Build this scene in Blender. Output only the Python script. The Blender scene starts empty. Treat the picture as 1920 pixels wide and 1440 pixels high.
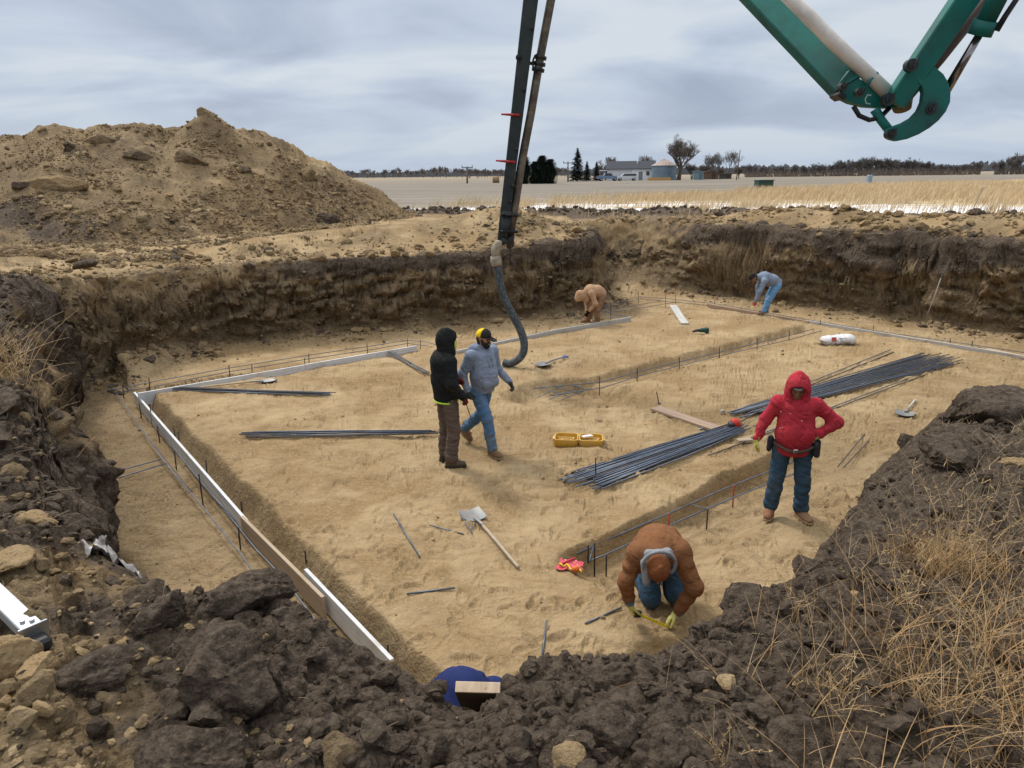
import bpy, math, random
import numpy as np
from mathutils import Vector, Matrix
C = bpy.context.scene
COL = C.collection
PI = math.pi
rad = math.radians

# ------------------------------------------------------------------ camera
FPX, HC, TH, RL = 1333.0, 3.75, rad(16.4), rad(0.6)
up0 = Vector((0, math.sin(TH), math.cos(TH)))
FW = Vector((0, math.cos(TH), -math.sin(TH)))
RT = Vector((math.cos(RL), 0, 0)) - up0 * math.sin(RL)
UPV = Vector((math.sin(RL), 0, 0)) + up0 * math.cos(RL)
CAMP = Vector((0, 0, HC))
cd = bpy.data.cameras.new('camera'); cam = bpy.data.objects.new('camera', cd); COL.objects.link(cam)
cd.sensor_width = 36; cd.lens = FPX * 36 / 1920; cd.clip_start = 0.1; cd.clip_end = 9000
m = Matrix((RT, UPV, -FW)).transposed().to_4x4(); m.translation = CAMP
cam.matrix_world = m
C.camera = cam

def ray(px, py):
    return FW + RT * ((px - 960) / FPX) + UPV * ((720 - py) / FPX)
def U(px, py, z=0.0):
    """measured point: where that sight line meets the level z"""
    d = ray(px, py); t = (z - HC) / d.z
    return Vector((d.x * t, d.y * t, z))
def DD(px, py, y):
    d = ray(px, py); t = y / d.y
    return CAMP + d * t

# ------------------------------------------------------------------ world, sun, exposure
SUN_EL, SUN_AZ = rad(48), rad(-38)       # thin overcast: soft light from beyond the heap, to the left
w = bpy.data.worlds.new('World'); C.world = w; w.use_nodes = True
nt = w.node_tree; N = nt.nodes; L = nt.links
for n in list(N): N.remove(n)
def nd(t, **k):
    n = N.new(t)
    for a, b in k.items(): setattr(n, a, b)
    return n
out = nd('ShaderNodeOutputWorld'); bg = nd('ShaderNodeBackground'); L.new(bg.outputs[0], out.inputs[0])
sky = nd('ShaderNodeTexSky', sky_type='NISHITA', sun_disc=False, sun_elevation=SUN_EL, sun_rotation=SUN_AZ)
sky.air_density = 1.0; sky.dust_density = 2.0
tc = nd('ShaderNodeTexCoord'); sep = nd('ShaderNodeSeparateXYZ'); L.new(tc.outputs['Generated'], sep.inputs[0])
def mth(op, a, b=None, c=None, clamp=False):
    n = nd('ShaderNodeMath', operation=op, use_clamp=clamp)
    for i, v in enumerate((a, b, c)):
        if v is None: continue
        if isinstance(v, (int, float)): n.inputs[i].default_value = v
        else: L.new(v, n.inputs[i])
    return n.outputs[0]
zc = mth('MAXIMUM', sep.outputs[2], 0.0)
den = mth('ADD', zc, 0.20)
cx = mth('DIVIDE', sep.outputs[0], den); cy = mth('DIVIDE', sep.outputs[1], den)
cmb = nd('ShaderNodeCombineXYZ'); L.new(cx, cmb.inputs[0]); L.new(cy, cmb.inputs[1])
def cloud(scale, sx, sy, loc, detail, rough, dist):
    mp = nd('ShaderNodeMapping'); mp.inputs['Scale'].default_value = (sx, sy, 1); mp.inputs['Location'].default_value = loc
    mp.inputs['Rotation'].default_value = (0, 0, rad(-14))
    L.new(cmb.outputs[0], mp.inputs[0])
    n = nd('ShaderNodeTexNoise'); n.inputs['Scale'].default_value = scale; n.inputs['Detail'].default_value = detail
    n.inputs['Roughness'].default_value = rough; n.inputs['Distortion'].default_value = dist
    L.new(mp.outputs[0], n.inputs['Vector']); return n.outputs['Fac']
n1 = cloud(1.35, .75, 1.0, (3.3, 1.2, 0), 7, .5, .5)
n2 = cloud(0.55, .7, 1.1, (7.1, 4.4, 2), 5, .5, .5)
nm = mth('ADD', mth('MULTIPLY', n1, .6), mth('MULTIPLY', n2, .4))
ramp = nd('ShaderNodeValToRGB'); L.new(nm, ramp.inputs[0])
cr = ramp.color_ramp
cr.elements[0].position = .38; cr.elements[0].color = (.315, .37, .485, 1)
cr.elements[1].position = .585; cr.elements[1].color = (.62, .675, .735, 1)
e = cr.elements.new(.455); e.color = (.405, .465, .585, 1)
e = cr.elements.new(.505); e.color = (.48, .55, .66, 1)
# low sky: even pale grey blue
hz = mth('POWER', mth('SUBTRACT', 1.0, zc), 16.0)
mixh = nd('ShaderNodeMix', data_type='RGBA'); L.new(mth('MULTIPLY', hz, .85), mixh.inputs[0])
L.new(ramp.outputs[0], mixh.inputs[6]); mixh.inputs[7].default_value = (.48, .57, .69, 1)
# overcast dome: brighter towards the zenith
br = mth('ADD', 1.0, mth('MULTIPLY', mth('MAXIMUM', mth('SUBTRACT', zc, .50), 0.0), 3.9))
cl = nd('ShaderNodeMix', data_type='RGBA', blend_type='MULTIPLY'); cl.inputs[0].default_value = 1
L.new(mixh.outputs[2], cl.inputs[6])
cb = nd('ShaderNodeCombineColor'); bz = mth('MAXIMUM', mth('SUBTRACT', zc, .42), 0.0); L.new(mth('ADD', br, mth('MULTIPLY', bz, .9)), cb.inputs[0]); L.new(mth('ADD', br, mth('MULTIPLY', bz, .25)), cb.inputs[1]); L.new(mth('SUBTRACT', br, mth('MULTIPLY', bz, .6)), cb.inputs[2])
L.new(cb.outputs[0], cl.inputs[7])
STR = 0.10
sc10 = nd('ShaderNodeMix', data_type='RGBA', blend_type='MULTIPLY'); sc10.inputs[0].default_value = 1
L.new(cl.outputs[2], sc10.inputs[6]); sc10.inputs[7].default_value = (1 / STR, 1 / STR, 1 / STR, 1)
mx = nd('ShaderNodeMix', data_type='RGBA'); mx.inputs[0].default_value = .93
L.new(sky.outputs[0], mx.inputs[6]); L.new(sc10.outputs[2], mx.inputs[7])
L.new(mx.outputs[2], bg.inputs[0]); bg.inputs[1].default_value = STR
sd_ = bpy.data.lights.new('sun', 'SUN'); so = bpy.data.objects.new('sun', sd_); COL.objects.link(so)
sd_.energy = 2.4; sd_.angle = rad(11); sd_.color = (1, .95, .88)
sdir = Vector((math.sin(SUN_AZ) * math.cos(SUN_EL), math.cos(SUN_AZ) * math.cos(SUN_EL), math.sin(SUN_EL)))
so.rotation_euler = sdir.to_track_quat('Z', 'Y').to_euler()
vs = C.view_settings; vs.view_transform = 'Standard'; vs.look = 'None'; vs.exposure = 0.12; vs.gamma = 1; vs.use_curve_mapping = False
C.cycles.max_bounces = 5; C.cycles.diffuse_bounces = 3; C.cycles.use_denoising = True

# ------------------------------------------------------------------ helpers
def tag(o, label=None, cat=None, group=None, kind=None):
    if label: o['label'] = label
    if cat: o['category'] = cat
    if group: o['group'] = group
    if kind: o['kind'] = kind
    return o
def nmesh(name, V, Fq, mat=None, parent=None, smooth=True, F3=None, mats=None, midx=None):
    V = np.asarray(V, np.float32); me = bpy.data.meshes.new(name)
    Fq = np.asarray(Fq, np.int32).reshape(-1, 4) if Fq is not None and len(Fq) else np.zeros((0, 4), np.int32)
    T = np.asarray(F3, np.int32).reshape(-1, 3) if F3 is not None and len(F3) else np.zeros((0, 3), np.int32)
    me.vertices.add(len(V)); me.vertices.foreach_set('co', V.ravel())
    idx = np.concatenate([Fq.ravel(), T.ravel()]); me.loops.add(len(idx)); me.loops.foreach_set('vertex_index', idx)
    nq, n3 = len(Fq), len(T)
    me.polygons.add(nq + n3)
    st = np.concatenate([np.arange(nq) * 4, nq * 4 + np.arange(n3) * 3]).astype(np.int32)
    me.polygons.foreach_set('loop_start', st)
    if mats:
        for mm in mats: me.materials.append(mm)
        me.polygons.foreach_set('material_index', np.asarray(midx, np.int32))
    elif mat: me.materials.append(mat)
    me.polygons.foreach_set('use_smooth', np.full(nq + n3, bool(smooth)))
    me.update(calc_edges=True)
    o = bpy.data.objects.new(name, me); COL.objects.link(o)
    if parent: o.parent = parent
    return o
def empty(name, loc=(0, 0, 0), rz=0.0, **k):
    o = bpy.data.objects.new(name, None); COL.objects.link(o); o.location = loc; o.rotation_euler = (0, 0, rz)
    tag(o, **k); return o

class MB:
    """collects shapes into one mesh"""
    def __init__(s): s.V = []; s.F = []; s.T = []; s.n = 0
    def add(s, V, F, T=None):
        V = np.asarray(V, float); s.V.append(V)
        if F is not None and len(F): s.F.append(np.asarray(F) + s.n)
        if T is not None and len(T): s.T.append(np.asarray(T) + s.n)
        s.n += len(V)
    def box(s, c, d, R=None, bev=0.0):
        """box centre c, size d, optional 3x3 rotation, small chamfer"""
        hx, hy, hz = d[0] / 2, d[1] / 2, d[2] / 2
        b = min(bev, hx * .9, hy * .9, hz * .9)
        if b <= 0:
            V = np.array([(x, y, z) for z in (-hz, hz) for y in (-hy, hy) for x in (-hx, hx)])
            F = [(0, 2, 3, 1), (4, 5, 7, 6), (0, 1, 5, 4), (2, 6, 7, 3), (0, 4, 6, 2), (1, 3, 7, 5)]; T = None
        else:
            V = []; I = {}
            for sx in (-1, 1):
                for sy in (-1, 1):
                    for sz in (-1, 1):
                        I[sx, sy, sz] = len(V)
                        V += [(sx * hx, sy * (hy - b), sz * (hz - b)), (sx * (hx - b), sy * hy, sz * (hz - b)), (sx * (hx - b), sy * (hy - b), sz * hz)]
            F = []; T = []
            for a in range(3):
                for sg in (-1, 1):
                    o1, o2 = [q for q in range(3) if q != a]
                    q = []
                    for (u, v) in ((-1, -1), (1, -1), (1, 1), (-1, 1)):
                        k = [0, 0, 0]; k[a] = sg; k[o1] = u; k[o2] = v; q.append(I[tuple(k)] + a)
                    fl = (sg > 0) ^ (a == 1)
                    F.append(q if fl else q[::-1])
            for a in range(3):
                o1, o2 = [q for q in range(3) if q != a]
                for u in (-1, 1):
                    for v in (-1, 1):
                        k0 = [0, 0, 0]; k0[a] = -1; k0[o1] = u; k0[o2] = v; k1 = list(k0); k1[a] = 1
                        A, B = I[tuple(k0)], I[tuple(k1)]
                        q = [A + o1, B + o1, B + o2, A + o2]
                        P = [np.array(V[i]) for i in q]
                        nn = np.cross(P[1] - P[0], P[2] - P[0])
                        if np.dot(nn, P[0]) < 0: q = q[::-1]
                        F.append(q)
            for k, i in I.items():
                q = [i, i + 1, i + 2]; P = [np.array(V[j]) for j in q]
                if np.dot(np.cross(P[1] - P[0], P[2] - P[0]), P[0]) < 0: q = q[::-1]
                T.append(q)
            V = np.array(V)
        if R is not None: V = V @ np.asarray(R).T
        s.add(V + np.asarray(c), F, T); return s
    def tube(s, P, r, n=8, cap=True, flat=1.0):
        """swept tube along points P with radius r (number or list)"""
        P = [np.asarray(p, float) for p in P]; m_ = len(P)
        r = [r] * m_ if isinstance(r, (int, float)) else list(r)
        Tn = [P[min(i + 1, m_ - 1)] - P[max(i - 1, 0)] for i in range(m_)]
        Tn = [t / (np.linalg.norm(t) + 1e-9) for t in Tn]
        a = np.array((0, 0, 1.)) if abs(Tn[0][2]) < .9 else np.array((1., 0, 0))
        u = np.cross(Tn[0], a); u /= np.linalg.norm(u)
        V = []
        for i in range(m_):
            u = u - Tn[i] * np.dot(u, Tn[i]); u /= (np.linalg.norm(u) + 1e-9); v = np.cross(Tn[i], u)
            for k in range(n):
                an = 2 * PI * k / n
                V.append(P[i] + r[i] * (math.cos(an) * u + flat * math.sin(an) * v))
        F = [(i * n + k, i * n + (k + 1) % n, (i + 1) * n + (k + 1) % n, (i + 1) * n + k) for i in range(m_ - 1) for k in range(n)]
        T = []
        if cap:
            V += [P[0], P[-1]]; a0, a1 = m_ * n, m_ * n + 1
            T = [(a0, (k + 1) % n, k) for k in range(n)] + [(a1, (m_ - 1) * n + k, (m_ - 1) * n + (k + 1) % n) for k in range(n)]
        s.add(V, F, T); return s
    def prism(s, pts, axis_o, ux, uy, un, th):
        """outline pts (2D) placed at origin axis_o with axes ux, uy, extruded along un by th (centred)"""
        pts = list(pts); n = len(pts); o, ux, uy, un = [np.asarray(q, float) for q in (axis_o, ux, uy, un)]
        ar = sum(pts[i][0] * pts[(i + 1) % n][1] - pts[(i + 1) % n][0] * pts[i][1] for i in range(n))
        if (ar > 0) != (np.dot(np.cross(ux, uy), un) > 0): pts = pts[::-1]
        from mathutils.geometry import tessellate_polygon
        V = [o + ux * p[0] + uy * p[1] + un * th / 2 for p in pts] + [o + ux * p[0] + uy * p[1] - un * th / 2 for p in pts]
        tri = tessellate_polygon([[Vector((p[0], p[1], 0)) for p in pts]])
        T = []
        for t in tri:
            a, b, c = t
            A, B, Cc = [np.array(V[q]) for q in t]
            if np.dot(np.cross(B - A, Cc - A), un) < 0: a, b, c = c, b, a
            T += [(a, b, c), (c + n, b + n, a + n)]
        F = [(i, i + n, (i + 1) % n + n, (i + 1) % n) for i in range(n)]
        s.add(V, F, T); return s
    def build(s, name, mat=None, parent=None, smooth=False, loc=None):
        V = np.concatenate(s.V)
        if loc is not None: V = V - np.asarray(loc)
        o = nmesh(name, V, np.concatenate(s.F) if s.F else None, mat, parent, smooth, np.concatenate(s.T) if s.T else None)
        if loc is not None: o.location = loc
        return o
def smooth_angle(o, deg=40):
    me = o.data
    me.polygons.foreach_set('use_smooth', np.ones(len(me.polygons), bool))
    me.set_sharp_from_angle(angle=rad(deg)); return o

# ------------------------------------------------------------------ noise tiles
RNG = np.random.default_rng(7)
def perlin_tile(n, c, seed):
    g = np.random.default_rng(seed).uniform(0, 2 * PI, (c, c)); gx, gy = np.cos(g), np.sin(g)
    t = np.arange(n) * c / n; i = t.astype(int); f = t - i; j = (i + 1) % c
    fx, fy = f[None, :], f[:, None]; u = fx ** 3 * (fx * (fx * 6 - 15) + 10); v = fy ** 3 * (fy * (fy * 6 - 15) + 10)
    def G(a, b, dx, dy): return gx[np.ix_(b, a)] * dx + gy[np.ix_(b, a)] * dy
    a = G(i, i, fx, fy); b = G(j, i, fx - 1, fy); c_ = G(i, j, fx, fy - 1); d = G(j, j, fx - 1, fy - 1)
    return ((a * (1 - u) + b * u) * (1 - v) + (c_ * (1 - u) + d * u) * v).astype(np.float32) * 1.5
def clod_tile(n, c, seed, fill=.8):
    r_ = np.random.default_rng(seed)
    jx, jy = r_.uniform(.1, .9, (2, c, c)); R = r_.uniform(.3, .85, (c, c)) * (r_.random((c, c)) < fill); el = r_.uniform(.6, 1, (c, c)); an = r_.uniform(0, PI, (c, c))
    t = np.arange(n) * c / n; i = t.astype(int); X, Y = np.meshgrid(t, t); I, J = np.meshgrid(i, i)
    H = np.zeros((n, n), np.float32); idr = np.zeros((n, n), np.float32)
    for a in (-1, 0, 1):
        for b in (-1, 0, 1):
            ci, cj = (I + a) % c, (J + b) % c
            dx = X - (I + a + jx[cj, ci]); dy = Y - (J + b + jy[cj, ci]); q = an[cj, ci]; r = R[cj, ci] + 1e-4; e_ = el[cj, ci]
            du = dx * np.cos(q) + dy * np.sin(q); dv = (-dx * np.sin(q) + dy * np.cos(q)) / e_
            d = (np.abs(du) ** 2.6 + np.abs(dv) ** 2.6) ** (1 / 2.6) / r
            h = r * np.sqrt(np.maximum(0, 1 - d ** 2.4)) * .9
            H = np.maximum(H, h)
    return H.astype(np.float32)
TP = [perlin_tile(1024, 64, s_) for s_ in (1, 2, 3)]
TCL = [clod_tile(1024, 40, 5), clod_tile(1024, 40, 6, .55)]
def samp(T, cells, x, y, scale, k=0):
    n = T.shape[0]; a = .7 + 1.9 * k; c_, s_ = math.cos(a), math.sin(a)
    u = ((x * c_ - y * s_) / scale + 13.7 * k) * (n / cells); v = ((x * s_ + y * c_) / scale + 5.3 * k) * (n / cells)
    iu = np.floor(u).astype(np.int64); iv = np.floor(v).astype(np.int64); fu = (u - iu).astype(np.float32); fv = (v - iv).astype(np.float32)
    i0, i1, j0, j1 = iu % n, (iu + 1) % n, iv % n, (iv + 1) % n
    return (T[j0, i0] * (1 - fu) + T[j0, i1] * fu) * (1 - fv) + (T[j1, i0] * (1 - fu) + T[j1, i1] * fu) * fv
def PN(x, y, scale, k=0): return samp(TP[k % 3], 64, x, y, scale, k)
def CN(x, y, scale, k=0): return samp(TCL[k % 2], 40, x, y, scale, k)
def foot_tile(n=1024, size=9.0, cnt=520, seed=3):
    """boot prints and scrapes pressed into the clay, one tile of 9 m"""
    r_ = np.random.default_rng(seed); H = np.zeros((n, n), np.float32); px = n / size; k = int(.26 * px)
    yy, xx = np.mgrid[-k:k + 1, -k:k + 1] / px
    for _ in range(cnt):
        a = r_.uniform(0, 2 * PI); c, s = math.cos(a), math.sin(a); u = xx * c + yy * s; v = -xx * s + yy * c
        if r_.random() < .75:
            d = np.minimum(np.hypot(u / .085, v / .045), np.hypot((u + .10) / .05, v / .036)); p = -.020 * np.clip(1.25 - d, 0, 1) * (1 + .3 * np.sin(u * 260)) + .010 * np.exp(-((d - 1.35) / .22) ** 2)
        else:
            l_ = r_.uniform(.12, .22); d = np.abs(v) / r_.uniform(.012, .03); p = (-.018 * np.clip(1 - d, 0, 1) + .009 * np.exp(-((d - 1.5) / .4) ** 2)) * (np.abs(u) < l_) * (1 - (u / l_) ** 2)
        i, j = r_.integers(0, n, 2); I = (np.arange(-k, k + 1) + i) % n; J = (np.arange(-k, k + 1) + j) % n; H[np.ix_(I, J)] += p
    return H
TFT = foot_tile()
def fbm(x, y, scale, o=3, k=0, g=.5):
    s_ = 0; a = 1.
    for i in range(o): s_ = s_ + a * PN(x, y, scale / 2 ** i, k + i); a *= g
    return s_
def ss(a, b, x):
    t = np.clip((x - a) / (b - a), 0, 1); return t * t * (3 - 2 * t)
# ------------------------------------------------------------------ materials
def pmat(name):
    m = bpy.data.materials.new(name); m.use_nodes = True
    return m, m.node_tree.nodes, m.node_tree.links, m.node_tree.nodes['Principled BSDF']
def mixc(N, L, f, a, b, mode='MIX'):
    n = N.new('ShaderNodeMix'); n.data_type = 'RGBA'; n.blend_type = mode
    if isinstance(f, (int, float)): n.inputs[0].default_value = f
    else: L.new(f, n.inputs[0])
    for i, v in ((6, a), (7, b)):
        if isinstance(v, (tuple, list)): n.inputs[i].default_value = (*v[:3], 1)
        else: L.new(v, n.inputs[i])
    return n.outputs[2]
def noise(N, L, vec, scale, detail=4, rough=.55, dist=0.0):
    n = N.new('ShaderNodeTexNoise'); n.inputs['Scale'].default_value = scale; n.inputs['Detail'].default_value = detail
    n.inputs['Roughness'].default_value = rough; n.inputs['Distortion'].default_value = dist
    if vec is not None: L.new(vec, n.inputs['Vector'])
    return n.outputs['Fac']
def rng(N, L, v, a, b, c=0.0, d=1.0):
    n = N.new('ShaderNodeMapRange'); n.inputs[1].default_value = a; n.inputs[2].default_value = b; n.inputs[3].default_value = c; n.inputs[4].default_value = d
    L.new(v, n.inputs[0]); return n.outputs[0]
def math2(N, L, op, a, b=None, clamp=False):
    n = N.new('ShaderNodeMath'); n.operation = op; n.use_clamp = clamp
    for i, v in enumerate((a, b)):
        if v is None: continue
        if isinstance(v, (int, float)): n.inputs[i].default_value = v
        else: L.new(v, n.inputs[i])
    return n.outputs[0]
def bump(N, L, h, strength, dist, normal=None):
    n = N.new('ShaderNodeBump'); n.inputs['Strength'].default_value = strength; n.inputs['Distance'].default_value = dist
    L.new(h, n.inputs['Height'])
    if normal is not None: L.new(normal, n.inputs['Normal'])
    return n.outputs[0]
def objvec(N): return N.new('ShaderNodeTexCoord').outputs['Object']

def simple(name, col, rough=.6, metal=0.0, var=.12, scale=12, bmp=0.0, bscale=40, dirt=None, dirtscale=3, dirtamt=.5, spec=.4):
    """painted / plain material with slight unevenness, bump and optional dirt patches"""
    m, N, L, b = pmat(name); v = objvec(N)
    n = noise(N, L, v, scale, 5); c = mixc(N, L, rng(N, L, n, .3, .7), tuple(x * (1 - var) for x in col), tuple(min(1, x * (1 + var)) for x in col))
    if dirt:
        f = rng(N, L, noise(N, L, v, dirtscale, 6, .65), .45, .68, 0, dirtamt); c = mixc(N, L, f, c, dirt)
    L.new(c, b.inputs['Base Color']); b.inputs['Metallic'].default_value = metal; b.inputs['Specular IOR Level'].default_value = spec
    r = rng(N, L, n, .3, .7, max(.05, rough - .08), min(1, rough + .08)); L.new(r, b.inputs['Roughness'])
    if bmp: L.new(bump(N, L, noise(N, L, v, bscale, 4), .5, bmp), b.inputs['Normal'])
    return m

def soil_mat(name, clay=True):
    m, N, L, b = pmat(name); v = objvec(N)
    a = N.new('ShaderNodeAttribute'); a.attribute_name = 'soil'; sepa = N.new('ShaderNodeSeparateColor'); L.new(a.outputs['Color'], sepa.inputs[0])
    dark, rough_, brown = sepa.outputs[0], sepa.outputs[1], sepa.outputs[2]
    nb = noise(N, L, v, .55, 6, .6, .3); nm_ = noise(N, L, v, 3.2, 6, .62); nf = noise(N, L, v, 22, 5, .65); nff = noise(N, L, v, 90, 3, .6)
    c = mixc(N, L, rng(N, L, nb, .40, .60), (.298, .200, .100), (.428, .312, .176))
    c = mixc(N, L, rng(N, L, nm_, .5, .68, 0, .65), c, (.265, .175, .082))
    c = mixc(N, L, rng(N, L, nf, .50, .66, 0, .62), c, (.45, .34, .20))
    c = mixc(N, L, rng(N, L, nff, .53, .68, 0, .5), c, (.20, .132, .063))
    mps = N.new('ShaderNodeMapping'); mps.inputs['Scale'].default_value = (1, 3.2, 1); mps.inputs['Rotation'].default_value = (0, 0, rad(12)); L.new(v, mps.inputs[0])
    c = mixc(N, L, rng(N, L, noise(N, L, mps.outputs[0], 2.2, 7, .7, .8), .50, .64, 0, .5), c, (.21, .135, .063)); c = mixc(N, L, rng(N, L, noise(N, L, v, 1.1, 7, .65, .5), .5, .66, 0, .55), c, (.485, .365, .215))
    # browner, damp subsoil
    bn = math2(N, L, 'ADD', brown, math2(N, L, 'MULTIPLY', math2(N, L, 'SUBTRACT', nm_, .5), 1.1), True)
    br_ = mixc(N, L, rng(N, L, nf, .35, .7), (.165, .117, .068), (.315, .232, .140))
    c = mixc(N, L, bn, c, br_)
    dk = mixc(N, L, rng(N, L, nf, .35, .7), (.064, .046, .033), (.200, .152, .111))
    dk = mixc(N, L, rng(N, L, nff, .55, .8, 0, .5), dk, (.27, .225, .185))
    df = math2(N, L, 'ADD', dark, math2(N, L, 'MULTIPLY', math2(N, L, 'SUBTRACT', nm_, .5), .9))
    df = math2(N, L, 'ADD', df, math2(N, L, 'MULTIPLY', math2(N, L, 'SUBTRACT', nf, .5), .5))
    df = rng(N, L, df, .35, .62); 
    c = mixc(N, L, df, c, dk)
    L.new(c, b.inputs['Base Color']); b.inputs['Roughness'].default_value = .95; b.inputs['Specular IOR Level'].default_value = .15
    nlow = noise(N, L, v, 4.2, 9, .68, .4); v1 = N.new('ShaderNodeTexVoronoi'); v1.inputs['Scale'].default_value = 34; L.new(v, v1.inputs['Vector'])
    v2 = N.new('ShaderNodeTexVoronoi'); v2.inputs['Scale'].default_value = 90; L.new(v, v2.inputs['Vector'])
    h = math2(N, L, 'ADD', math2(N, L, 'MULTIPLY', noise(N, L, v, 14, 8, .7), 1.6), math2(N, L, 'MULTIPLY', v1.outputs['Distance'], -.35))
    h = math2(N, L, 'ADD', h, math2(N, L, 'MULTIPLY', v2.outputs['Distance'], -.2))
    h = math2(N, L, 'ADD', h, math2(N, L, 'MULTIPLY', nlow, math2(N, L, 'ADD', math2(N, L, 'MULTIPLY', brown, 3.6), .9)))
    h = math2(N, L, 'MULTIPLY', h, rng(N, L, math2(N, L, 'ADD', dark, brown), .05, .5, .42, 1.0))
    L.new(bump(N, L, h, 1.0, .042), b.inputs['Normal'])
    return m
SOIL = soil_mat('soil')

# ------------------------------------------------------------------ terrain shape
PIT = np.array([(-8.9, 13.3), (-9.0, 15.0), (-8.1, 17.2), (-7.3, 17.9), (-2.4, 19.85), (0.2, 20.9), (1.6, 21.4), (2.35, 21.6), (2.55, 22.8), (2.6, 26.0), (3.2, 27.6), (5.0, 27.2), (6.4, 25.3),
                (8.8, 22.3), (10.5, 20.25), (10.95, 20.35), (11.95, 19.15), (11.65, 18.8), (12.9, 17.4), (14.6, 15.0), (12.9, 12.9), (8.5, 8.9), (5.7, 6.4), (4.75, 5.8), (4.1, 6.3), (3.55, 6.0), (3.0, 5.35), (2.25, 4.5), (1.75, 3.95), (1.1, 3.2), (.5, 2.86), (.1, 2.80), (-.2, 2.76), (-.5, 2.84),
                (-1.0, 3.06), (-1.65, 3.45), (-2.55, 4.12), (-3.6, 5.35), (-4.68, 6.95), (-5.85, 8.5), (-7.95, 11.3)], float)
def poly_sd(P, x, y):
    """signed distance (outside positive) to the pit outline and arc length of the nearest point"""
    n = len(P); best = np.full(x.shape, 1e9); arc = np.zeros(x.shape); nx = np.zeros(x.shape); ny = np.zeros(x.shape); ins = np.zeros(x.shape, bool); cum = 0.
    for i in range(n):
        a, b = P[i], P[(i + 1) % n]; e = b - a; Ln = math.hypot(*e)
        dx, dy = x - a[0], y - a[1]; t = np.clip((dx * e[0] + dy * e[1]) / Ln ** 2, 0, 1)
        qx, qy = dx - t * e[0], dy - t * e[1]; d = qx * qx + qy * qy; k = d < best
        best = np.where(k, d, best); arc = np.where(k, cum + t * Ln, arc); nx = np.where(k, qx, nx); ny = np.where(k, qy, ny)
        c = ((a[1] > y) != (b[1] > y)) & (x < (b[0] - a[0]) * (y - a[1]) / (b[1] - a[1] + 1e-12) + a[0]); ins ^= c; cum += Ln
    d = np.sqrt(best); sg = np.where(ins, -1., 1.); return d * sg, arc, nx / (d + 1e-6) * sg, ny / (d + 1e-6) * sg
def side(x, y, a, b):
    """distance to the left of line a->b"""
    e = np.array(b) - np.array(a); e = e / math.hypot(*e); return e[0] * (y - a[1]) - e[1] * (x - a[0])
def along(x, y, a, b):
    e = np.array(b) - np.array(a); l = math.hypot(*e); e = e / l; return e[0] * (x - a[0]) + e[1] * (y - a[1]), l
# spoil heap outline measured against the sky: pixel, distance of the ridge
RIDGE = [(-700, 330, 27), (-350, 285, 26), (-120, 268, 26), (0, 262, 26.5), (45, 258, 26.7), (70, 243, 26.8), (110, 237, 27), (125, 239, 27), (160, 249, 27.2), (190, 241, 27.3), (240, 239, 27.5), (275, 243, 27.6), (305, 251, 27.7), (345, 249, 27.8), (365, 240, 28), (400, 236, 28.2),
         (420, 241, 28.4), (460, 254, 28.8), (520, 270, 29.2), (560, 290, 29.6), (575, 305, 29.8), (610, 317, 30), (640, 336, 30.4), (700, 366, 31), (750, 401, 31.6), (775, 412, 32)]
RN = []
for px_, py_, yy in RIDGE:
    p = DD(px_, py_, yy); RN.append((math.atan2(p.x, p.y), math.hypot(p.x, p.y), p.z + (.12 if px_ < 430 else .30)))
RN = np.array(RN)
BN = np.array([(math.atan2(p.x, p.y), math.hypot(p.x, p.y)) for p in [U(-500, 500, 2.0), U(-200, 480, 2.0), U(0, 470, 1.95), U(150, 468, 1.95), U(300, 458, 1.95), U(450, 445, 1.95), U(600, 428, 1.98), U(700, 420, 2.0), U(755, 412, 2.0), U(776, 409, 2.0)]])
GL = U(1200, 372, 2.05), U(1900, 338, 2.05)      # prairie grass / stubble boundary
PK = DD(393, 236, 27.6)
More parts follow.
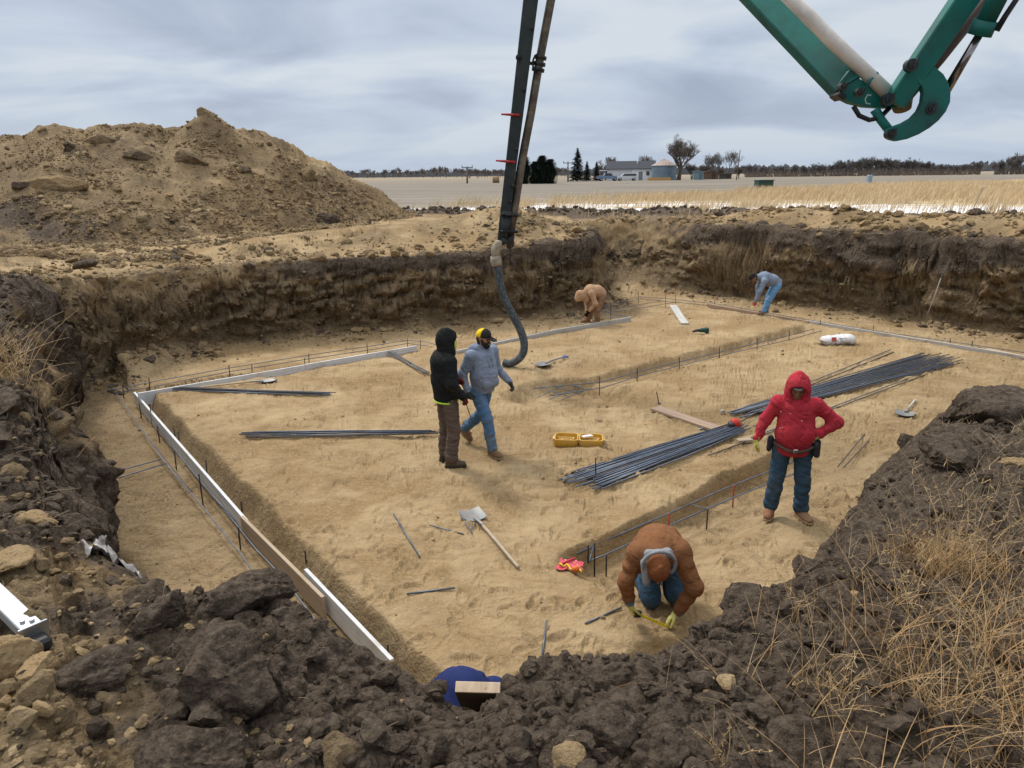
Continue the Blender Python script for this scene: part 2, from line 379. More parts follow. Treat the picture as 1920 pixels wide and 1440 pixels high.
def macro(x, y):
    x = np.asarray(x, float); y = np.asarray(y, float)
    sd, arc, nx, ny = poly_sd(PIT, x, y); r = np.hypot(x, y); az = np.arctan2(x, y)
    sdn = sd + .28 * ss(11, 14, r) + .16 * PN(x, y, 1.3, 1) * np.clip(r / 8, .4, 1.4) + .07 * PN(x, y, .45, 2)
    # pit floor: 0 = slab level, trenches below it
    fl = np.zeros(x.shape)
    wob = .07 * PN(x, y, .7, 3)
    dl = side(x, y, (-.71, 4.86), (-6.35, 12.15)) + wob * .8
    fl = np.minimum(fl, -.34 * ss(-.02, .16, dl))
    db = side(x, y, (-7.0, 12.70), (3.25, 19.10)); 
    fl = np.minimum(fl, -.28 * ss(0, .1, db) * ss(-8.2, -7.6, x))
    dr = side(x, y, (5.95, 21.0), (10.85, 14.55)); fl = np.minimum(fl, -.22 * ss(.0, .1, dr) * ss(4.6, 5.2, x))
    # dips showing the inner faces of the form boards
    tb, lb_ = along(x, y, (-7.0, 12.70), (3.25, 19.10)); fl = fl - .17 * ss(-.75, -.02, db + wob * 1.5) * (db < 0) * (.32 + .68 * ss(4.6, .5, tb)) * ss(-.1, .2, tb)
    fl = fl - .10 * ss(-.5, -.02, dr + wob) * (dr < 0) * ss(4.6, 5.2, x)
    # inner footing trench and pad hole
    t_, l_ = along(x, y, (.9, 12.2), (7.5, 17.35)); di = np.abs(side(x, y, (.9, 12.2), (7.5, 17.35)) + wob)
    fl = np.minimum(fl, -.17 * ss(.40, .26, di) * ss(-.3, .2, t_) * ss(l_ + .3, l_, t_))
    ph = np.hypot((x - 1.0) / 1.25, (y - 12.1) / .95) + wob * 2; fl = np.minimum(fl, -.27 * ss(1., .72, ph))
    fl = fl + .05 * np.exp(-((ph - 1.2) / .2) ** 2)
    # near right footing, below the slab bank
    tn, ln = along(x, y, (.55, 6.55), (3.5, 9.15)); dn = -(side(x, y, (.55, 6.55), (3.5, 9.15)) + wob)
    fl = np.minimum(fl, -.27 * ss(-.02, .12, dn) * ss(1.15, .6, dn) * ss(-.3, .15, tn) * ss(ln + 2.5, ln, tn))
    fl = np.minimum(fl, -.33 * ss(.55, .25, np.hypot((x - 1.35), (y - 4.75) / .8)))   # the hole the kneeling man measures
    fl = fl + .02 * PN(x, y, 2.2, 4)
    # loose soil along the wall foot
    far = ss(6, 11, r)
    fl = fl + (.07 * np.exp(np.minimum(sd + .25, 0) / .40) * (.55 + .9 * PN(x, y, 1.6, 5)) + .03 * np.exp(np.minimum(sd, 0) / 1.2)) * far
    ramp = np.exp(-(((x - 4.4) / 1.7) ** 2 + ((y - 26.2) / 2.2) ** 2))
    # ground around the pit
    tp = 2.02 + .05 * PN(x, y, 4, 6) + np.zeros(x.shape)
    bl = ss(3.2, 1.0, x) * ss(13.0, 15.5, y)                       # back left: slumped shoulder
    tp = tp - .34 * bl * ss(2.8, 0, sd)
    tp = tp + .75 * np.exp(-(((x + .3) / 2.1) ** 2 + ((y - 23.3) / 1.5) ** 2))
    tp = tp + .22 * np.exp(-(((x + 3.6) / 1.7) ** 2 + ((y - 22.4) / 1.0) ** 2))
    dfr = side(x, y, (6.3, 25.6), (12.9, 17.4))                    # spoil ridge along the far right wall
    sp = np.exp(-((dfr - 1.15) / .85) ** 2) * ss(6.4, 8.8, x)
    tp = tp + sp * (.56 + .16 * PN(x, y, 1.7, 7))
    # dark windrow behind
    db2 = np.abs(side(x, y, (-6, 34.6), (16, 28.0)) - .7 + .5 * PN(x, y, 5, 8)); tp = tp + (.20 - .13 * ss(6, 11, x)) * ss(1.5, .3, db2) * ss(-9, -6, x) * (1 + .6 * PN(x, y, 1.1, 3))
    # near bank where the camera stands
    nb = ss(9.5, 6.5, r)
    tp = tp - nb * .22 * ss(1.0, 0, sd) + nb * .13 * PN(x, y, .95, 9) 
    tp = tp + .10 * np.exp(-(((x + 1.05) / .5) ** 2 + ((y - 2.75) / .3) ** 2)) - .20 * np.exp(-(((x + .17) / .16) ** 2 + ((y - 2.45) / .35) ** 2))
    tp = tp - .03 * np.exp(-(((x - .75) / .35) ** 2 + ((y - 2.9) / .3) ** 2))
    lb = ss(-2.5, -4.5, x) * ss(16, 12, y) * ss(3.5, 6, y)            # left bank, lumpy
    tp = tp + lb * .16 * PN(x, y, 1.5, 10)
    wid = .15 + .07 * PN(x, y, 2.0, 5) + 1.9 * ramp + .22 * nb
    wid = np.clip(wid, .1, 3)
    t = ss(-1, 1, (sdn - ramp * .2) / wid)
    h = fl * (1 - t) + tp * t
    # spoil heap
    r0 = np.interp(az, BN[:, 0], BN[:, 1]) ; rr = np.interp(az, RN[:, 0], RN[:, 1]); zr = np.interp(az, RN[:, 0], RN[:, 2])
    q = (r - r0) / (rr - r0); prof = np.where(q < 1, np.clip(q, 0, 1) ** .93, 1)
    mh = 1.95 + (zr - 1.95) * prof - np.maximum(0, r - rr) * .62 - .25 * np.exp(-((q - 1) / .06) ** 2) * 0
    mh = mh + .55 * np.exp(-(np.hypot((x - PK.x) / 1.25, y - PK.y) / .62) ** 2)
    mh = np.where((az > RN[-1, 0]) | (az < RN[0, 0] - .3) | (q < -.2) | (y < 5), -99, mh)
    mw = ss(-.02, .12, mh - tp)
    heap = mh > tp
    bul = .22 * fbm(x, y, 2.6, 2, 3) * ss(0, .25, q) * ss(1.0, .8, q)
    h = np.where(heap & (sd > .5), mh + bul * mw, h)
    # swelling, wheel ruts and the far field
    fld = ss(30, 40, r) * ss(0, 10, y)
    h = np.where(heap, h, h * (1 - fld) + (2.05 + .03 * PN(x, y, 9, 2) + 0.0006 * np.maximum(0, x) * ss(60, 160, r)) * fld)
    return h, dict(sd=sd, arc=arc, nx=nx, ny=ny, t=t, heap=heap & (sd > .5), q=q, r=r, az=az, nb=nb, ramp=ramp, fld=fld, sp=sp, bl=bl, db2=db2, lb=lb, far=far, fl=fl, dl=dl, db=db, dr=dr, dn=dn, tn=tn)

def rough(x, y, g):
    """small scale relief by zone"""
    r, t = g['r'], g['t']; d = np.zeros(x.shape)
    out = ss(.25, .9, t)
    nearb = g['nb'] * out
    flo = (1 - ss(.05, .3, t)); fd = np.clip(9.5 / np.maximum(r, 1), 0, 1) ** 2; fd2 = np.clip(15 / np.maximum(r, 1), 0, 1) ** 2
    # near bank: clods of every size
    mk = ss(-.35, .35, PN(x, y, .8, 11))
    d += nearb * (.10 * CN(x, y, .26, 1) * mk + .05 * CN(x, y, .11, 2) + .026 * CN(x, y, .05, 3) + .02 * PN(x, y, .09, 4) - .03)
    mid = out * (1 - g['nb']) * (1 - g['fld']) * (~g['heap'])
    d += mid * (.13 * CN(x, y, .45, 4) * ss(-.2, .5, PN(x, y, 2.1, 5)) + .06 * CN(x, y, .2, 5) * fd + .05 * fbm(x, y, .8, 2, 6) * fd2)
    d += g['lb'] * out * (.22 * CN(x, y, .7, 6) * ss(-.4, .3, PN(x, y, 1.3, 2)) + .14 * CN(x, y, .3, 8) - .12 * ss(.1, 0, np.abs(PN(x, y, .9, 5))))
    hp = g['heap'] * ss(0, .06, g['q'])
    sm = ss(-.5, .25, PN(x, y, 3.4, 7) + .3 * PN(x, y, 1.1, 3))
    d += hp * (.17 * CN(x, y, .95, 7) * sm * ss(.1, .5, PN(x, y, 2.3, 2)) + .10 * CN(x, y, .42, 8) * sm + .05 * CN(x, y, .2, 9) + .14 * fbm(x, y, 1.2, 4, 2))
    d += g['heap'] * (.08 * CN(x, y, .55, 3)) * ss(.3, .02, g['q'])
    # floor: trodden clay with scuffs and crumbs
    sc = ss(.1, .7, PN(x, y, 1.4, 12)); tr = ss(0, .12, g['dl']) + ss(0, .1, g['db']) + ss(0, .1, g['dr'])
    d += flo * (.018 * fbm(x, y, .6, 4, 8, .6) + .05 * CN(x, y, .16, 10) * sc * fd2 + .022 * CN(x, y, .08, 11) * (.25 + sc) * fd + .03 * ss(.0, .25, PN(x * .5, y * 1.4, .3, 13)) * ss(-.3, .5, PN(x, y, 1.9, 3)) + 1.25 * fd2 * samp(TFT, 1024 / 113.8, x, y, 1.0, 0) * (1 - ss(.1, .3, g['dl'])) + fd2 * samp(TFT, 1024 / 113.8, x, y, .8, 1))
    d += flo * np.clip(tr, 0, 1) * (.035 * CN(x, y, .2, 12) * ss(-.1, .5, PN(x, y, 1., 14)))
    foot = np.exp(np.minimum(g['sd'], 0) / .5) * g['far']
    d += flo * foot * (.16 * CN(x, y, .35, 13) + .07 * CN(x, y, .16, 14))
    d += g['ramp'] * (.14 * CN(x, y, .3, 15) + .06 * CN(x, y, .14, 16))
    wr = ss(1.7, .5, g['db2']) * (x > -9) * (x < 10.5) * (1 - g['heap'])
    d += wr * (.22 * CN(x, y, .8, 17)) * (r > 24)
    return d
def ground_at(x, y):
    x = np.atleast_1d(np.asarray(x, float)); y = np.atleast_1d(np.asarray(y, float))
    h, g = macro(x, y); return h + rough(x, y, g)
def GZ(x, y): return float(ground_at(x, y)[0])

# ------------------------------------------------------------------ terrain mesh
def wall_disp(s_, zz):
    d = .20 * PN(s_, zz, 1.1, 3) + .10 * PN(s_, zz * 1.6, .45, 5) + .06 * PN(s_, zz * 1.2, .2, 6) + .20 * CN(s_, zz * 1.2, .5, 7) * ss(-.3, .3, PN(s_, zz, .9, 2)) + .10 * CN(s_, zz * 1.4, .2, 9)
    d += .10 * ss(.0, .12, PN(s_ * .7, zz * 2.2, .5, 12)) - .09 * ss(.05, .0, np.abs(PN(s_ * 1.3, zz * .8, .8, 13))) + .08 * ss(.0, .06, PN(s_ * .5, zz * 2.6, .3, 14)) + .02 * ss(.2, .7, PN(s_ * 2.5, zz * .3, .5, 8)) + .08 * ss(.0, .05, PN(s_ * .6, zz * 1.9, .7, 11))
    return d
def build_terrain():
    az = np.concatenate([np.linspace(-180, -78, 18)[:-1], np.arange(-78, -42, .45), np.arange(-42, 42, .052), np.arange(42, 78, .45), np.linspace(78, 180, 18)])
    az = np.radians(az); NC = len(az); NR = 1150
    # radial sampling, denser on steep and near ground
    rf = np.exp(np.linspace(math.log(.35), math.log(4200), 2600)); dr = np.diff(rf, prepend=rf[0] * .998)
    ac = np.radians(np.linspace(-180, 180, 721)); R, A = np.meshgrid(rf, ac)
    h, g = macro(R * np.sin(A), R * np.cos(A))
    dh = np.abs(np.diff(h, axis=1, prepend=h[:, :1]))
    w_ = 711 * np.sqrt((np.abs(HC - h) * dr / R / R * np.where(R < 1.3, .25, 1)) ** 2 + (dh / R) ** 2) + 711 * .035 * dr / R
    w_ = np.where(R < 1.2, w_ * .3, w_)
    cw = np.cumsum(w_, axis=1); cw = cw / cw[:, -1:]
    k_ = np.ones(5) / 5
    cw = np.apply_along_axis(lambda c: np.convolve(np.pad(c, 2, mode='wrap'), k_, 'valid'), 0, cw)
    tt = np.linspace(0, 1, NR)
    Rr = np.array([np.interp(tt, cw[i], rf) for i in range(len(ac))])
    fi = (az + PI) / (2 * PI) * 720; i0 = np.clip(np.floor(fi).astype(int), 0, 719); f = (fi - i0)[:, None]
    RR = Rr[i0] * (1 - f) + Rr[i0 + 1] * f
    X = RR * np.sin(az)[:, None]; Y = RR * np.cos(az)[:, None]
    x, y = X.ravel(), Y.ravel()
    h, g = macro(x, y); z = h + rough(x, y, g)
    # walls: ledges, cracks and crumbled faces, pushed horizontally
    wm = np.clip(4 * g['t'] * (1 - g['t']), 0, 1); s_, zz = g['arc'], h * 1.0
    dsp = wall_disp(s_, zz)
    dsp *= wm * np.clip(.45 + g['far'], 0, 1) * (1 - g['ramp'] * .6)
    # + .10 * PN(s_, zz * 1.6, .45, 5) + .06 * PN(s_, zz * 1.2, .2, 6) + .20 * CN(s_, zz * 1.2, .5, 7) * ss(-.3, .3, PN(s_, zz, .9, 2)) + .10 * CN(s_, zz * 1.4, .2, 9) + .09 * ss(.0, .12, PN(s_ * .7, zz * 2.2, .5, 12)) - .09 * ss(.05, .0, np.abs(PN(s_ * 1.3, zz * .8, .8, 13)))
    x = x - g['nx'] * dsp; y = y - g['ny'] * dsp; z = z + wm * .05 * PN(s_, zz, .3, 10)
    # soil kinds
    t = g['t']; zt = h
    far = g['far']
    pn = .5 * PN(s_, zz, 1.6, 4) + .35 * PN(x, y, 1.2, 6)
    out = ss(.5, .95, t)
    wallz = ss(.02, .12, t)
    # dark topsoil: upper part of the cut wall
    lf = ss(5.5, 2.5, x)
    dark_w = np.where(x > 2.4, ss(.85, 1.6, zt + .75 * pn) * .88, ss(.75, 1.5, zt + .6 * pn) * (.62 + .3 * ss(.9, 1.5, zt))) * wallz * (.8 + .2 * lf)
    dark_w = dark_w * (1 - .9 * np.exp(-(((x - 3.6) / 1.5) ** 2 + ((y - 26.3) / 2.4) ** 2)))
    leftpart = ss(-4.5, -6.5, x) * far
    dark_w = dark_w * (1 - .55 * leftpart) + 0
    # rim dark lip and pale spoil beyond it on the far banks
    sd = g['sd'] + .25 * PN(x, y, .9, 8)
    spoil_top = ss(.05, .3, sd - .25 * ss(.1, .4, PN(s_, zz * 0, 1.3, 5))) * far * (1 - g['fld'])
    grassy = ss(2.6, 4.2, x) * ss(24.5, 27, y + .35 * x) * (1 - g['sp'])
    topdark = np.where(x > 2.4, 1 - spoil_top * np.clip(g['sp'] * 1.6 + .25, 0, 1), 1 - spoil_top)
    dark = np.where(t > .5, dark_w * topdark, dark_w)
    dark = np.maximum(dark, ss(1.9, .9, g['db2']) * (g['r'] > 24) * (x > -9) * (~g['heap']))
    # tan clay over the ledge at the left bank and near left corner
    nbd = .97 * np.ones(x.shape)
    claypatch = np.exp(-(((x + 1.75) / .42) ** 2 + ((y - 2.0) / .55) ** 2)) + .9 * np.exp(-(((x + 2.3) / .5) ** 2 + ((y - 2.9) / .5) ** 2)) + np.exp(-(((x + 1.2) / .35) ** 2 + ((y - 1.6) / .3) ** 2))
    claypatch = claypatch + .55 * PN(x, y, .5, 3) * ss(-.8, -1.4, x)
    dark = np.where((g['nb'] > .02) & (t > .15), nbd - .95 * np.clip(claypatch, 0, 1), dark)
    lbk = ss(-2.2, -3.2, x) * ss(14.5, 12.5, y) * (g['nb'] < .98) * (t > .15)
    dark = np.where(lbk > .5, .92 - .5 * ss(.15, .6, PN(x, y, 1.1, 9)), dark)
    # heap: clay with darker streaks
    hd = .42 * ss(.05, .75, PN(x, y, 2.4, 4) + .4 * PN(x, y, .8, 5)) + .25 * ss(-8.5, -12, x) * ss(.7, .2, g['q'])
    dark = np.where(g['heap'], hd, dark)
    dark = dark * (1 - g['fld'] * (~g['heap']) * ss(1.5, 2.2, g['db2']))
    # scattered black crumbs on the floor edge
    dark = np.maximum(dark, np.exp(np.minimum(g['sd'], 0) / .9) * far * (t < .1) * ss(.42, .75, PN(x, y, .8, 17)))
    brown = wallz * (.62 + .45 * ss(-.1, .5, PN(s_, zz, 1.4, 15)) + .3 * (x < 2.4)) * (1 - out) + (g['heap'] & True) * (.16 + .18 * ss(-.3, .5, PN(x, y, 3.0, 6)) + .25 * ss(-9, -13, x))
    brown = brown + far * .60 * np.exp(np.minimum(g['sd'] + .3, 0) / .9) * (t < .3) + .42 * g['nb'] * (t > .2)
    brown = brown + (far * (t > .95) * (1 - g['fld'])) * .38 * ss(-.3, .4, PN(x, y, 1.2, 9) + .5 * PN(x, y, .4, 3))
    brown = brown + .16 * ss(0, .25, g['dl']) * (t < .3) + .25 * np.exp(-((g['dl'] - .08) / .09) ** 2) * (t < .2) + .1 * ss(0, .2, g['dn']) * ss(1.6, .8, g['dn']) * (g['tn'] > 0) * (t < .2)
    Vv = np.stack([x, y, z], 1)
    I = (np.arange(NC - 1)[:, None] * NR + np.arange(NR - 1)[None, :])
    F = np.stack([I, I + 1, I + NR + 1, I + NR], -1)           # columns sweep clockwise -> faces up
    tc_ = t.reshape(NC, NR)[:-1, :-1]; hp = g['heap'].reshape(NC, NR)[:-1, :-1]; rc = g['r'].reshape(NC, NR)[:-1, :-1]; sdc = g['sd'].reshape(NC, NR)[:-1, :-1]; nbc = g['nb'].reshape(NC, NR)[:-1, :-1]; lbc = g['lb'].reshape(NC, NR)[:-1, :-1]
    db2 = g['db2'].reshape(NC, NR)[:-1, :-1]
    yc = Y[:-1, :-1]
    zone = np.full(tc_.shape, 2)                                # 0 pit floor 1 pit wall 2 bank 3 heap 4 field
    zone[(tc_ > .04) & (tc_ < .93)] = 1; zone[tc_ <= .04] = 0; zone[hp & (tc_ > .9)] = 3; zone[(zone == 2) & (rc > 33.5) & (db2 > 1.5)] = 4
    colr = np.stack([np.clip(dark, 0, 1), g['nb'], np.clip(brown, 0, 1), np.ones(len(x))], 1).astype(np.float32)
    res = {}
    for k, nm_ in enumerate(('ground', 'pit_wall', 'terrain', 'spoil_heap', 'field')):
        f_ = F[zone == k]
        u, inv = np.unique(f_.ravel(), return_inverse=True)
        o = nmesh(nm_, Vv[u], inv.reshape(-1, 4)[:, ::-1] if False else inv.reshape(-1, 4), SOIL if k < 4 else None, smooth=True)
        at = o.data.color_attributes.new('soil', 'FLOAT_COLOR', 'POINT'); at.data.foreach_set('color', colr[u].ravel())
        res[nm_] = o
    return res
TER = build_terrain()
for k in ('ground', 'pit_wall', 'terrain', 'field'): TER[k]['kind'] = 'structure'
tag(TER['spoil_heap'], 'large heap of excavated tan clay behind the back wall of the pit', 'dirt heap')

def field_mat():
    m, N, L, b = pmat('field'); v = objvec(N)
    sp = N.new('ShaderNodeSeparateXYZ'); L.new(v, sp.inputs[0]); X, Y = sp.outputs[0], sp.outputs[1]
    a, c_ = GL; sl = (c_.y - a.y) / (c_.x - a.x)
    # distance beyond the grass edge
    e = math2(N, L, 'SUBTRACT', math2(N, L, 'SUBTRACT', Y, a.y), math2(N, L, 'MULTIPLY', math2(N, L, 'SUBTRACT', X, a.x), sl))
    e = math2(N, L, 'ADD', e, math2(N, L, 'MULTIPLY', math2(N, L, 'SUBTRACT', noise(N, L, v, .12, 4), .5), 14))
    f = rng(N, L, e, -2.5, 2.5)
    mp = N.new('ShaderNodeMapping'); mp.inputs['Rotation'].default_value = (0, 0, rad(8)); mp.inputs['Scale'].default_value = (.12, 1, 1); L.new(v, mp.inputs[0])
    n1 = noise(N, L, mp.outputs[0], .35, 8, .65); n2 = noise(N, L, v, 1.5, 6, .7); n3 = noise(N, L, mp.outputs[0], 2.0, 3, .6)
    st = mixc(N, L, rng(N, L, n1, .35, .65), (.16, .142, .118), (.285, .25, .205))
    st = mixc(N, L, rng(N, L, n3, .5, .7, 0, .5), st, (.33, .29, .24)); st = mixc(N, L, rng(N, L, n2, .5, .75, 0, .4), st, (.13, .11, .1))
    far_ = rng(N, L, Y, 150, 420); st = mixc(N, L, far_, st, mixc(N, L, rng(N, L, n1, .4, .6), (.36, .29, .20), (.26, .22, .17)))
    gr = mixc(N, L, rng(N, L, n2, .35, .7), (.42, .32, .18), (.56, .45, .28))
    sn = rng(N, L, math2(N, L, 'ADD', noise(N, L, mp.outputs[0], .8, 6, .7), rng(N, L, math2(N, L, 'ADD', Y, math2(N, L, 'MULTIPLY', X, .3)), 34, 52, .17, -.12)), .49, .57)
    gr = mixc(N, L, sn, gr, (.78, .79, .82))
    c = mixc(N, L, f, gr, st)
    L.new(c, b.inputs['Base Color']); b.inputs['Roughness'].default_value = 1; b.inputs['Specular IOR Level'].default_value = .1
    L.new(bump(N, L, n2, .6, .1), b.inputs['Normal']); return m
TER['field'].data.materials.append(field_mat())
# ------------------------------------------------------------------ clods
def ico(sub):
    import bmesh
    b = bmesh.new(); bmesh.ops.create_icosphere(b, subdivisions=sub, radius=1); b.verts.ensure_lookup_table()
    V = np.array([v.co[:] for v in b.verts]); T = np.array([[v.index for v in f.verts] for f in b.faces]); b.free(); return V, T
ICO = {k: ico(k) for k in (1, 2, 3, 5)}
def lump(sub, seed, planes=10, nz=.07, soft=.22):
    """angular clod: intersection of random half spaces, softened and roughened"""
    r_ = np.random.default_rng(seed); V, T = ICO[sub]
    nrm = r_.normal(size=(planes, 3)); nrm /= np.linalg.norm(nrm, axis=1)[:, None]; d = r_.uniform(.55, 1.0, planes)
    c = V @ nrm.T; rr = np.where(c > .05, d / np.maximum(c, .05), 9); rr = np.minimum(rr.min(1), 1.25)
    rr = rr * (1 - soft * .3) + .9 * soft * .3
    n = PN(V[:, 0] * 3 + seed, V[:, 1] * 3 + V[:, 2] * 2.3, 1.0, seed % 5) * nz * 1.6
    if sub >= 3: n = n + nz * .8 * PN(V[:, 0] * 8 + seed, V[:, 1] * 8 + V[:, 2] * 7, 1.0, 3) + nz * .5 * PN(V[:, 2] * 17 + seed, V[:, 1] * 17 + V[:, 0] * 13, 1.0, 4)
    return V * (rr + n)[:, None], T
LUMPS = {s: [lump(s, 10 * s + i) for i in range(14)] for s in (1, 2, 3)}
def scatter(name, P, S, sub, dark, brown, seed, flat=.75, near=1.0, label=None, cat=None):
    r_ = np.random.default_rng(seed); Vs, Ts, Cs = [], [], []; n = 0
    for i, (p, s) in enumerate(zip(P, S)):
        V, T = LUMPS[sub][r_.integers(14)]
        q = r_.normal(size=4); q /= np.linalg.norm(q); w_, x_, y_, z_ = q
        R = np.array([[1 - 2 * (y_ * y_ + z_ * z_), 2 * (x_ * y_ - z_ * w_), 2 * (x_ * z_ + y_ * w_)], [2 * (x_ * y_ + z_ * w_), 1 - 2 * (x_ * x_ + z_ * z_), 2 * (y_ * z_ - x_ * w_)], [2 * (x_ * z_ - y_ * w_), 2 * (y_ * z_ + x_ * w_), 1 - 2 * (x_ * x_ + y_ * y_)]])
        W = (V * r_.uniform(.65, 1.15, 3)) @ R.T * s; W[:, 2] *= flat
        Vs.append(W + p); Ts.append(T + n); n += len(V); c = np.zeros((len(V), 4), np.float32); c[:] = (dark[i], near, brown[i], 1); Cs.append(c)
    o = nmesh(name, np.concatenate(Vs), None, SOIL, smooth=False, F3=np.concatenate(Ts))
    a = o.data.color_attributes.new('soil', 'FLOAT_COLOR', 'POINT'); a.data.foreach_set('color', np.concatenate(Cs).ravel())
    return o
def join_stuff(name, obs, label=None, cat=None):
    """several scatters become one mesh"""
    V, T, Cc, n = [], [], [], 0
    for o in obs:
        me = o.data; v = np.empty(len(me.vertices) * 3, np.float32); me.vertices.foreach_get('co', v); V.append(v.reshape(-1, 3))
        t = np.empty(len(me.loops), np.int32); me.loops.foreach_get('vertex_index', t); T.append(t.reshape(-1, 3) + n)
        c = np.empty(len(me.vertices) * 4, np.float32); me.color_attributes['soil'].data.foreach_get('color', c); Cc.append(c); n += len(v) // 3
        bpy.data.objects.remove(o)
    o = nmesh(name, np.concatenate(V), None, SOIL, smooth=True, F3=np.concatenate(T)); a = o.data.color_attributes.new('soil', 'FLOAT_COLOR', 'POINT'); a.data.foreach_set('color', np.concatenate(Cc))
    smooth_angle(o, 30)
    return tag(o, label, cat, kind='stuff')
R = np.random.default_rng(11)
def near_pts(n, r0, r1, a0, a1, pw=1.0):
    r = r0 * (r1 / r0) ** (R.random(n) ** pw); a = np.radians(R.uniform(a0, a1, n)); return r * np.sin(a), r * np.cos(a)
def sizes(n, a, b, pw): return a * (1 - R.random(n) * (1 - (a / b) ** pw)) ** (-1 / pw)
# near bank
obs = []
for n, a, b, sub in ((15000, .009, .026, 1), (2600, .024, .06, 2), (150, .05, .105, 3)):
    x, y = near_pts(n, 1.0, 9.5, -52, 52, .85); h, g = macro(x, y)
    k = (g['t'] > .3) & ((PN(x, y, .55, 3) > -.25) | (R.random(n) < .35))
    if sub == 3: k &= ~((x > 1.2) & (y < 3.5)) & (np.hypot(x + .2, y - 2.55) > .45)
    x, y = x[k], y[k]; z = ground_at(x, y); s = sizes(len(x), a, b, 1.6); 
    cp = np.exp(-(((x + 1.75) / .45) ** 2 + ((y - 2.0) / .55) ** 2)) + .9 * np.exp(-(((x + 2.3) / .55) ** 2 + ((y - 2.9) / .5) ** 2)) + np.exp(-(((x + 1.2) / .4) ** 2 + ((y - 1.6) / .35) ** 2)) + .25 * (x < -1.3)
    cl = R.random(len(x)) < np.clip(.02 + .8 * cp, 0, .85)
    d = np.where(cl, 0.0, R.uniform(.75, 1.1, len(x))); br = np.where(cl, R.uniform(0, .6, len(x)), .4)
    obs.append(scatter('c', np.stack([x, y, z + s * R.uniform(-.1, .45, len(x))], 1), s, sub, d, br, n))
# blocks on the left bank
for n, a, b, sub in ((2600, .03, .09, 2), (90, .10, .20, 3)):
    t_ = R.random(n); x = -1.9 - 5.4 * t_ + R.normal(0, .45, n) - .35; y = 4.0 + 7.6 * t_ + R.normal(0, .45, n); h, g = macro(x, y); k = (g['t'] > .5) & (x < -2.0); x, y = x[k], y[k]; s = sizes(len(x), a, b, 1.6); br = R.random(len(x)) < .16
    obs.append(scatter('c', np.stack([x, y, ground_at(x, y) + s * R.uniform(-.1, .4, len(x))], 1), s, sub, np.where(br, .1, R.uniform(.7, 1.1, len(x))), np.where(br, .5, .4), n + 5, near=1.0))
join_stuff('soil_clods', obs, 'crumbly dark topsoil clods covering the near bank', 'soil clods')
# spoil heap and banks behind
obs = []
for n, a, b, sub in ((30000, .022, .065, 1), (1500, .07, .17, 2)):
    az_ = R.uniform(-44, -7, n); a_ = np.radians(az_); r0 = np.interp(a_, BN[:, 0], BN[:, 1]); rr = np.interp(a_, RN[:, 0], RN[:, 1])
    q = R.random(n) ** 1.25 * 1.33 - .35; r = r0 + (rr - r0) * q; x, y = r * np.sin(a_), r * np.cos(a_)
    k = ((PN(x, y, 1.9, 4) + .5 * PN(x, y, .7, 6) + .35 * (q < .35) > .02) | (R.random(n) < .12)) & (poly_sd(PIT, x, y)[0] > .1); x, y, q = x[k], y[k], q[k]
    z = ground_at(x, y); s = sizes(len(x), a, b, 1.8); dk = (R.random(len(x)) < .05 + .22 * ss(.2, .7, PN(x, y, 2.4, 4)))
    obs.append(scatter('c', np.stack([x, y, z + s * .15], 1), s, sub, np.where(dk, .85, R.uniform(0, .3, len(x))), R.uniform(.05, .75, len(x)), n + 1))
join_stuff('clay_clods', obs, 'loose tan clay clods rolled down the spoil heap', 'clay clods')
obs = []
for n, a, b, sub in ((26000, .022, .08, 1), (2200, .08, .19, 2)):
    # along wall feet, ramp, shoulders and far ridge
    i = R.integers(0, 22, n); e0 = PIT[i]; e1 = PIT[(i + 1) % len(PIT)]; ln = np.hypot(*(e1 - e0).T); keep = R.random(n) < ln / ln.max() + .15; e0, e1 = e0[keep], e1[keep]; n = len(e0)
    t = R.random(n)[:, None]; p = e0 + (e1 - e0) * t; off = R.normal(0, .55, n) - np.where(R.random(n) < .45, .45, -1.1)
    nr = np.stack([-(e1 - e0)[:, 1], (e1 - e0)[:, 0]], 1); nr /= np.linalg.norm(nr, axis=1)[:, None]
    x, y = (p + nr * off[:, None]).T; h, g = macro(x, y); k = ((g['t'] < .10) | (g['t'] > .9)) & ((PN(x, y, 1.1, 4) > -.1) | (R.random(n) < .2)) & (~g['heap'])
    x, y, sd = x[k], y[k], g['sd'][k]; z = ground_at(x, y); s = sizes(len(x), a, b, 1.9)
    pd = np.where(sd > 0, .12, .10) + .4 * ss(.2, .6, PN(x, y, .9, 17)) * (sd < 0); dk = R.random(len(x)) < pd
    obs.append(scatter('c', np.stack([x, y, z + s * .2], 1), s, sub, np.where(dk, .95, R.uniform(0, .2, len(x))), np.where(sd < 0, R.uniform(.1, .8, len(x)), R.uniform(0, .4, len(x))), n + 2))
n = 5200
y = 4.5 + 19 * R.random(n) ** .9; x = R.uniform(-8, 13, n); h, g = macro(x, y); k = (g['t'] < .02) & ((PN(x, y, 1.4, 12) > .25) | ((g['dl'] > .1) & (R.random(n) < .5)) | (R.random(n) < .06)); x, y = x[k], y[k]; z = ground_at(x, y); s = sizes(len(x), .010, .045, 1.8)
obs.append(scatter('c', np.stack([x, y, z + s * .1], 1), s, 1, np.where(R.random(len(x)) < .05, .9, 0), R.uniform(0, .7, len(x)), 77))
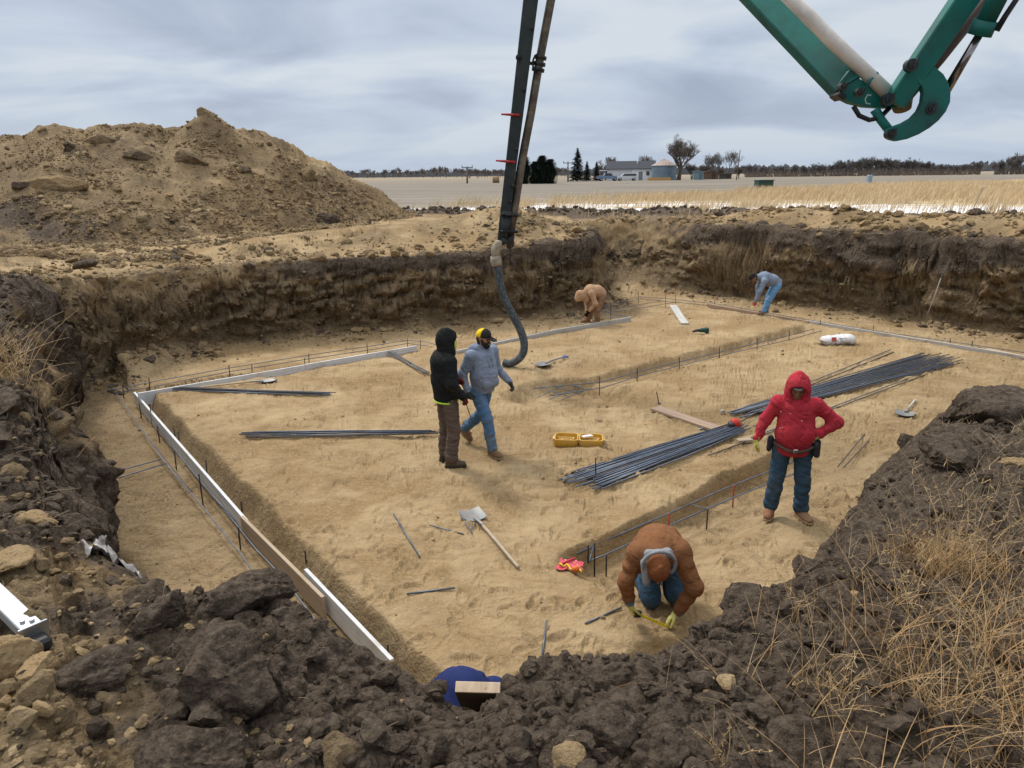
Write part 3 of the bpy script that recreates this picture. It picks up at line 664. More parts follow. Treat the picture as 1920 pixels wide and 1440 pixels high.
# crumbs clinging to the cut walls
n = 30000; i = R.integers(0, 21, n); e0 = PIT[i]; e1 = PIT[i + 1]; ln = np.hypot(*(e1 - e0).T); k = R.random(n) < ln / ln.max() + .1; e0, e1 = e0[k], e1[k]; n = len(e0); nr = np.stack([-(e1 - e0)[:, 1], (e1 - e0)[:, 0]], 1); nr /= np.linalg.norm(nr, axis=1)[:, None]
p = e0 + (e1 - e0) * R.random(n)[:, None] + nr * (R.uniform(-.26, .26, n) - .28)[:, None]; x, y = p.T; h, g = macro(x, y); k = (g['t'] > .06) & (g['t'] < .94) & (g['far'] > .5) & ((PN(g['arc'], h, .5, 6) > .0) | (R.random(n) < .15)); x, y, h = x[k], y[k], h[k]; ds = wall_disp(g['arc'][k], h) * np.clip(4 * g['t'][k] * (1 - g['t'][k]), 0, 1)
s = sizes(len(x), .025, .10, 1.7); pn_ = PN(g['arc'][k], h, 1.6, 4) * .5; lim = np.where(x > 2.4, .8, .95) + .0 * x; dd_ = ss(-.25, .25, h - lim + pn_) * np.where((x < -4.5), .45, .95)
obs.append(scatter('c', np.stack([x - g['nx'][k] * ds, y - g['ny'][k] * ds, h], 1), s, 1, np.where(R.random(len(x)) < .1, .3, dd_), R.uniform(.5, .95, len(x)), 79))
# windrow
n = 2600; a_ = np.radians(R.uniform(-10, 44, n)); r = R.uniform(27, 36, n); x, y = r * np.sin(a_), r * np.cos(a_); h, g = macro(x, y); k = (g['db2'] < 1.3) & (x < 9.5 + R.normal(0, .8, n)); x, y = x[k], y[k]
obs.append(scatter('c', np.stack([x, y, ground_at(x, y) + .03], 1), sizes(len(x), .07, .22, 1.6), 1, R.uniform(.85, 1.1, len(x)), np.full(len(x), .3), 78))
join_stuff('rubble', obs, 'crumbled clay and topsoil rubble along the foot of the pit walls', 'rubble')

# single clods one can point to
def clod(px, py, z, size, dark, brown, label, seed, sink=.3, rot=0., grp=None):
    V, T = lump(5, seed, planes=9, nz=.05, soft=.25)
    c_, s_ = math.cos(rot), math.sin(rot); V = V * np.array(size) / 2
    V = np.stack([V[:, 0] * c_ - V[:, 1] * s_, V[:, 0] * s_ + V[:, 1] * c_, V[:, 2]], 1)
    # cracks and fine crumble
    cr = ss(.055, 0, np.abs(PN(V[:, 0] * 1.0, V[:, 1] + V[:, 2] * .8, max(size) * .33, seed % 7))); cr = cr * ss(-.1, .3, PN(V[:, 0], V[:, 1] + V[:, 2], max(size) * .5, 3))
    nn = V / (np.linalg.norm(V, axis=1)[:, None] + 1e-6); V = V - nn * (cr * .02 * max(size) * 2)[:, None]
    p = U(px, py, z) if not isinstance(px, Vector) else px
    g = GZ(p.x, p.y) if py is not None and z is not None else p.z
    o = nmesh('soil_clod', V, None, SOIL, smooth=True, F3=T); smooth_angle(o, 50)
    o.location = (p.x, p.y, g + size[2] * (.5 - sink))
    a = o.data.color_attributes.new('soil', 'FLOAT_COLOR', 'POINT'); c = np.zeros((len(V), 4), np.float32); c[:] = (dark, 1, brown, 1); a.data.foreach_set('color', c.ravel())
    return tag(o, label, 'soil clod')
def onz(px, py, z): return U(px, py, z)
CL = [
 (430, 1300, 2.0, (.36, .34, .24), .78, .3, 'big cracked grey soil block standing on the dark near bank', 101, .25, .4),
 (380, 1410, 2.05, (.34, .26, .16), .8, .3, 'flat grey soil slab below the big cracked block', 102, .3, .1),
 (85, 1300, 2.0, (.12, .12, .10), 0, .0, 'rounded tan clay lump left of the black hollow on the near bank', 103, .2, .8),
 (22, 1275, 2.0, (.20, .18, .16), 0, .1, 'large tan clay chunk at the left edge above the lumps', 104, .25, 1.2),
 (28, 1090, 2.0, (.20, .16, .08), 0, .1, 'flat tan clay slab near the left edge above the aluminium bar', 105, .3, 1.9),
 (68, 962, 1.95, (.20, .17, .11), 0, .1, 'pale tan clay lump on the left bank above the white plastic', 106, .25, .3),
 (310, 1175, 1.95, (.24, .20, .16), .85, .3, 'dark soil block left of the pit edge behind the cracked one', 107, .3, .9),
 (470, 1150, 1.95, (.40, .26, .20), .85, .3, 'long dark soil block lying along the pit rim', 108, .35, .2),
 (1845, 800, 1.8, (.75, .55, .42), .9, .3, 'dark lump of topsoil bulging over the right rim', 109, .35, .5),
 (1905, 870, 2.0, (.26, .2, .14), 0, .1, 'yellowish clay lump at the right edge of the picture', 110, .3, .2),
 (1780, 895, 1.9, (.45, .35, .22), .88, .3, 'dark soil block under the yellowish lump on the right bank', 111, .35, 1.),
 (1510, 1075, 1.9, (.16, .14, .09), .8, .3, 'small grey soil block on the right bank below the man in red', 112, .25, .2),
 (1010, 1330, 1.9, (.15, .11, .09), .9, .3, 'dark crumbly clod right of the lumber end', 118, .4, .7),
 (1130, 1360, 2.0, (.20, .18, .13), .85, .3, 'dark clod at the bottom between the lumber end and the grass', 114, .3, .7),
 (1370, 1170, 1.9, (.12, .10, .08), .85, .3, 'dark clod on the near rim right of the kneeling man', 115, .3, .7),
 (1240, 1395, 2.0, (.18, .16, .11), .85, .3, 'dark clod at the bottom edge in front of the dry grass', 116, .3, .1),
 (190, 1290, 2.0, (.30, .20, .13), .92, .3, 'black soil block with a hollow beside the tan lump', 117, .35, .6),
]
for c in CL: clod(*c)
def heap_clod(px, py, y, size, dark, brown, label, seed, rot=0.):
    p = DD(px, py, y); clod(p, None, None, size, dark, brown, label, seed, 0.5, rot)
heap_clod(386, 224, 27.8, (.70, .6, .75), .05, .55, 'clay boulder perched on the very peak of the spoil heap', 120, 1.3)
for px, py, sz, dk, br, lb, sd_n in ((352, 300, (1.1, .8, .75), .42, .7, 'long dark slab sticking out of the heap below its peak', 121), (575, 331, (.75, .5, .55), .3, .5, 'brown boulder on the right slope of the heap', 122),
        (193, 262, (.8, .5, .45), .35, .5, 'grey brown boulder near the crest left of the heap peak', 123), (257, 294, (.8, .5, .4), .5, .6, 'thin dark slab on the upper heap between two boulders', 124), (110, 350, (1.4, .6, .5), .0, .2, 'broad tan slab on the left slope of the heap', 125),
        (42, 352, (.5, .4, .35), .9, .4, 'small black clod on the left slope of the heap', 126), (612, 412, (.8, .5, .45), .7, .5, 'dark clod at the right foot of the heap', 127), (455, 322, (.5, .4, .32), .55, .6, 'black clod halfway down the heap below its peak', 128)):
    az_ = math.atan2(*(ray(px, py).xy)); rs = np.linspace(20, 33, 260); d = ray(px, py); dn = math.hypot(d.x, d.y); zz = HC + d.z / dn * rs; hh = ground_at(rs * math.sin(az_), rs * math.cos(az_)); i = int(np.argmax(hh > zz)); r_ = rs[i] if hh[i] > zz[i] else 25
    clod(Vector((r_ * math.sin(az_), r_ * math.cos(az_), float(hh[i]))), None, None, sz, dk, br, lb, sd_n, .5, .3)
for px, py, y_, sz, dk, lb, sd_n in ((293, 510, 17.0, (.45, .3, .2), 0.15, 'pale flat rock on the lip of the back wall', 130), (285, 547, 16.7, (.42, .3, .28), 0.0, 'oval tan clay lump stuck in the back wall', 131), (157, 497, 15.8, (.55, .3, .2), .9, 'black flat clod on the lip at the left of the back wall', 132)):
    heap_clod(px, py, y_, sz, dk, .2, lb, sd_n, .4)
# ------------------------------------------------------------------ smooth bodies from blended limbs
def surfnets(f, o, h):
    s = f < 0; nx, ny, nz = f.shape
    cnt = np.zeros((nx - 1, ny - 1, nz - 1), np.float32); acc = np.zeros((nx - 1, ny - 1, nz - 1, 3), np.float32)
    cor = [(i, j, k) for i in (0, 1) for j in (0, 1) for k in (0, 1)]
    def sl(a, c): return a[c[0]:nx - 1 + c[0], c[1]:ny - 1 + c[1], c[2]:nz - 1 + c[2]]
    for a in cor:
        for ax in range(3):
            if a[ax]: continue
            b = list(a); b[ax] = 1
            fa, fb = sl(f, a), sl(f, b); m_ = (fa < 0) != (fb < 0)
            idx = np.nonzero(m_); va, vb = fa[idx], fb[idx]; t = va / (va - vb)
            cnt[idx] += 1
            for d in range(3): acc[idx + (np.full(len(t), d),)] += a[d] + (t if d == ax else 0)
    act = np.nonzero(cnt > 0); ids = np.full(cnt.shape, -1, np.int64); ids[act] = np.arange(len(act[0]))
    V = (np.stack(act, 1) + acc[act] / cnt[act][:, None]) * h + o
    Q = []
    for ax in range(3):
        o1, o2 = (ax + 1) % 3, (ax + 2) % 3
        A = [slice(None)] * 3; B = [slice(None)] * 3; A[ax] = slice(0, -1); B[ax] = slice(1, None)
        d = s[tuple(A)] != s[tuple(B)]; I = np.array(np.nonzero(d)).T
        I = I[(I[:, o1] > 0) & (I[:, o2] > 0) & (I[:, o1] < f.shape[o1] - 1) & (I[:, o2] < f.shape[o2] - 1)]
        if not len(I): continue
        def cell(u, v):
            J = I.copy(); J[:, o1] -= u; J[:, o2] -= v; return ids[J[:, 0], J[:, 1], J[:, 2]]
        q = np.stack([cell(1, 1), cell(0, 1), cell(0, 0), cell(1, 0)], 1)
        pos = s[I[:, 0], I[:, 1], I[:, 2]]; q[~pos] = q[~pos][:, ::-1]; Q.append(q)
    return V, np.concatenate(Q)
def A3(v): return np.array(v, float)
def unit(v): v = A3(v); return v / (np.linalg.norm(v) + 1e-9)
class Flesh:
    def __init__(s, k=.03): s.P = []; s.cuts = []; s.k = k
    def cap(s, a, b, ra, rb=None, u=None, ku=1.0, wr=0.0, k=None):
        s.P.append((A3(a), A3(b), ra, ra if rb is None else rb, None if u is None else unit(u), ku, wr, s.k if k is None else k)); return s
    def ball(s, c, r, u=None, ku=1.0, k=None): return s.cap(c, A3(c) + (0, 0, 1e-4), r, r, u, ku, 0, k)
    def plane(s, p, n): s.cuts.append(('p', A3(p), unit(n))); return s      # removes the side n points to
    def hole(s, a, b, r, u=None, ku=1.0): s.cuts.append(('h', A3(a), A3(b), r, None if u is None else unit(u), ku)); return s
    def dist(s, X, a, b, ra, rb, u, ku, wr):
        ba = b - a; L2 = ba @ ba; d0 = X - a; t = np.clip(d0 @ ba / L2, 0, 1); q = d0 - t[..., None] * ba; r = ra + (rb - ra) * t
        if wr:
            L_ = math.sqrt(L2); w1 = np.cross(ba, (0.3, .5, .8)); w1 = w1 / np.linalg.norm(w1)
            r = r + wr * (PN(t * L_, (q @ w1) * .45 + a[0], .055, 2) + .5 * PN(t * L_ * .6, (q @ w1) + a[1], .05, 3))
        if u is not None:
            c_ = q @ u; q = q + (c_ * (1 / ku - 1))[..., None] * u
            return (np.linalg.norm(q, axis=-1) - r) * (1 if ku >= 1 else ku)
        return np.linalg.norm(q, axis=-1) - r
    def mesh(s, h=.012):
        lo = np.min([np.minimum(p[0] - p[2] * max(1, p[5]), p[1] - p[3] * max(1, p[5])) for p in s.P], 0) - 4 * h - .02
        hi = np.max([np.maximum(p[0] + p[2] * max(1, p[5]), p[1] + p[3] * max(1, p[5])) for p in s.P], 0) + 4 * h + .02
        n = np.ceil((hi - lo) / h).astype(int) + 1; F = np.full(n, .3)
        ax = [lo[i] + np.arange(n[i]) * h for i in range(3)]
        for (a, b, ra, rb, u, ku, wr, k) in s.P:
            m_ = max(ra, rb) * max(1, ku) + k + 3 * h
            l = np.maximum(0, np.floor((np.minimum(a, b) - m_ - lo) / h).astype(int)); g = np.minimum(n, np.ceil((np.maximum(a, b) + m_ - lo) / h).astype(int) + 1)
            S = tuple(slice(l[i], g[i]) for i in range(3)); X = np.stack(np.meshgrid(*[ax[i][S[i]] for i in range(3)], indexing='ij'), -1)
            d = s.dist(X, a, b, ra, rb, u, ku, wr); o = F[S]
            if k > 0: q = np.maximum(k - np.abs(d - o), 0) / k; F[S] = np.minimum(d, o) - q * q * k * .25
            else: F[S] = np.minimum(d, o)
        if s.cuts:
            X = np.stack(np.meshgrid(*ax, indexing='ij'), -1)
            for c in s.cuts:
                if c[0] == 'p': F = np.maximum(F, (X - c[1]) @ c[2])
                else: F = np.maximum(F, -s.dist(X, c[1], c[2], c[3], c[3], c[4], c[5], 0))
        F[0] = F[-1] = .1; F[:, 0] = F[:, -1] = .1; F[:, :, 0] = F[:, :, -1] = .1
        return surfnets(F, lo, h)
    def build(s, name, mat, parent=None, h=.012, base=None):
        V, Q = s.mesh(h)
        # one relaxing pass
        for _ in range(1):
            acc = np.zeros_like(V); c = np.zeros(len(V))
            for i in range(4):
                np.add.at(acc, Q[:, i], V[Q[:, (i + 1) % 4]]); np.add.at(acc, Q[:, i], V[Q[:, (i + 3) % 4]]); np.add.at(c, Q[:, i], 2)
            V = V * .6 + .4 * acc / np.maximum(c, 1)[:, None]
        if name in ('jacket', 'hoodie', 'sweatshirt', 'trousers', 'hood'):
            e1, e2 = V[Q[:, 2]] - V[Q[:, 0]], V[Q[:, 3]] - V[Q[:, 1]]; fn = np.cross(e1, e2); vn = np.zeros_like(V)
            for i in range(4): np.add.at(vn, Q[:, i], fn)
            vn /= np.linalg.norm(vn, axis=1)[:, None] + 1e-9; sd_n = len(V) % 17
            u, v = V[:, 0] * .8 + V[:, 1] * .6 + sd_n, V[:, 2] + .35 * (V[:, 0] - V[:, 1])
            a1 = np.abs(PN(u * .55, v, .10, 1)); a2 = np.abs(PN(u, v * .8 + u * .4, .055, 3)); wt = .5 + .5 * ss(-.3, .3, PN(u, v, .3, 2))
            V = V - vn * ((.009 * ss(.14, 0, a1) + .0025 * ss(.14, 0, a2)) * wt)[:, None]
        if base is not None: V = V - np.asarray(base)
        return nmesh(name, V, Q, mat, parent, True)

SKIN = simple('skin', (.36, .19, .115), .55, var=.08, scale=30)
SKIN_D = simple('skin_brown', (.24, .12, .07), .55, var=.08, scale=30)
HAIRM = simple('hair', (.012, .010, .009), .7)
EYEM = simple('eye', (.02, .015, .012), .2)
TEETH = simple('teeth', (.6, .56, .5), .3)
def cloth(name, col, dirt=None, amt=.5, wr=.006, var=.14, dsc=3.0):
    m = simple(name, col, .9, 0, var, 9, 0, 45, dirt, dsc, amt, .15); N, L = m.node_tree.nodes, m.node_tree.links; b = N['Principled BSDF']; v = objvec(N)
    n = noise(N, L, v, 7, 3, .5, 1.6); r = math2(N, L, 'ABSOLUTE', math2(N, L, 'SUBTRACT', n, .5)); r = rng(N, L, r, 0, .12)
    n2_ = noise(N, L, v, 19, 3, .5, 1.2); r2 = math2(N, L, 'ABSOLUTE', math2(N, L, 'SUBTRACT', n2_, .5)); r2 = rng(N, L, r2, 0, .12)
    h = math2(N, L, 'ADD', r, math2(N, L, 'MULTIPLY', r2, .35)); n1_ = bump(N, L, h, .35, .004 * wr / .006 * 3.4)
    L.new(bump(N, L, noise(N, L, v, 260, 2), .3, .002, n1_), b.inputs['Normal']); return m
M_BLK = cloth('black_cloth', (.013, .015, .016), (.06, .05, .04), .25)
M_LIME = simple('lime_lining', (.50, .80, .06), .7)
M_GRYH = cloth('blue_grey_sweatshirt', (.235, .285, .375), (.17, .18, .20), .35)
M_RED = cloth('red_sweatshirt', (.46, .035, .055), (.30, .05, .05), .45, dsc=6)
M_BRN = cloth('brown_duck_jacket', (.225, .100, .045), (.12, .06, .03), .45, .005)
M_BEAN = cloth('brown_knit', (.20, .072, .028), (.13, .05, .02), .3, .003)
M_FLEECE = cloth('grey_fleece', (.27, .28, .31), (.26, .24, .20), .3, .006)
M_TAN = cloth('tan_duck_cloth', (.47, .295, .18), (.34, .20, .12), .5, .010); M_TAN2 = cloth('tan_duck_trousers', (.29, .17, .10), (.20, .115, .07), .6, .010)
M_GRY2 = cloth('grey_sweatshirt', (.22, .27, .36), (.14, .16, .2), .3)
M_NAVY = cloth('navy_sweatshirt', (.022, .034, .125), (.015, .02, .07), .3, .001)
M_JEAN = cloth('blue_jeans', (.085, .18, .33), (.21, .21, .15), .6, dsc=4)
M_JEAN2 = cloth('dark_jeans', (.035, .075, .125), (.085, .105, .12), .5, dsc=4)
M_JEAN3 = cloth('pale_jeans', (.16, .34, .57), (.08, .19, .36), .5, dsc=5)
M_PANT = cloth('brown_grey_trousers', (.125, .095, .078), (.08, .06, .05), .4)
M_BOOT = cloth('tan_boot_leather', (.20, .125, .07), (.11, .075, .045), .5)
M_BOOTR = cloth('brown_boot_leather', (.26, .13, .075), (.30, .22, .13), .6)
M_BOOTG = cloth('dark_boot_leather', (.075, .06, .048), (.15, .11, .07), .5)
M_SOLE = simple('boot_sole', (.30, .22, .13), .9)
M_SOLED = simple('dark_boot_sole', (.04, .03, .022), .9)
M_GLG = cloth('grey_glove', (.055, .058, .062)); M_GLR = cloth('red_brown_glove', (.14, .02, .015), (.05, .015, .012), .6)
M_GLY = cloth('yellow_glove', (.50, .46, .10), (.62, .60, .45), .4); M_GLO = cloth('orange_glove', (.5, .08, .04)); M_GLB = cloth('black_glove', (.012, .012, .013))
M_YEL = cloth('yellow_mesh', (.80, .55, .02), None, 0, .002); M_CAPB = cloth('black_cap_cloth', (.03, .027, .025)); M_WHT = simple('white_thread', (.75, .75, .75), .8)
M_BELT = simple('leather_belt', (.06, .035, .02), .6, dirt=(.2, .15, .1)); M_STEEL = simple('steel', (.45, .46, .48), .35, .9)

def hand(F, w, d, n, th, curl=.5, s=1.0, r=.0095, spread=.0):
    """palm and five fingers: wrist w, pointing d, palm side n, thumb side th"""
    w, d, n, th = A3(w), unit(d), unit(n), unit(th); th = unit(th - d * (th @ d)); n = unit(np.cross(d, th)) * np.sign(np.cross(d, th) @ n + 1e-9)
    F.cap(w, w + d * .03 * s, .024 * s, .026 * s, th, 1.2, k=.012)
    F.cap(w + d * .03 * s, w + d * .078 * s, .0165 * s, .0165 * s, th, 2.1, k=.010)
    for i, (o, L_) in enumerate(((.029, .072), (.0105, .082), (-.008, .075), (-.026, .058))):
        p = w + d * (.085 - .004 * abs(i - 1)) * s + th * o * s; an = .15 + curl * .5; seg = (.45, .32, .25); sp = th * spread * (1.5 - i)
        for j, f in enumerate(seg):
            dr = unit(d * math.cos(an) + n * math.sin(an) + sp); q = p + dr * L_ * f * s; F.cap(p, q, r * (1 - .08 * j) * s, r * (.92 - .08 * j) * s, k=.004); p = q; an += curl * (1.15 - .1 * i * 0) + .04 * i
    p = w + d * .028 * s + th * .026 * s; an = .65
    for j, L_ in enumerate((.042, .034, .028)):
        dr = unit(d * math.cos(an) + th * math.sin(an) + n * (.25 + curl * .5)); q = p + dr * L_ * s; F.cap(p, q, (.0135 - .0015 * j) * s, (.012 - .0015 * j) * s, k=.006); p = q; an -= .3
def boot(parent, ankle, heel_dir, mat, sole, base, tilt=0., shaft=.15, s=1.0, lean=None):
    """heel_dir: horizontal direction from heel to toe; tilt lifts the heel"""
    a = A3(ankle); f = unit((heel_dir[0], heel_dir[1], 0)); up = A3((0, 0, 1)); f, up = f * math.cos(tilt) - up * math.sin(tilt), up * math.cos(tilt) + f * math.sin(tilt)
    sd = np.cross(f, up); b = Flesh(.03)
    ln = unit(lean) if lean is not None else up
    b.cap(a - up * .03, a + ln * shaft * .5 * s, .052 * s, .056 * s, wr=.003); b.cap(a - up * .055 * s - f * .035 * s, a - up * .052 * s + f * .07 * s, .045 * s, .045 * s)
    b.cap(a - up * .06 * s + f * .07 * s, a - up * .066 * s + f * .165 * s, .046 * s, .036 * s, sd, 1.22)
    b.plane(a - up * .088 * s, -up)
    o = b.build('boot', mat, parent, .009, base)
    c = Flesh(.03); c.cap(a - up * .085 * s - f * .045 * s, a - up * .085 * s + f * .05 * s, .046 * s, .044 * s, sd, 1.0); c.cap(a - up * .085 * s + f * .05 * s, a - up * .087 * s + f * .17 * s, .046 * s, .04 * s, sd, 1.22)
    c.plane(a - up * .080 * s, up); c.plane(a - up * .108 * s, -up)
    c.build('sole', sole, o, .009, base); return o
def head(F, c, f, u, s=1.0):
    """skull, jaw, nose, ears, brow and lips on centre c, facing f, crown towards u"""
    c, f, u = A3(c), unit(f), unit(u); u = unit(u - f * (u @ f)); r = np.cross(f, u)
    F.cap(c + u * .035 * s - f * .02 * s, c + u * .03 * s + f * .012 * s, .080 * s, .078 * s, r, .93, k=.03)
    F.cap(c - u * .02 * s + f * .02 * s, c - u * .072 * s + f * .045 * s, .062 * s, .036 * s, r, 1.0, k=.03)
    F.cap(c + u * .028 * s + f * .078 * s, c + u * .026 * s + f * .08 * s, .016 * s, .016 * s, r, 2.2, k=.012)
    F.cap(c + u * .02 * s + f * .088 * s, c - u * .022 * s + f * .104 * s, .009 * s, .0135 * s, k=.008)
    F.cap(c - u * .05 * s + f * .085 * s, c - u * .052 * s + f * .085 * s, .010 * s, .010 * s, r, 2.2, k=.006)
    for q in (-1, 1):
        F.cap(c + r * q * .074 * s + u * .02 * s, c + r * q * .075 * s - u * .022 * s - f * .004 * s, .013 * s, .010 * s, k=.006)
        F.cap(c + r * q * .04 * s - u * .012 * s + f * .062 * s, c + r * q * .04 * s - u * .014 * s + f * .062 * s, .018 * s, k=.015)
def person(label, J, mat=SKIN, s=1.0, group=None):
    """one continuous body from the joints J (world positions), top-level object at the feet"""
    base = A3(J['base']); b = Flesh(.03); u = unit(A3(J['shR']) - A3(J['shL']))
    b.cap(J['pelvis'], J['belly'], .115, .105, u, 1.2); b.cap(J['belly'], J['chest'], .105, .12, u, 1.25); b.cap(J['chest'], J['neck'], .10, .055, u, 1.2)
    b.cap(J['neck'], J['head'], .052, .05); head(b, J['head'], J['hf'], J['hu'])
    for q in 'LR':
        b.cap(J['chest'], J['sh' + q], .07, .062); b.cap(J['sh' + q], J['el' + q], .052, .040); b.cap(J['el' + q], J['wr' + q], .040, .027)
        hand(b, J['wr' + q], J['hd' + q], J['hn' + q], J['ht' + q], J.get('cu' + q, .5), .93, .0085)
        b.cap(J['pelvis'], J['hip' + q], .10, .085); b.cap(J['hip' + q], J['kn' + q], .082, .055); b.cap(J['kn' + q], J['an' + q], .053, .036)
        f = unit(J['ft' + q]); b.cap(A3(J['an' + q]) - (0, 0, .03), A3(J['an' + q]) - (0, 0, .066) + f * .12, .026, .017)
    o = b.build('person', mat, None, .010, base); o.location = base
    tag(o, label, 'person', group)
    r = np.cross(unit(J['hf']), unit(J['hu'])); hc = A3(J['head']); hf = unit(J['hf']); hu = unit(J['hu'])
    for q in (-1, 1):
        e = MB(); p = hc + hf * .0805 + hu * .008 + r * q * .031 - base; V, T = ICO[2]; e.add(V * .0115 + p, None, T); e.build('eye', EYEM, o, True)
    return o, base
def sleeves(F, J, ra=.068, rb=.055, rc=.045, wr=.006, end=1.0):
    for q in 'LR':
        w = A3(J['el' + q]) + (A3(J['wr' + q]) - A3(J['el' + q])) * end
        F.cap(J['chest'], J['sh' + q], .09, .078); F.cap(J['sh' + q], J['el' + q], ra + .006, rb, wr=wr); F.cap(J['el' + q], w, rb, rc, wr=wr)
def trousers(J, mat, parent, base, ru=.10, rk=.074, rc=.068, wr=.006, waist=None, h=.011, shirt=None):
    F = Flesh(.03); u = unit(A3(J['shR']) - A3(J['shL'])); 
    F.cap(J['pelvis'], A3(J['pelvis']) + (A3(J['belly']) - A3(J['pelvis'])) * .5, .128, .118, u, 1.22)
    for q in 'LR':
        F.cap(A3(J['hip' + q]), J['kn' + q], ru, rk, wr=wr, k=.02); e = A3(J['an' + q]) + unit(A3(J['kn' + q]) - A3(J['an' + q])) * .02; F.cap(J['kn' + q], e, rk, rc, wr=wr * 1.4, k=.02)
    return F.build('trousers', mat, parent, h, base)
# ------------------------------------------------------------------ the people
def frame(base, fw):
    f = unit((fw[0], fw[1], 0)); r = A3((f[1], -f[0], 0)); b = A3(base)
    def W(x, y, z): return b + r * x + f * y + A3((0, 0, z))
    def V(x, y, z): return r * x + f * y + A3((0, 0, z))
    return W, V
def ring(pts, r, name, mat, parent, base, n=8):
    m_ = MB(); P = [A3(p) - base for p in pts]; m_.tube(P + [P[0], P[1]], r, n, cap=False); return m_.build(name, mat, parent, True)
def gloves(J, mat, parent, base, cuff=None, q_='LR', g=1.0):
    for q in q_:
        F = Flesh(.01); w = A3(J['wr' + q]); d = unit(J['hd' + q]); hand(F, w, d, J['hn' + q], J['ht' + q], J.get('cu' + q, .5), 1.0 * g, .0115, J.get('sp' + q, 0))
        F.cap(w + d * .01, w + (A3(J['el' + q]) - w) * .22, .036, .044, k=.015); F.build('glove', mat, parent, .0055, base)

# dark jacket, seen from behind
zf = max(GZ(-.95, 8.95), GZ(-.78, 8.85), GZ(-.86, 8.92))
W, V = frame((-.86, 8.92, zf), (.87, .45))
J = dict(base=W(0, 0, 0), pelvis=W(0, 0, .98), belly=W(0, .0, 1.13), chest=W(0, -.01, 1.36), neck=W(0, .0, 1.55), head=W(0, .05, 1.69), hf=V(.08, 1, -.12), hu=V(0, .1, 1),
    shR=W(.19, -.01, 1.46), elR=W(.27, -.04, 1.19), wrR=W(.26, .13, .985), hdR=V(-.05, .35, -.9), hnR=V(-1, 0, 0), htR=V(-.2, 1, .2), cuR=.9,
    shL=W(-.19, -.01, 1.46), elL=W(-.26, .0, 1.19), wrL=W(-.16, .20, 1.08), hdL=V(.6, .7, 0), hnL=V(0, -1, 0), htL=V(0, 0, 1), cuL=.6,
    hipR=W(.10, 0, .93), knR=W(.13, .03, .52), anR=W(.14, -.03, .11), ftR=V(.35, 1, 0), hipL=W(-.10, 0, .93), knL=W(-.12, .02, .52), anL=W(-.13, -.01, .11), ftL=V(-.15, 1, 0))
pA, bA = person('person in a black hooded jacket and brown trousers, back turned, holding a rod', J, SKIN_D)
u_ = V(1, 0, 0)
F = Flesh(.045); F.cap(W(0, -.01, .99), W(0, -.02, 1.18), .155, .165, u_, 1.30, .007); F.cap(W(0, -.02, 1.18), W(0, -.03, 1.42), .165, .165, u_, 1.36, .007); F.cap(W(0, -.02, 1.46), W(0, 0, 1.55), .13, .09, u_, 1.2)
sleeves(F, J, .074, .068, .055, .009, .93); F.cap(W(.22, .02, 1.03), W(.1, .1, 1.0), .05, wr=.004); F.plane(W(0, 0, .93), (0, 0, -1)); F.build('jacket', M_BLK, pA, .0105, bA)
F = Flesh(.02); F.cap(W(0, -.01, .945), W(0, -.01, .975), .158, .158, u_, 1.27); F.plane(W(0, 0, .99), (0, 0, 1)); F.plane(W(0, 0, .91), (0, 0, -1)); F.build('waistband', M_BLK, pA, .011, bA)
ring([W(.19 * math.cos(a), -.01 + .15 * math.sin(a), .908) for a in np.linspace(0, 2 * PI, 24)[:-1]], .014, 'lime_hem', M_LIME, pA, bA)
hc = A3(J['head'])
F = Flesh(.05); F.cap(hc + V(0, -.045, .055), hc + V(0, .01, .05), .118, .108, u_, .93, .006); F.cap(hc + V(0, -.05, -.02), hc + V(0, -.03, -.13), .112, .125, u_, 1.05, .008); F.cap(hc + V(0, -.05, .12), hc + V(0, -.02, .13), .05, .04)
F.hole(hc + V(0, .11, .015), hc + V(0, .13, -.09), .088, u_, .9); F.build('hood', M_BLK, pA, .0095, bA)
ring([hc + V(.083 * math.cos(a), .072 - .012 * math.cos(a) ** 2, -.03 + .125 * math.sin(a)) for a in np.linspace(0, 2 * PI, 26)[:-1]], .012, 'lime_lining', M_LIME, pA, bA)
trousers(J, M_PANT, pA, bA, .112, .088, .088, .009)
gloves(J, M_GLR, pA, bA)
for q in 'LR': boot(pA, J['an' + q], J['ft' + q], M_BOOTG, M_SOLED, bA, shaft=.1)
r0 = A3(J['wrR']) + unit(J['hdR']) * .085; 
m_ = MB(); tip = A3(U(888, 798, .32)); m_.tube([r0 - unit(tip - r0) * .12, r0, tip], .007, 8); o = m_.build('hand_rod', simple('dark_steel_rod', (.06, .06, .065), .5, .6), None, True); tag(o, 'short dark rod held in the red glove of the person in the black jacket', 'rod')

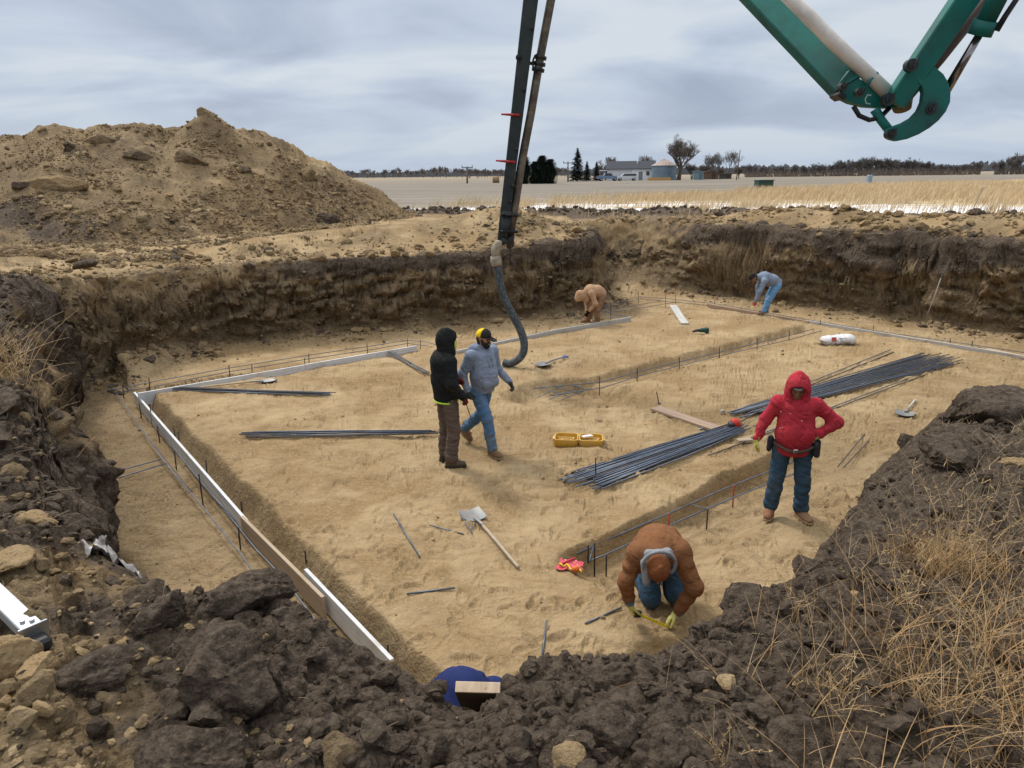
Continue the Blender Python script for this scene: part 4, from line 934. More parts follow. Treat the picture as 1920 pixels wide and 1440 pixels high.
# blue grey hoodie, walking
zf = max(GZ(-.28, 9.2), GZ(-.5, 9.75)); W, V = frame((-.42, 9.42, zf), (.75, -.66))
J = dict(base=W(0, 0, 0), pelvis=W(0, -.02, .94), belly=W(0, .02, 1.09), chest=W(0, .02, 1.31), neck=W(0, .02, 1.48), head=W(0, .06, 1.615), hf=V(-.15, 1, -.12), hu=V(0, .1, 1),
    shR=W(.20, .0, 1.41), elR=W(.27, -.10, 1.15), wrR=W(.265, -.02, .93), hdR=V(0, .35, -.95), hnR=V(-1, .2, 0), htR=V(-.1, 1, .3), cuR=.55,
    shL=W(-.20, .03, 1.41), elL=W(-.29, .03, 1.14), wrL=W(-.36, .20, .955), hdL=V(-.15, .45, -.85), hnL=V(1, -.2, 0), htL=V(.1, 1, .3), cuL=.65,
    hipR=W(.10, 0, .90), knR=W(.11, .20, .52), anR=W(.09, .26, .105), ftR=V(.1, 1, 0), hipL=W(-.10, -.02, .90), knL=W(-.09, -.10, .50), anL=W(-.07, -.42, .215), ftL=V(-.05, 1, 0))
pB, bB = person('bearded person in a blue grey hoodie and yellow cap walking on the slab ground', J, SKIN)
u_ = V(1, 0, 0)
F = Flesh(.04); F.cap(W(0, .03, .93), W(0, .05, 1.10), .150, .165, u_, 1.2, .006); F.cap(W(0, .05, 1.10), W(0, .01, 1.36), .165, .150, u_, 1.32, .006); F.cap(W(0, .01, 1.40), W(0, .01, 1.47), .12, .085, u_, 1.2)
sleeves(F, J, .070, .062, .047, .008, .96); F.plane(W(0, 0, .87), (0, -.0, -1)); F.build('hoodie', M_GRYH, pB, .0105, bB)
F = Flesh(.03); F.cap(W(-.09, .02, 1.49), W(.09, .02, 1.49), .05, wr=.005); F.cap(W(-.09, -.04, 1.49), W(.09, -.04, 1.49), .062, wr=.006); F.cap(W(-.05, -.10, 1.45), W(.05, -.10, 1.45), .075, wr=.008); F.cap(W(-.07, .07, 1.45), W(0, .115, 1.39), .036); F.cap(W(.07, .07, 1.45), W(0, .115, 1.39), .036)
F.build('hood', M_GRYH, pB, .0095, bB)
F = Flesh(.01); F.cap(W(-.10, .165, 1.02), W(.10, .165, 1.02), .055, .055, V(0, 0, 1), 1.45); F.build('pocket', M_GRYH, pB, .0105, bB)
for sx in (-.025, .025):
    m_ = MB(); m_.tube([W(sx, .135, 1.42) - bB, W(sx * 1.3, .175, 1.34) - bB, W(sx * 1.2, .19, 1.24) - bB], .004, 6); m_.build('drawstring', M_GRYH, pB, True)
trousers(J, M_JEAN, pB, bB, .108, .080, .074, .009)
gloves(J, M_GLG, pB, bB)
boot(pB, J['anR'], J['ftR'], M_BOOT, M_SOLE, bB, shaft=.17, lean=V(0, -.05, 1)); boot(pB, J['anL'], J['ftL'], M_BOOT, M_SOLE, bB, tilt=.62, shaft=.16, lean=V(0, .35, .9))
hc = A3(J['head']); hf = unit(J['hf']); hu = unit(A3(J['hu']) - hf * (A3(J['hu']) @ hf)); hr = np.cross(hf, hu)
F = Flesh(.015); F.cap(hc - hu * .055 + hf * .052 - hr * .045, hc - hu * .088 + hf * .06, .034, .036); F.cap(hc - hu * .055 + hf * .052 + hr * .045, hc - hu * .088 + hf * .06, .034, .036)
F.cap(hc - hu * .035 + hf * .098 - hr * .026, hc - hu * .035 + hf * .098 + hr * .026, .0085); F.cap(hc + hu * .0 + hf * .015 - hr * .072, hc - hu * .05 + hf * .04 - hr * .05, .016, .026); F.cap(hc + hu * .0 + hf * .015 + hr * .072, hc - hu * .05 + hf * .04 + hr * .05, .016, .026)
F.build('beard', HAIRM, pB, .006, bB)
F = Flesh(.01); F.cap(hc - hu * .049 + hf * .094 - hr * .018, hc - hu * .049 + hf * .094 + hr * .018, .006); F.build('teeth', TEETH, pB, .004, bB)
F = Flesh(.01); F.cap(hc - hu * .0 - hf * .05, hc - hu * .05 - hf * .045, .062, .05, hr, 1.1); F.build('hair', HAIRM, pB, .009, bB)
def cap_hat(c, f, u, r, front, back, parent, base, s=1.0, logo=True):
    F = Flesh(.02); F.cap(c + u * .045 * s - f * .02 * s, c + u * .055 * s + f * .01 * s, .098 * s, .094 * s, r, .92); F.plane(c + u * .035 * s, -u); F.plane(c, -f - r * .0)
    fr = F.build('cap', front, parent, .008, base)
    F = Flesh(.02); F.cap(c + u * .045 * s - f * .02 * s, c + u * .055 * s + f * .01 * s, .098 * s, .094 * s, r, .92); F.plane(c + u * .035 * s, -u); F.plane(c - f * .001, f); F.build('mesh_panel', back, fr, .008, base)
    F = Flesh(.01); F.cap(c + u * .043 * s + f * .07 * s, c + u * .025 * s + f * .15 * s, .062 * s, .058 * s, r, 1.0); F.plane(c + u * .046 * s + f * .08 * s, unit(u + f * .22)); F.plane(c + u * .036 * s + f * .08 * s, -unit(u + f * .22)); F.build('brim', front, fr, .006, base)
    if logo:
        m_ = MB()
        for (a0, b0, a1, b1) in ((-.032, .03, -.032, -.004), (-.032, -.004, -.02, .012), (-.02, .012, -.008, -.004), (-.008, -.004, -.008, .03), (.006, -.004, .017, .03), (.017, .03, .03, -.004), (.01, .006, .026, .006)):
            def q(a, b): 
                d = unit(f * 1.0 + r * a * 11 + u * (.55 + b * 9)); return c + u * .05 * s - f * .005 * s + d * np.array([1, 1, 1]) * .1005 * s - base
            m_.tube([q(a0, b0), q((a0 + a1) / 2, (b0 + b1) / 2), q(a1, b1)], .0045 * s, 6)
        m_.build('cap_lettering', M_WHT, fr, True)
cap_hat(hc, hf, hu, hr, M_CAPB, M_YEL, pB, bB)

# red hoodie, facing the camera
zf = (GZ(2.92, 7.2) + GZ(3.23, 7.15) + GZ(3.3, 7.1) + GZ(2.9, 7.1)) / 4 + .004; W, V = frame((3.07, 7.27, zf), (-.25, -.97))
J = dict(base=W(0, 0, 0), pelvis=W(0, 0, .90), belly=W(0, .03, 1.04), chest=W(0, .0, 1.24), neck=W(0, .01, 1.39), head=W(.02, .06, 1.515), hf=V(.1, 1, -.25), hu=V(0, .2, 1),
    shR=W(.19, .0, 1.33), elR=W(.31, -.02, 1.12), wrR=W(.385, .06, .925), hdR=V(.12, .15, -1), hnR=V(-1, 0, 0), htR=V(0, 1, .2), cuR=.35,
    shL=W(-.19, .0, 1.33), elL=W(-.42, -.03, 1.14), wrL=W(-.245, .06, 1.03), hdL=V(.55, .25, -.55), hnL=V(0, -1, 0), htL=V(0, .2, 1), cuL=.7,
    hipR=W(.10, 0, .86), knR=W(.14, .03, .47), anR=W(.17, .0, .105), ftR=V(.25, 1, 0), hipL=W(-.10, 0, .86), knL=W(-.13, .03, .47), anL=W(-.155, .0, .105), ftL=V(-.55, 1, 0))
pC, bC = person('person in a red hooded sweatshirt and tool belt standing with one hand on the hip', J, SKIN_D)
u_ = V(1, 0, 0)
F = Flesh(.04); F.cap(W(0, .03, .86), W(0, .05, 1.02), .152, .165, u_, 1.18, .010); F.cap(W(0, .05, 1.02), W(0, .01, 1.28), .165, .145, u_, 1.22, .008); F.cap(W(0, .01, 1.31), W(0, .01, 1.40), .13, .085, u_, 1.25)
sleeves(F, J, .074, .062, .050, .012, .97); F.plane(W(0, 0, .765), (0, 0, -1)); F.build('sweatshirt', M_RED, pC, .0105, bC)
hc = A3(J['head']); hf = unit(J['hf']); hu = unit(A3(J['hu']) - hf * (A3(J['hu']) @ hf)); hr = np.cross(hf, hu)
F = Flesh(.05); F.cap(hc - hf * .03 + hu * .055, hc + hf * .015 + hu * .05, .120, .112, hr, .95, .006); F.cap(hc - hf * .02 + hu * .14, hc - hf * .03 + hu * .165, .05, .03); F.cap(hc - hf * .03 - hu * .03, hc - hu * .13 - hf * .02, .12, .125, hr, 1.1, .008)
F.hole(hc + hf * .12 + hu * .0, hc + hf * .13 - hu * .055, .084, hr, .98); F.build('hood', M_RED, pC, .009, bC)
F = Flesh(.01); F.cap(hc + hu * .06 + hf * .05, hc + hu * .06 + hf * .085, .055, .05, hr, 1.05); F.plane(hc + hu * .066 + hf * .08, unit(hu + hf * .1)); F.plane(hc + hu * .056 + hf * .08, -unit(hu + hf * .25)); F.build('cap_brim', simple('grey_cap', (.16, .15, .14), .9), pC, .006, bC)
trousers(J, M_JEAN2, pC, bC, .108, .085, .082, .009)
gloves(J, M_GLY, pC, bC)
for q in 'LR': boot(pC, J['an' + q], J['ft' + q], M_BOOTR, M_SOLE, bC, shaft=.12)
ring([W(.205 * math.cos(a), .035 + .178 * math.sin(a), .885 + .015 * math.sin(a * 3) - .02 * math.sin(a)) for a in np.linspace(0, 2 * PI, 30)[:-1]], .0165, 'tool_belt', M_BELT, pC, bC)
m_ = MB(); m_.box(W(.0, .222, .865) - bC, (.05, .016, .045), None, .006); m_.build('buckle', M_STEEL, pC)
for sx, sz in ((.235, .10), (-.245, .13), (-.215, .09)):
    F = Flesh(.01); F.cap(W(sx, .0 if sx != -.215 else .1, .90), W(sx * 1.04, .0 if sx != -.215 else .1, .90 - sz), .05, .042, V(1, 0, 0), .7, .003); F.build('pouch', simple('black_pouch', (.02, .02, .03), .7), pC, .009, bC)
m_ = MB()
for i in range(13):
    if i == 6: continue
    m_.box(W(-.045 - i * .009, .166 - i * .0025, 1.262) - bC, (.0055, .004, .008 if i % 3 else .011))
m_.build('chest_print', simple('print_ink', (.12, .01, .02), .8), pC)
m_ = MB(); rr_ = np.random.default_rng(4)
for i in range(6):
    a = rr_.uniform(-1.1, 1.1); z = rr_.uniform(.86, 1.3); o_ = W(.205 * math.sin(a), .05 + .155 * math.cos(a), z) - bC; V_, T_ = LUMPS[1][i % 14]; m_.add(V_ * (rr_.uniform(.004, .011), .006, rr_.uniform(.003, .008)) + o_, None, T_)
o_ = m_.build('paint_splashes', simple('splash', (.62, .5, .45), .8), pC); o_['kind'] = 'stuff'

# kneeling, brown jacket
def Z(px, py, z): return A3(U(px, py, z))
J = dict(base=(1.28, 5.6, GZ(1.28, 5.6)), pelvis=(1.33, 5.80, .47), belly=(1.29, 5.67, .58), chest=(1.235, 5.46, .67), neck=(1.205, 5.28, .66), head=(1.19, 5.185, .615), hf=(-.05, -.55, -.83), hu=(-.02, -.83, .50),
    shR=(1.05, 5.36, .66), elR=(.945, 5.32, .42), wrR=(1.00, 5.36, .185), hdR=(.16, .05, -.9), hnR=(1, .2, 0), htR=(.3, -1, 0), cuR=.8,
    shL=(1.41, 5.39, .66), elL=(1.52, 5.26, .40), wrL=(1.40, 5.30, .12), hdL=(-.75, -.05, -.55), hnL=(-.3, .2, -1), htL=(-.4, -1, 0), cuL=.5,
    hipR=(1.24, 5.80, .42), knR=(1.22, 5.56, .10), anR=(1.20, 5.98, .10), ftR=(0, 1, 0), hipL=(1.43, 5.82, .42), knL=(1.44, 5.60, .12), anL=(1.46, 5.98, .10), ftL=(0, 1, 0))
pD, bD = person('person kneeling in a brown work jacket and brown beanie, measuring with a yellow tape', J, SKIN_D)
u_ = A3((1, .05, 0)); c = {k: A3(v) for k, v in J.items() if not isinstance(v, float)}
F = Flesh(.05); F.cap(c['pelvis'] + (.0, .02, .03), c['belly'] + (0, 0, .02), .15, .155, u_, 1.22, .012); F.cap(c['belly'] + (0, 0, .02), c['chest'] + (0, 0, .0), .155, .145, u_, 1.32, .012); F.cap(c['chest'], c['neck'] + (0, .06, .0), .15, .11, u_, 1.5, .008)
for q in 'LR':
    F.cap(c['chest'] + (0, 0, 0), c['sh' + q], .12, .105, wr=.008); F.cap(c['sh' + q], c['el' + q], .086, .068, wr=.014, k=.03); F.cap(c['el' + q], c['wr' + q] + (c['el' + q] - c['wr' + q]) * .12, .068, .054, wr=.014, k=.03)
F.cap(c['shR'] + (.07, -.02, -.12), c['shR'] + (.13, .05, -.22), .05, .05, wr=.006)
F.hole((1.19, 5.15, .70), (1.19, 5.12, .45), .135, u_, 1.02); F.build('jacket', M_BRN, pD, .0105, bD)
ring([A3((1.195 + .135 * math.cos(a), 5.235 - .085 * (math.sin(a)) * .3 - .05, .66 + .135 * math.sin(a))) for a in np.linspace(-.6, PI + .5, 22)][:], .015, 'fleece_lining', M_FLEECE, pD, bD)
F = Flesh(.03); F.cap((1.08, 5.22, .66), (1.10, 5.20, .50), .035, .035, wr=.004); F.cap((1.12, 5.28, .70), (1.28, 5.28, .71), .05); F.cap((1.12, 5.27, .58), (1.26, 5.27, .55), .05); F.build('collar', M_FLEECE, pD, .009, bD)
hc = c['head']; hf = unit(c['hf']); hu = unit(c['hu'] - hf * (c['hu'] @ hf)); hr = np.cross(hf, hu)
F = Flesh(.02); F.cap(hc + hu * .03 - hf * .028, hc + hu * .035 + hf * .006, .099, .093, hr, .98, .003); F.cap(hc + hu * .115, hc + hu * .135 - hf * .01, .022, .012, k=.03); F.plane(hc - hu * .035 + hf * .02, unit(-hu * .8 + hf * .25)); bo = F.build('beanie', M_BEAN, pD, .008, bD)
m_ = MB(); m_.tube([hc + hf * (.115 * math.cos(a) - .012) + hu * (.034 + .104 * math.sin(a)) - bD for a in np.linspace(.1, PI - .1, 14)], .0035, 5); m_.build('beanie_seam', M_BRN, bo, True)
trousers(J, M_JEAN2, pD, bD, .105, .088, .075, .008); gloves(J, M_GLY, pD, bD)
for q in 'LR':
    o = boot(pD, c['an' + q] + (0, .03, .02), (0, 1, 0), M_BOOT, M_SOLE, bD, tilt=.9, shaft=.1, lean=(0, -1, .1))
    F = Flesh(.01); w_ = c['wr' + q]; e_ = unit(c['el' + q] - w_); F.cap(w_ + e_ * .02, w_ + e_ * .075, .046, .05, wr=.005); F.build('cuff', simple('blue_cuff', (.08, .2, .34), .9), pD, .008, bD)
# tape measure in his hands
t0 = c['wrR'] + unit(c['hdR']) * .10 + (.05, -.02, 0); t1 = c['wrL'] + unit(c['hdL']) * .11 + (-.02, -.03, -.03)
tr = empty('tape_measure', t0, label='yellow tape measure stretched between the gloves of the kneeling person', cat='tape measure')
m_ = MB(); m_.box((0, 0, 0), (.07, .035, .07), None, .012); m_.build('case', simple('black_plastic', (.02, .02, .022), .4), tr)
d = t1 - t0; L_ = np.linalg.norm(d); ex = d / L_; ey = unit(np.cross((0, 0, 1), ex)); ez = np.cross(ex, ey); Rm = np.stack([ex, ey, ez], 1)
m_ = MB(); m_.box(ex * (L_ / 2 + .02), (L_, .0015, .026), Rm); m_.build('blade', simple('tape_yellow', (.75, .62, .02), .4), tr)
m_ = MB()
for i in range(int(L_ / .03)): m_.box(ex * (.05 + i * .03) - ey * .0012, (.003, .0012, .014 if i % 4 else .022), Rm)
m_.build('scale_marks', simple('tape_ink', (.03, .03, .03), .6), tr)['kind'] = 'stuff'

# far pair, bending over the form boards
def bent(label, J, mats, jw=.006, hood=True):
    J = {k: (A3(v) if not isinstance(v, float) else v) for k, v in J.items()}
    p, b = person(label, J, SKIN_D); u_ = unit(J['shR'] - J['shL'])
    F = Flesh(.05); F.cap(J['pelvis'], J['belly'], .15, .155, u_, 1.15, jw); F.cap(J['belly'], J['chest'], .155, .155, u_, 1.25, jw); F.cap(J['chest'], J['neck'], .14, .09, u_, 1.15)
    sleeves(F, J, .072, .064, .05, .008, .97); F.plane(J['pelvis'] + unit(J['pelvis'] - J['chest']) * .05, unit(J['pelvis'] - J['chest'])); F.build('jacket', mats[0], p, .011, b)
    trousers(J, mats[1], p, b, .108, .085, .078, .009); gloves(J, mats[2], p, b)
    for q in 'LR': boot(p, J['an' + q], J['ft' + q], mats[3], M_SOLE, b, shaft=.12)
    hc = J['head']; hf = unit(J['hf']); hu = unit(J['hu'] - hf * (J['hu'] @ hf)); hr = np.cross(hf, hu)
    if hood:
        F = Flesh(.05); F.cap(hc - hf * .04 + hu * .06, hc + hf * .05 + hu * .055, .128, .112, hr, 1.0, .008); F.cap(hc - hf * .04 - hu * .03, hc - hu * .13 - hf * .03, .125, .12, hr, 1.1, .008)
        F.hole(hc + hf * .12, hc + hf * .13 - hu * .06, .082, hr, .95); F.build('hood', mats[0], p, .010, b)
    else:
        cap_hat(hc, hf, hu, hr, M_CAPB, M_CAPB, p, b, 1.0, False); F = Flesh(.01); F.cap(hc - hf * .05, hc - hu * .05 - hf * .045, .062, .05, hr, 1.1); F.build('hair', HAIRM, p, .009, b)
        F = Flesh(.03); F.cap(J['neck'] + hu * .02, J['neck'] - hu * .05, .085, .08, wr=.006); F.build('hood', mats[0], p, .010, b)
    return p, b
X0, Y0 = 2.12, 18.3; zb = GZ(X0, Y0)
bent('person in a tan hooded work suit bending over the back form board', dict(base=(X0, Y0, zb), pelvis=(2.36, 18.35, .74), belly=(2.24, 18.33, .83), chest=(2.05, 18.3, .86), neck=(1.92, 18.27, .79), head=(1.82, 18.24, .70), hf=(-.45, -.1, -.85), hu=(-.85, -.1, .5),
    shR=(2.05, 18.46, .80), elR=(1.98, 18.47, .52), wrR=(1.97, 18.30, .29), hdR=(0, -.1, -1), hnR=(1, 0, 0), htR=(-1, 0, 0), cuR=.9, shL=(2.07, 18.12, .80), elL=(2.16, 18.05, .55), wrL=(2.02, 18.12, .38), hdL=(-.4, .2, -.9), hnL=(1, 0, 0), htL=(-1, 0, 0), cuL=.9,
    hipR=(2.34, 18.47, .70), knR=(2.14, 18.52, .42), anR=(2.02, 18.5, .08), ftR=(-1, -.1, 0), hipL=(2.36, 18.25, .70), knL=(2.22, 18.16, .40), anL=(2.24, 18.2, .11), ftL=(-1, -.35, 0)), (M_TAN, M_TAN2, M_GLB, M_BOOTR))
X0, Y0 = 6.95, 19.3; zb = GZ(X0, Y0)
pF, bF = bent('person in pale jeans and black cap bending over the far right form board', dict(base=(X0, Y0, zb), pelvis=(7.24, 19.3, .84), belly=(7.10, 19.28, .93), chest=(6.86, 19.25, 1.02), neck=(6.70, 19.22, 1.02), head=(6.56, 19.2, 1.01), hf=(-.72, -.1, -.7), hu=(-.7, -.05, .72),
    shR=(6.84, 19.43, .98), elR=(6.80, 19.50, .72), wrR=(6.78, 19.42, .50), hdR=(-.1, 0, -1), hnR=(1, 0, 0), htR=(-1, 0, 0), cuR=.9, shL=(6.80, 19.05, .94), elL=(6.68, 19.0, .66), wrL=(6.60, 19.03, .40), hdL=(-.05, 0, -1), hnL=(1, 0, 0), htL=(-1, 0, 0), cuL=.9,
    hipR=(7.24, 19.42, .80), knR=(7.12, 19.5, .46), anR=(7.07, 19.5, .10), ftR=(-1, -.1, 0), hipL=(7.22, 19.2, .80), knL=(7.02, 19.14, .46), anL=(6.90, 19.15, .11), ftL=(-1, -.2, 0)), (M_GRY2, M_JEAN3, M_GLO, M_BOOT), hood=False)
# crouching right under the near rim
J = dict(base=(-.30, 3.75, GZ(-.3, 3.75)), pelvis=(-.38, 3.52, .42), belly=(-.37, 3.58, .58), chest=(-.33, 3.66, .70), neck=(-.25, 3.72, .66), head=(-.17, 3.80, .55), hf=(.35, .5, -.75), hu=(.5, .5, .4),
    shR=(-.17, 3.60, .64), elR=(-.10, 3.72, .42), wrR=(-.08, 3.9, .24), hdR=(0, .4, -.9), hnR=(-1, 0, 0), htR=(0, 1, 0), cuR=.6, shL=(-.49, 3.70, .64), elL=(-.50, 3.86, .42), wrL=(-.38, 4.0, .24), hdL=(.2, .4, -.9), hnL=(1, 0, 0), htL=(0, 1, 0), cuL=.6,
    hipR=(-.28, 3.53, .38), knR=(-.22, 3.84, .30), anR=(-.22, 3.66, .10), ftR=(.1, 1, 0), hipL=(-.46, 3.54, .38), knL=(-.46, 3.86, .30), anL=(-.46, 3.66, .10), ftL=(-.1, 1, 0))
J = {k: (A3(v) if not isinstance(v, float) else v) for k, v in J.items()}
pG, bG = person('person in a navy sweatshirt crouching under the near rim, only the rounded back in view', J, SKIN_D)
u_ = unit(J['shR'] - J['shL']); F = Flesh(.06); F.cap(J['pelvis'], J['belly'], .15, .16, u_, 1.15, .003); F.cap(J['belly'], J['chest'], .16, .145, u_, 1.2, .002); F.cap(J['chest'], J['neck'], .13, .10, u_, 1.2); sleeves(F, J, .064, .058, .05, .006, .97); F.build('sweatshirt', M_NAVY, pG, .010, bG)
F = Flesh(.02); F.cap(J['neck'] + (-.03, -.07, .05), J['neck'] + (.06, -.05, .02), .06, .05, wr=.012); F.cap(J['neck'] + (.0, -.1, .04), J['neck'] + (.02, .0, .09), .045, wr=.012); F.cap(J['head'] + (-.05, -.05, .04), J['head'] + (.03, .0, .03), .105, .10); F.build('hood', M_NAVY, pG, .009, bG)
trousers(J, M_JEAN2, pG, bG); gloves(J, M_GLG, pG, bG)
for q in 'LR': boot(pG, J['an' + q], J['ft' + q], M_BOOT, M_SOLE, bG)
# ------------------------------------------------------------------ site objects
def wood(name, a, b_, grain=(1.2, 30, 30), dirt=(.30, .22, .12), amt=.4, bmp=.002):
    m, N, L, b = pmat(name); v = objvec(N); mp = N.new('ShaderNodeMapping'); mp.inputs['Scale'].default_value = grain; L.new(v, mp.inputs[0])
    n = noise(N, L, mp.outputs[0], 1.0, 6, .6, .6); c = mixc(N, L, rng(N, L, n, .35, .68), a, b_); c = mixc(N, L, rng(N, L, noise(N, L, v, 2.6, 6, .7), .5, .7, 0, amt), c, dirt)
    c = mixc(N, L, rng(N, L, noise(N, L, v, 45, 2), .70, .74, 0, .7), c, tuple(x * .35 for x in a))
    L.new(c, b.inputs['Base Color']); b.inputs['Roughness'].default_value = .85; L.new(bump(N, L, n, .6, bmp), b.inputs['Normal']); return m
W_WHITE = wood('weathered_white_board', (.56, .57, .58), (.72, .73, .74), amt=.35); W_GREY = wood('weathered_grey_board', (.40, .39, .37), (.56, .55, .52), amt=.5)
W_BRN = wood('bare_brown_board', (.34, .255, .175), (.48, .375, .27)); W_RED = wood('reddish_board', (.30, .205, .145), (.46, .34, .25)); W_END = wood('sawn_end', (.50, .38, .26), (.66, .52, .38), (30, 8, 8), amt=.05)
REB = simple('rebar_steel', (.125, .155, .205), .42, .3, .3, 6, .0015, 160, (.13, .10, .08), 5, .35); RUST = simple('dull_bar', (.10, .095, .095), .6, .4, .3, 6, .001, 160, (.16, .10, .06), 4, .6)
STK = simple('stake_steel', (.03, .03, .033), .6, .4); REDP = simple('red_paint', (.42, .03, .02), .5, dirt=(.10, .04, .03))
def board(p0, p1, h, th, mat, label, grp='form boards staked around the slab', name='form_board', lean=0.):
    """p0, p1: top edge ends; h tall, th thick"""
    p0, p1 = A3(p0), A3(p1); d = p1 - p0; Lb = np.linalg.norm(d); ex = d / Lb; ey = unit(np.cross((0, 0, 1), ex)); ez = np.cross(ex, ey); Rm = np.stack([ex, ey, ez], 1)
    c = (p0 + p1) / 2 - ez * h / 2; m_ = MB(); m_.box((0, 0, 0), (Lb, th, h), None, .003)
    o = m_.build(name, mat); o.matrix_world = Matrix.Translation(Vector(c)) @ Matrix(Rm.tolist()).to_4x4(); return tag(o, label, 'board', grp)
board(U(252, 735, -.05), U(463, 976, -.05), .24, .038, W_WHITE, 'long white form board on edge at the left, running from the corner')
board(U(453, 967, -.03), U(606, 1119, -.03), .24, .038, W_BRN, 'brown form board on edge between the two white ones at the left')
board(U(573, 1066, -.05), U(735, 1236, -.05), .24, .038, W_WHITE, 'white form board on edge at the left that ends at the near rim')
board(U(258, 737, .07), U(571, 684, .07), .24, .038, W_WHITE, 'white form board starting at the left corner of the back edge')
board(U(572, 683, .08), U(781, 648, .08), .22, .038, W_WHITE, 'white form board along the back edge ending left of the standing pair')
board(U(856, 657, .08), U(1028, 621, .08), .22, .038, W_GREY, 'pale form board at the back directly behind the hose')
board(U(1029, 620, .09), U(1183, 594, .09), .22, .038, W_GREY, 'grey form board under the person in tan')
board(U(1326, 569, .06), U(1516, 602, .06), .2, .038, W_RED, 'reddish brown form board at the far right behind the pale jeans')
board(U(1512, 600, .07), U(1735, 637, .07), .2, .038, W_GREY, 'pale form board at the far right beside the paper sack')
board(U(1733, 636, .07), U(1950, 672, .07), .2, .038, W_GREY, 'pale form board running out of the picture at the far right')
def plank(p0, p1, w_, th, mat, label, up=(0, 0, 1)):
    p0, p1 = A3(p0), A3(p1); d = p1 - p0; Lb = np.linalg.norm(d); ex = d / Lb; ey = unit(np.cross(up, ex)); ez = np.cross(ex, ey); m_ = MB(); m_.box((0, 0, 0), (Lb, w_, th), None, .003)
    o = m_.build('plank', mat); o.matrix_world = Matrix.Translation(Vector((p0 + p1) / 2)) @ Matrix(np.stack([ex, ey, ez], 1).tolist()).to_4x4(); return tag(o, label, 'plank')
plank(U(1262, 573, .04), U(1284, 607, .04), .2, .04, W_GREY, 'grey plank lying alone on the clay between the two bending persons')
pk = plank(U(1228, 765, .04), U(1350, 806, .04), .22, .04, W_RED, 'brown plank with a steel pin standing in its end')
plank(U(1850, 655, .03), U(1945, 675, .03), .16, .035, W_BRN, 'brown plank lying at the right edge below the far form board')
def rodline(pts, r, mat, name, label, cat='rebar', grp=None, n=6):
    P = [A3(p) for p in pts]; b_ = P[0].copy(); m_ = MB(); m_.tube([p - b_ for p in P], r, n); o = m_.build(name, mat, None, True); o.location = b_; return tag(o, label, cat, grp)
def stake(a, b_, z, mat=STK, r=.0085, label=None, grp='steel pins holding boards and bars'):
    p = A3(U(b_[0], b_[1], z)); q = A3(DD(a[0], a[1], p[1])); q = p + (q - p) * 1.0
    m_ = MB(); m_.tube([(0, 0, -.12), q - p], r, 6); m_.tube([q - p, q - p + (0, 0, .006)], r * 1.25, 6); o = m_.build('steel_pin', mat, None, True); o.location = p; return tag(o, label, 'stake', grp)
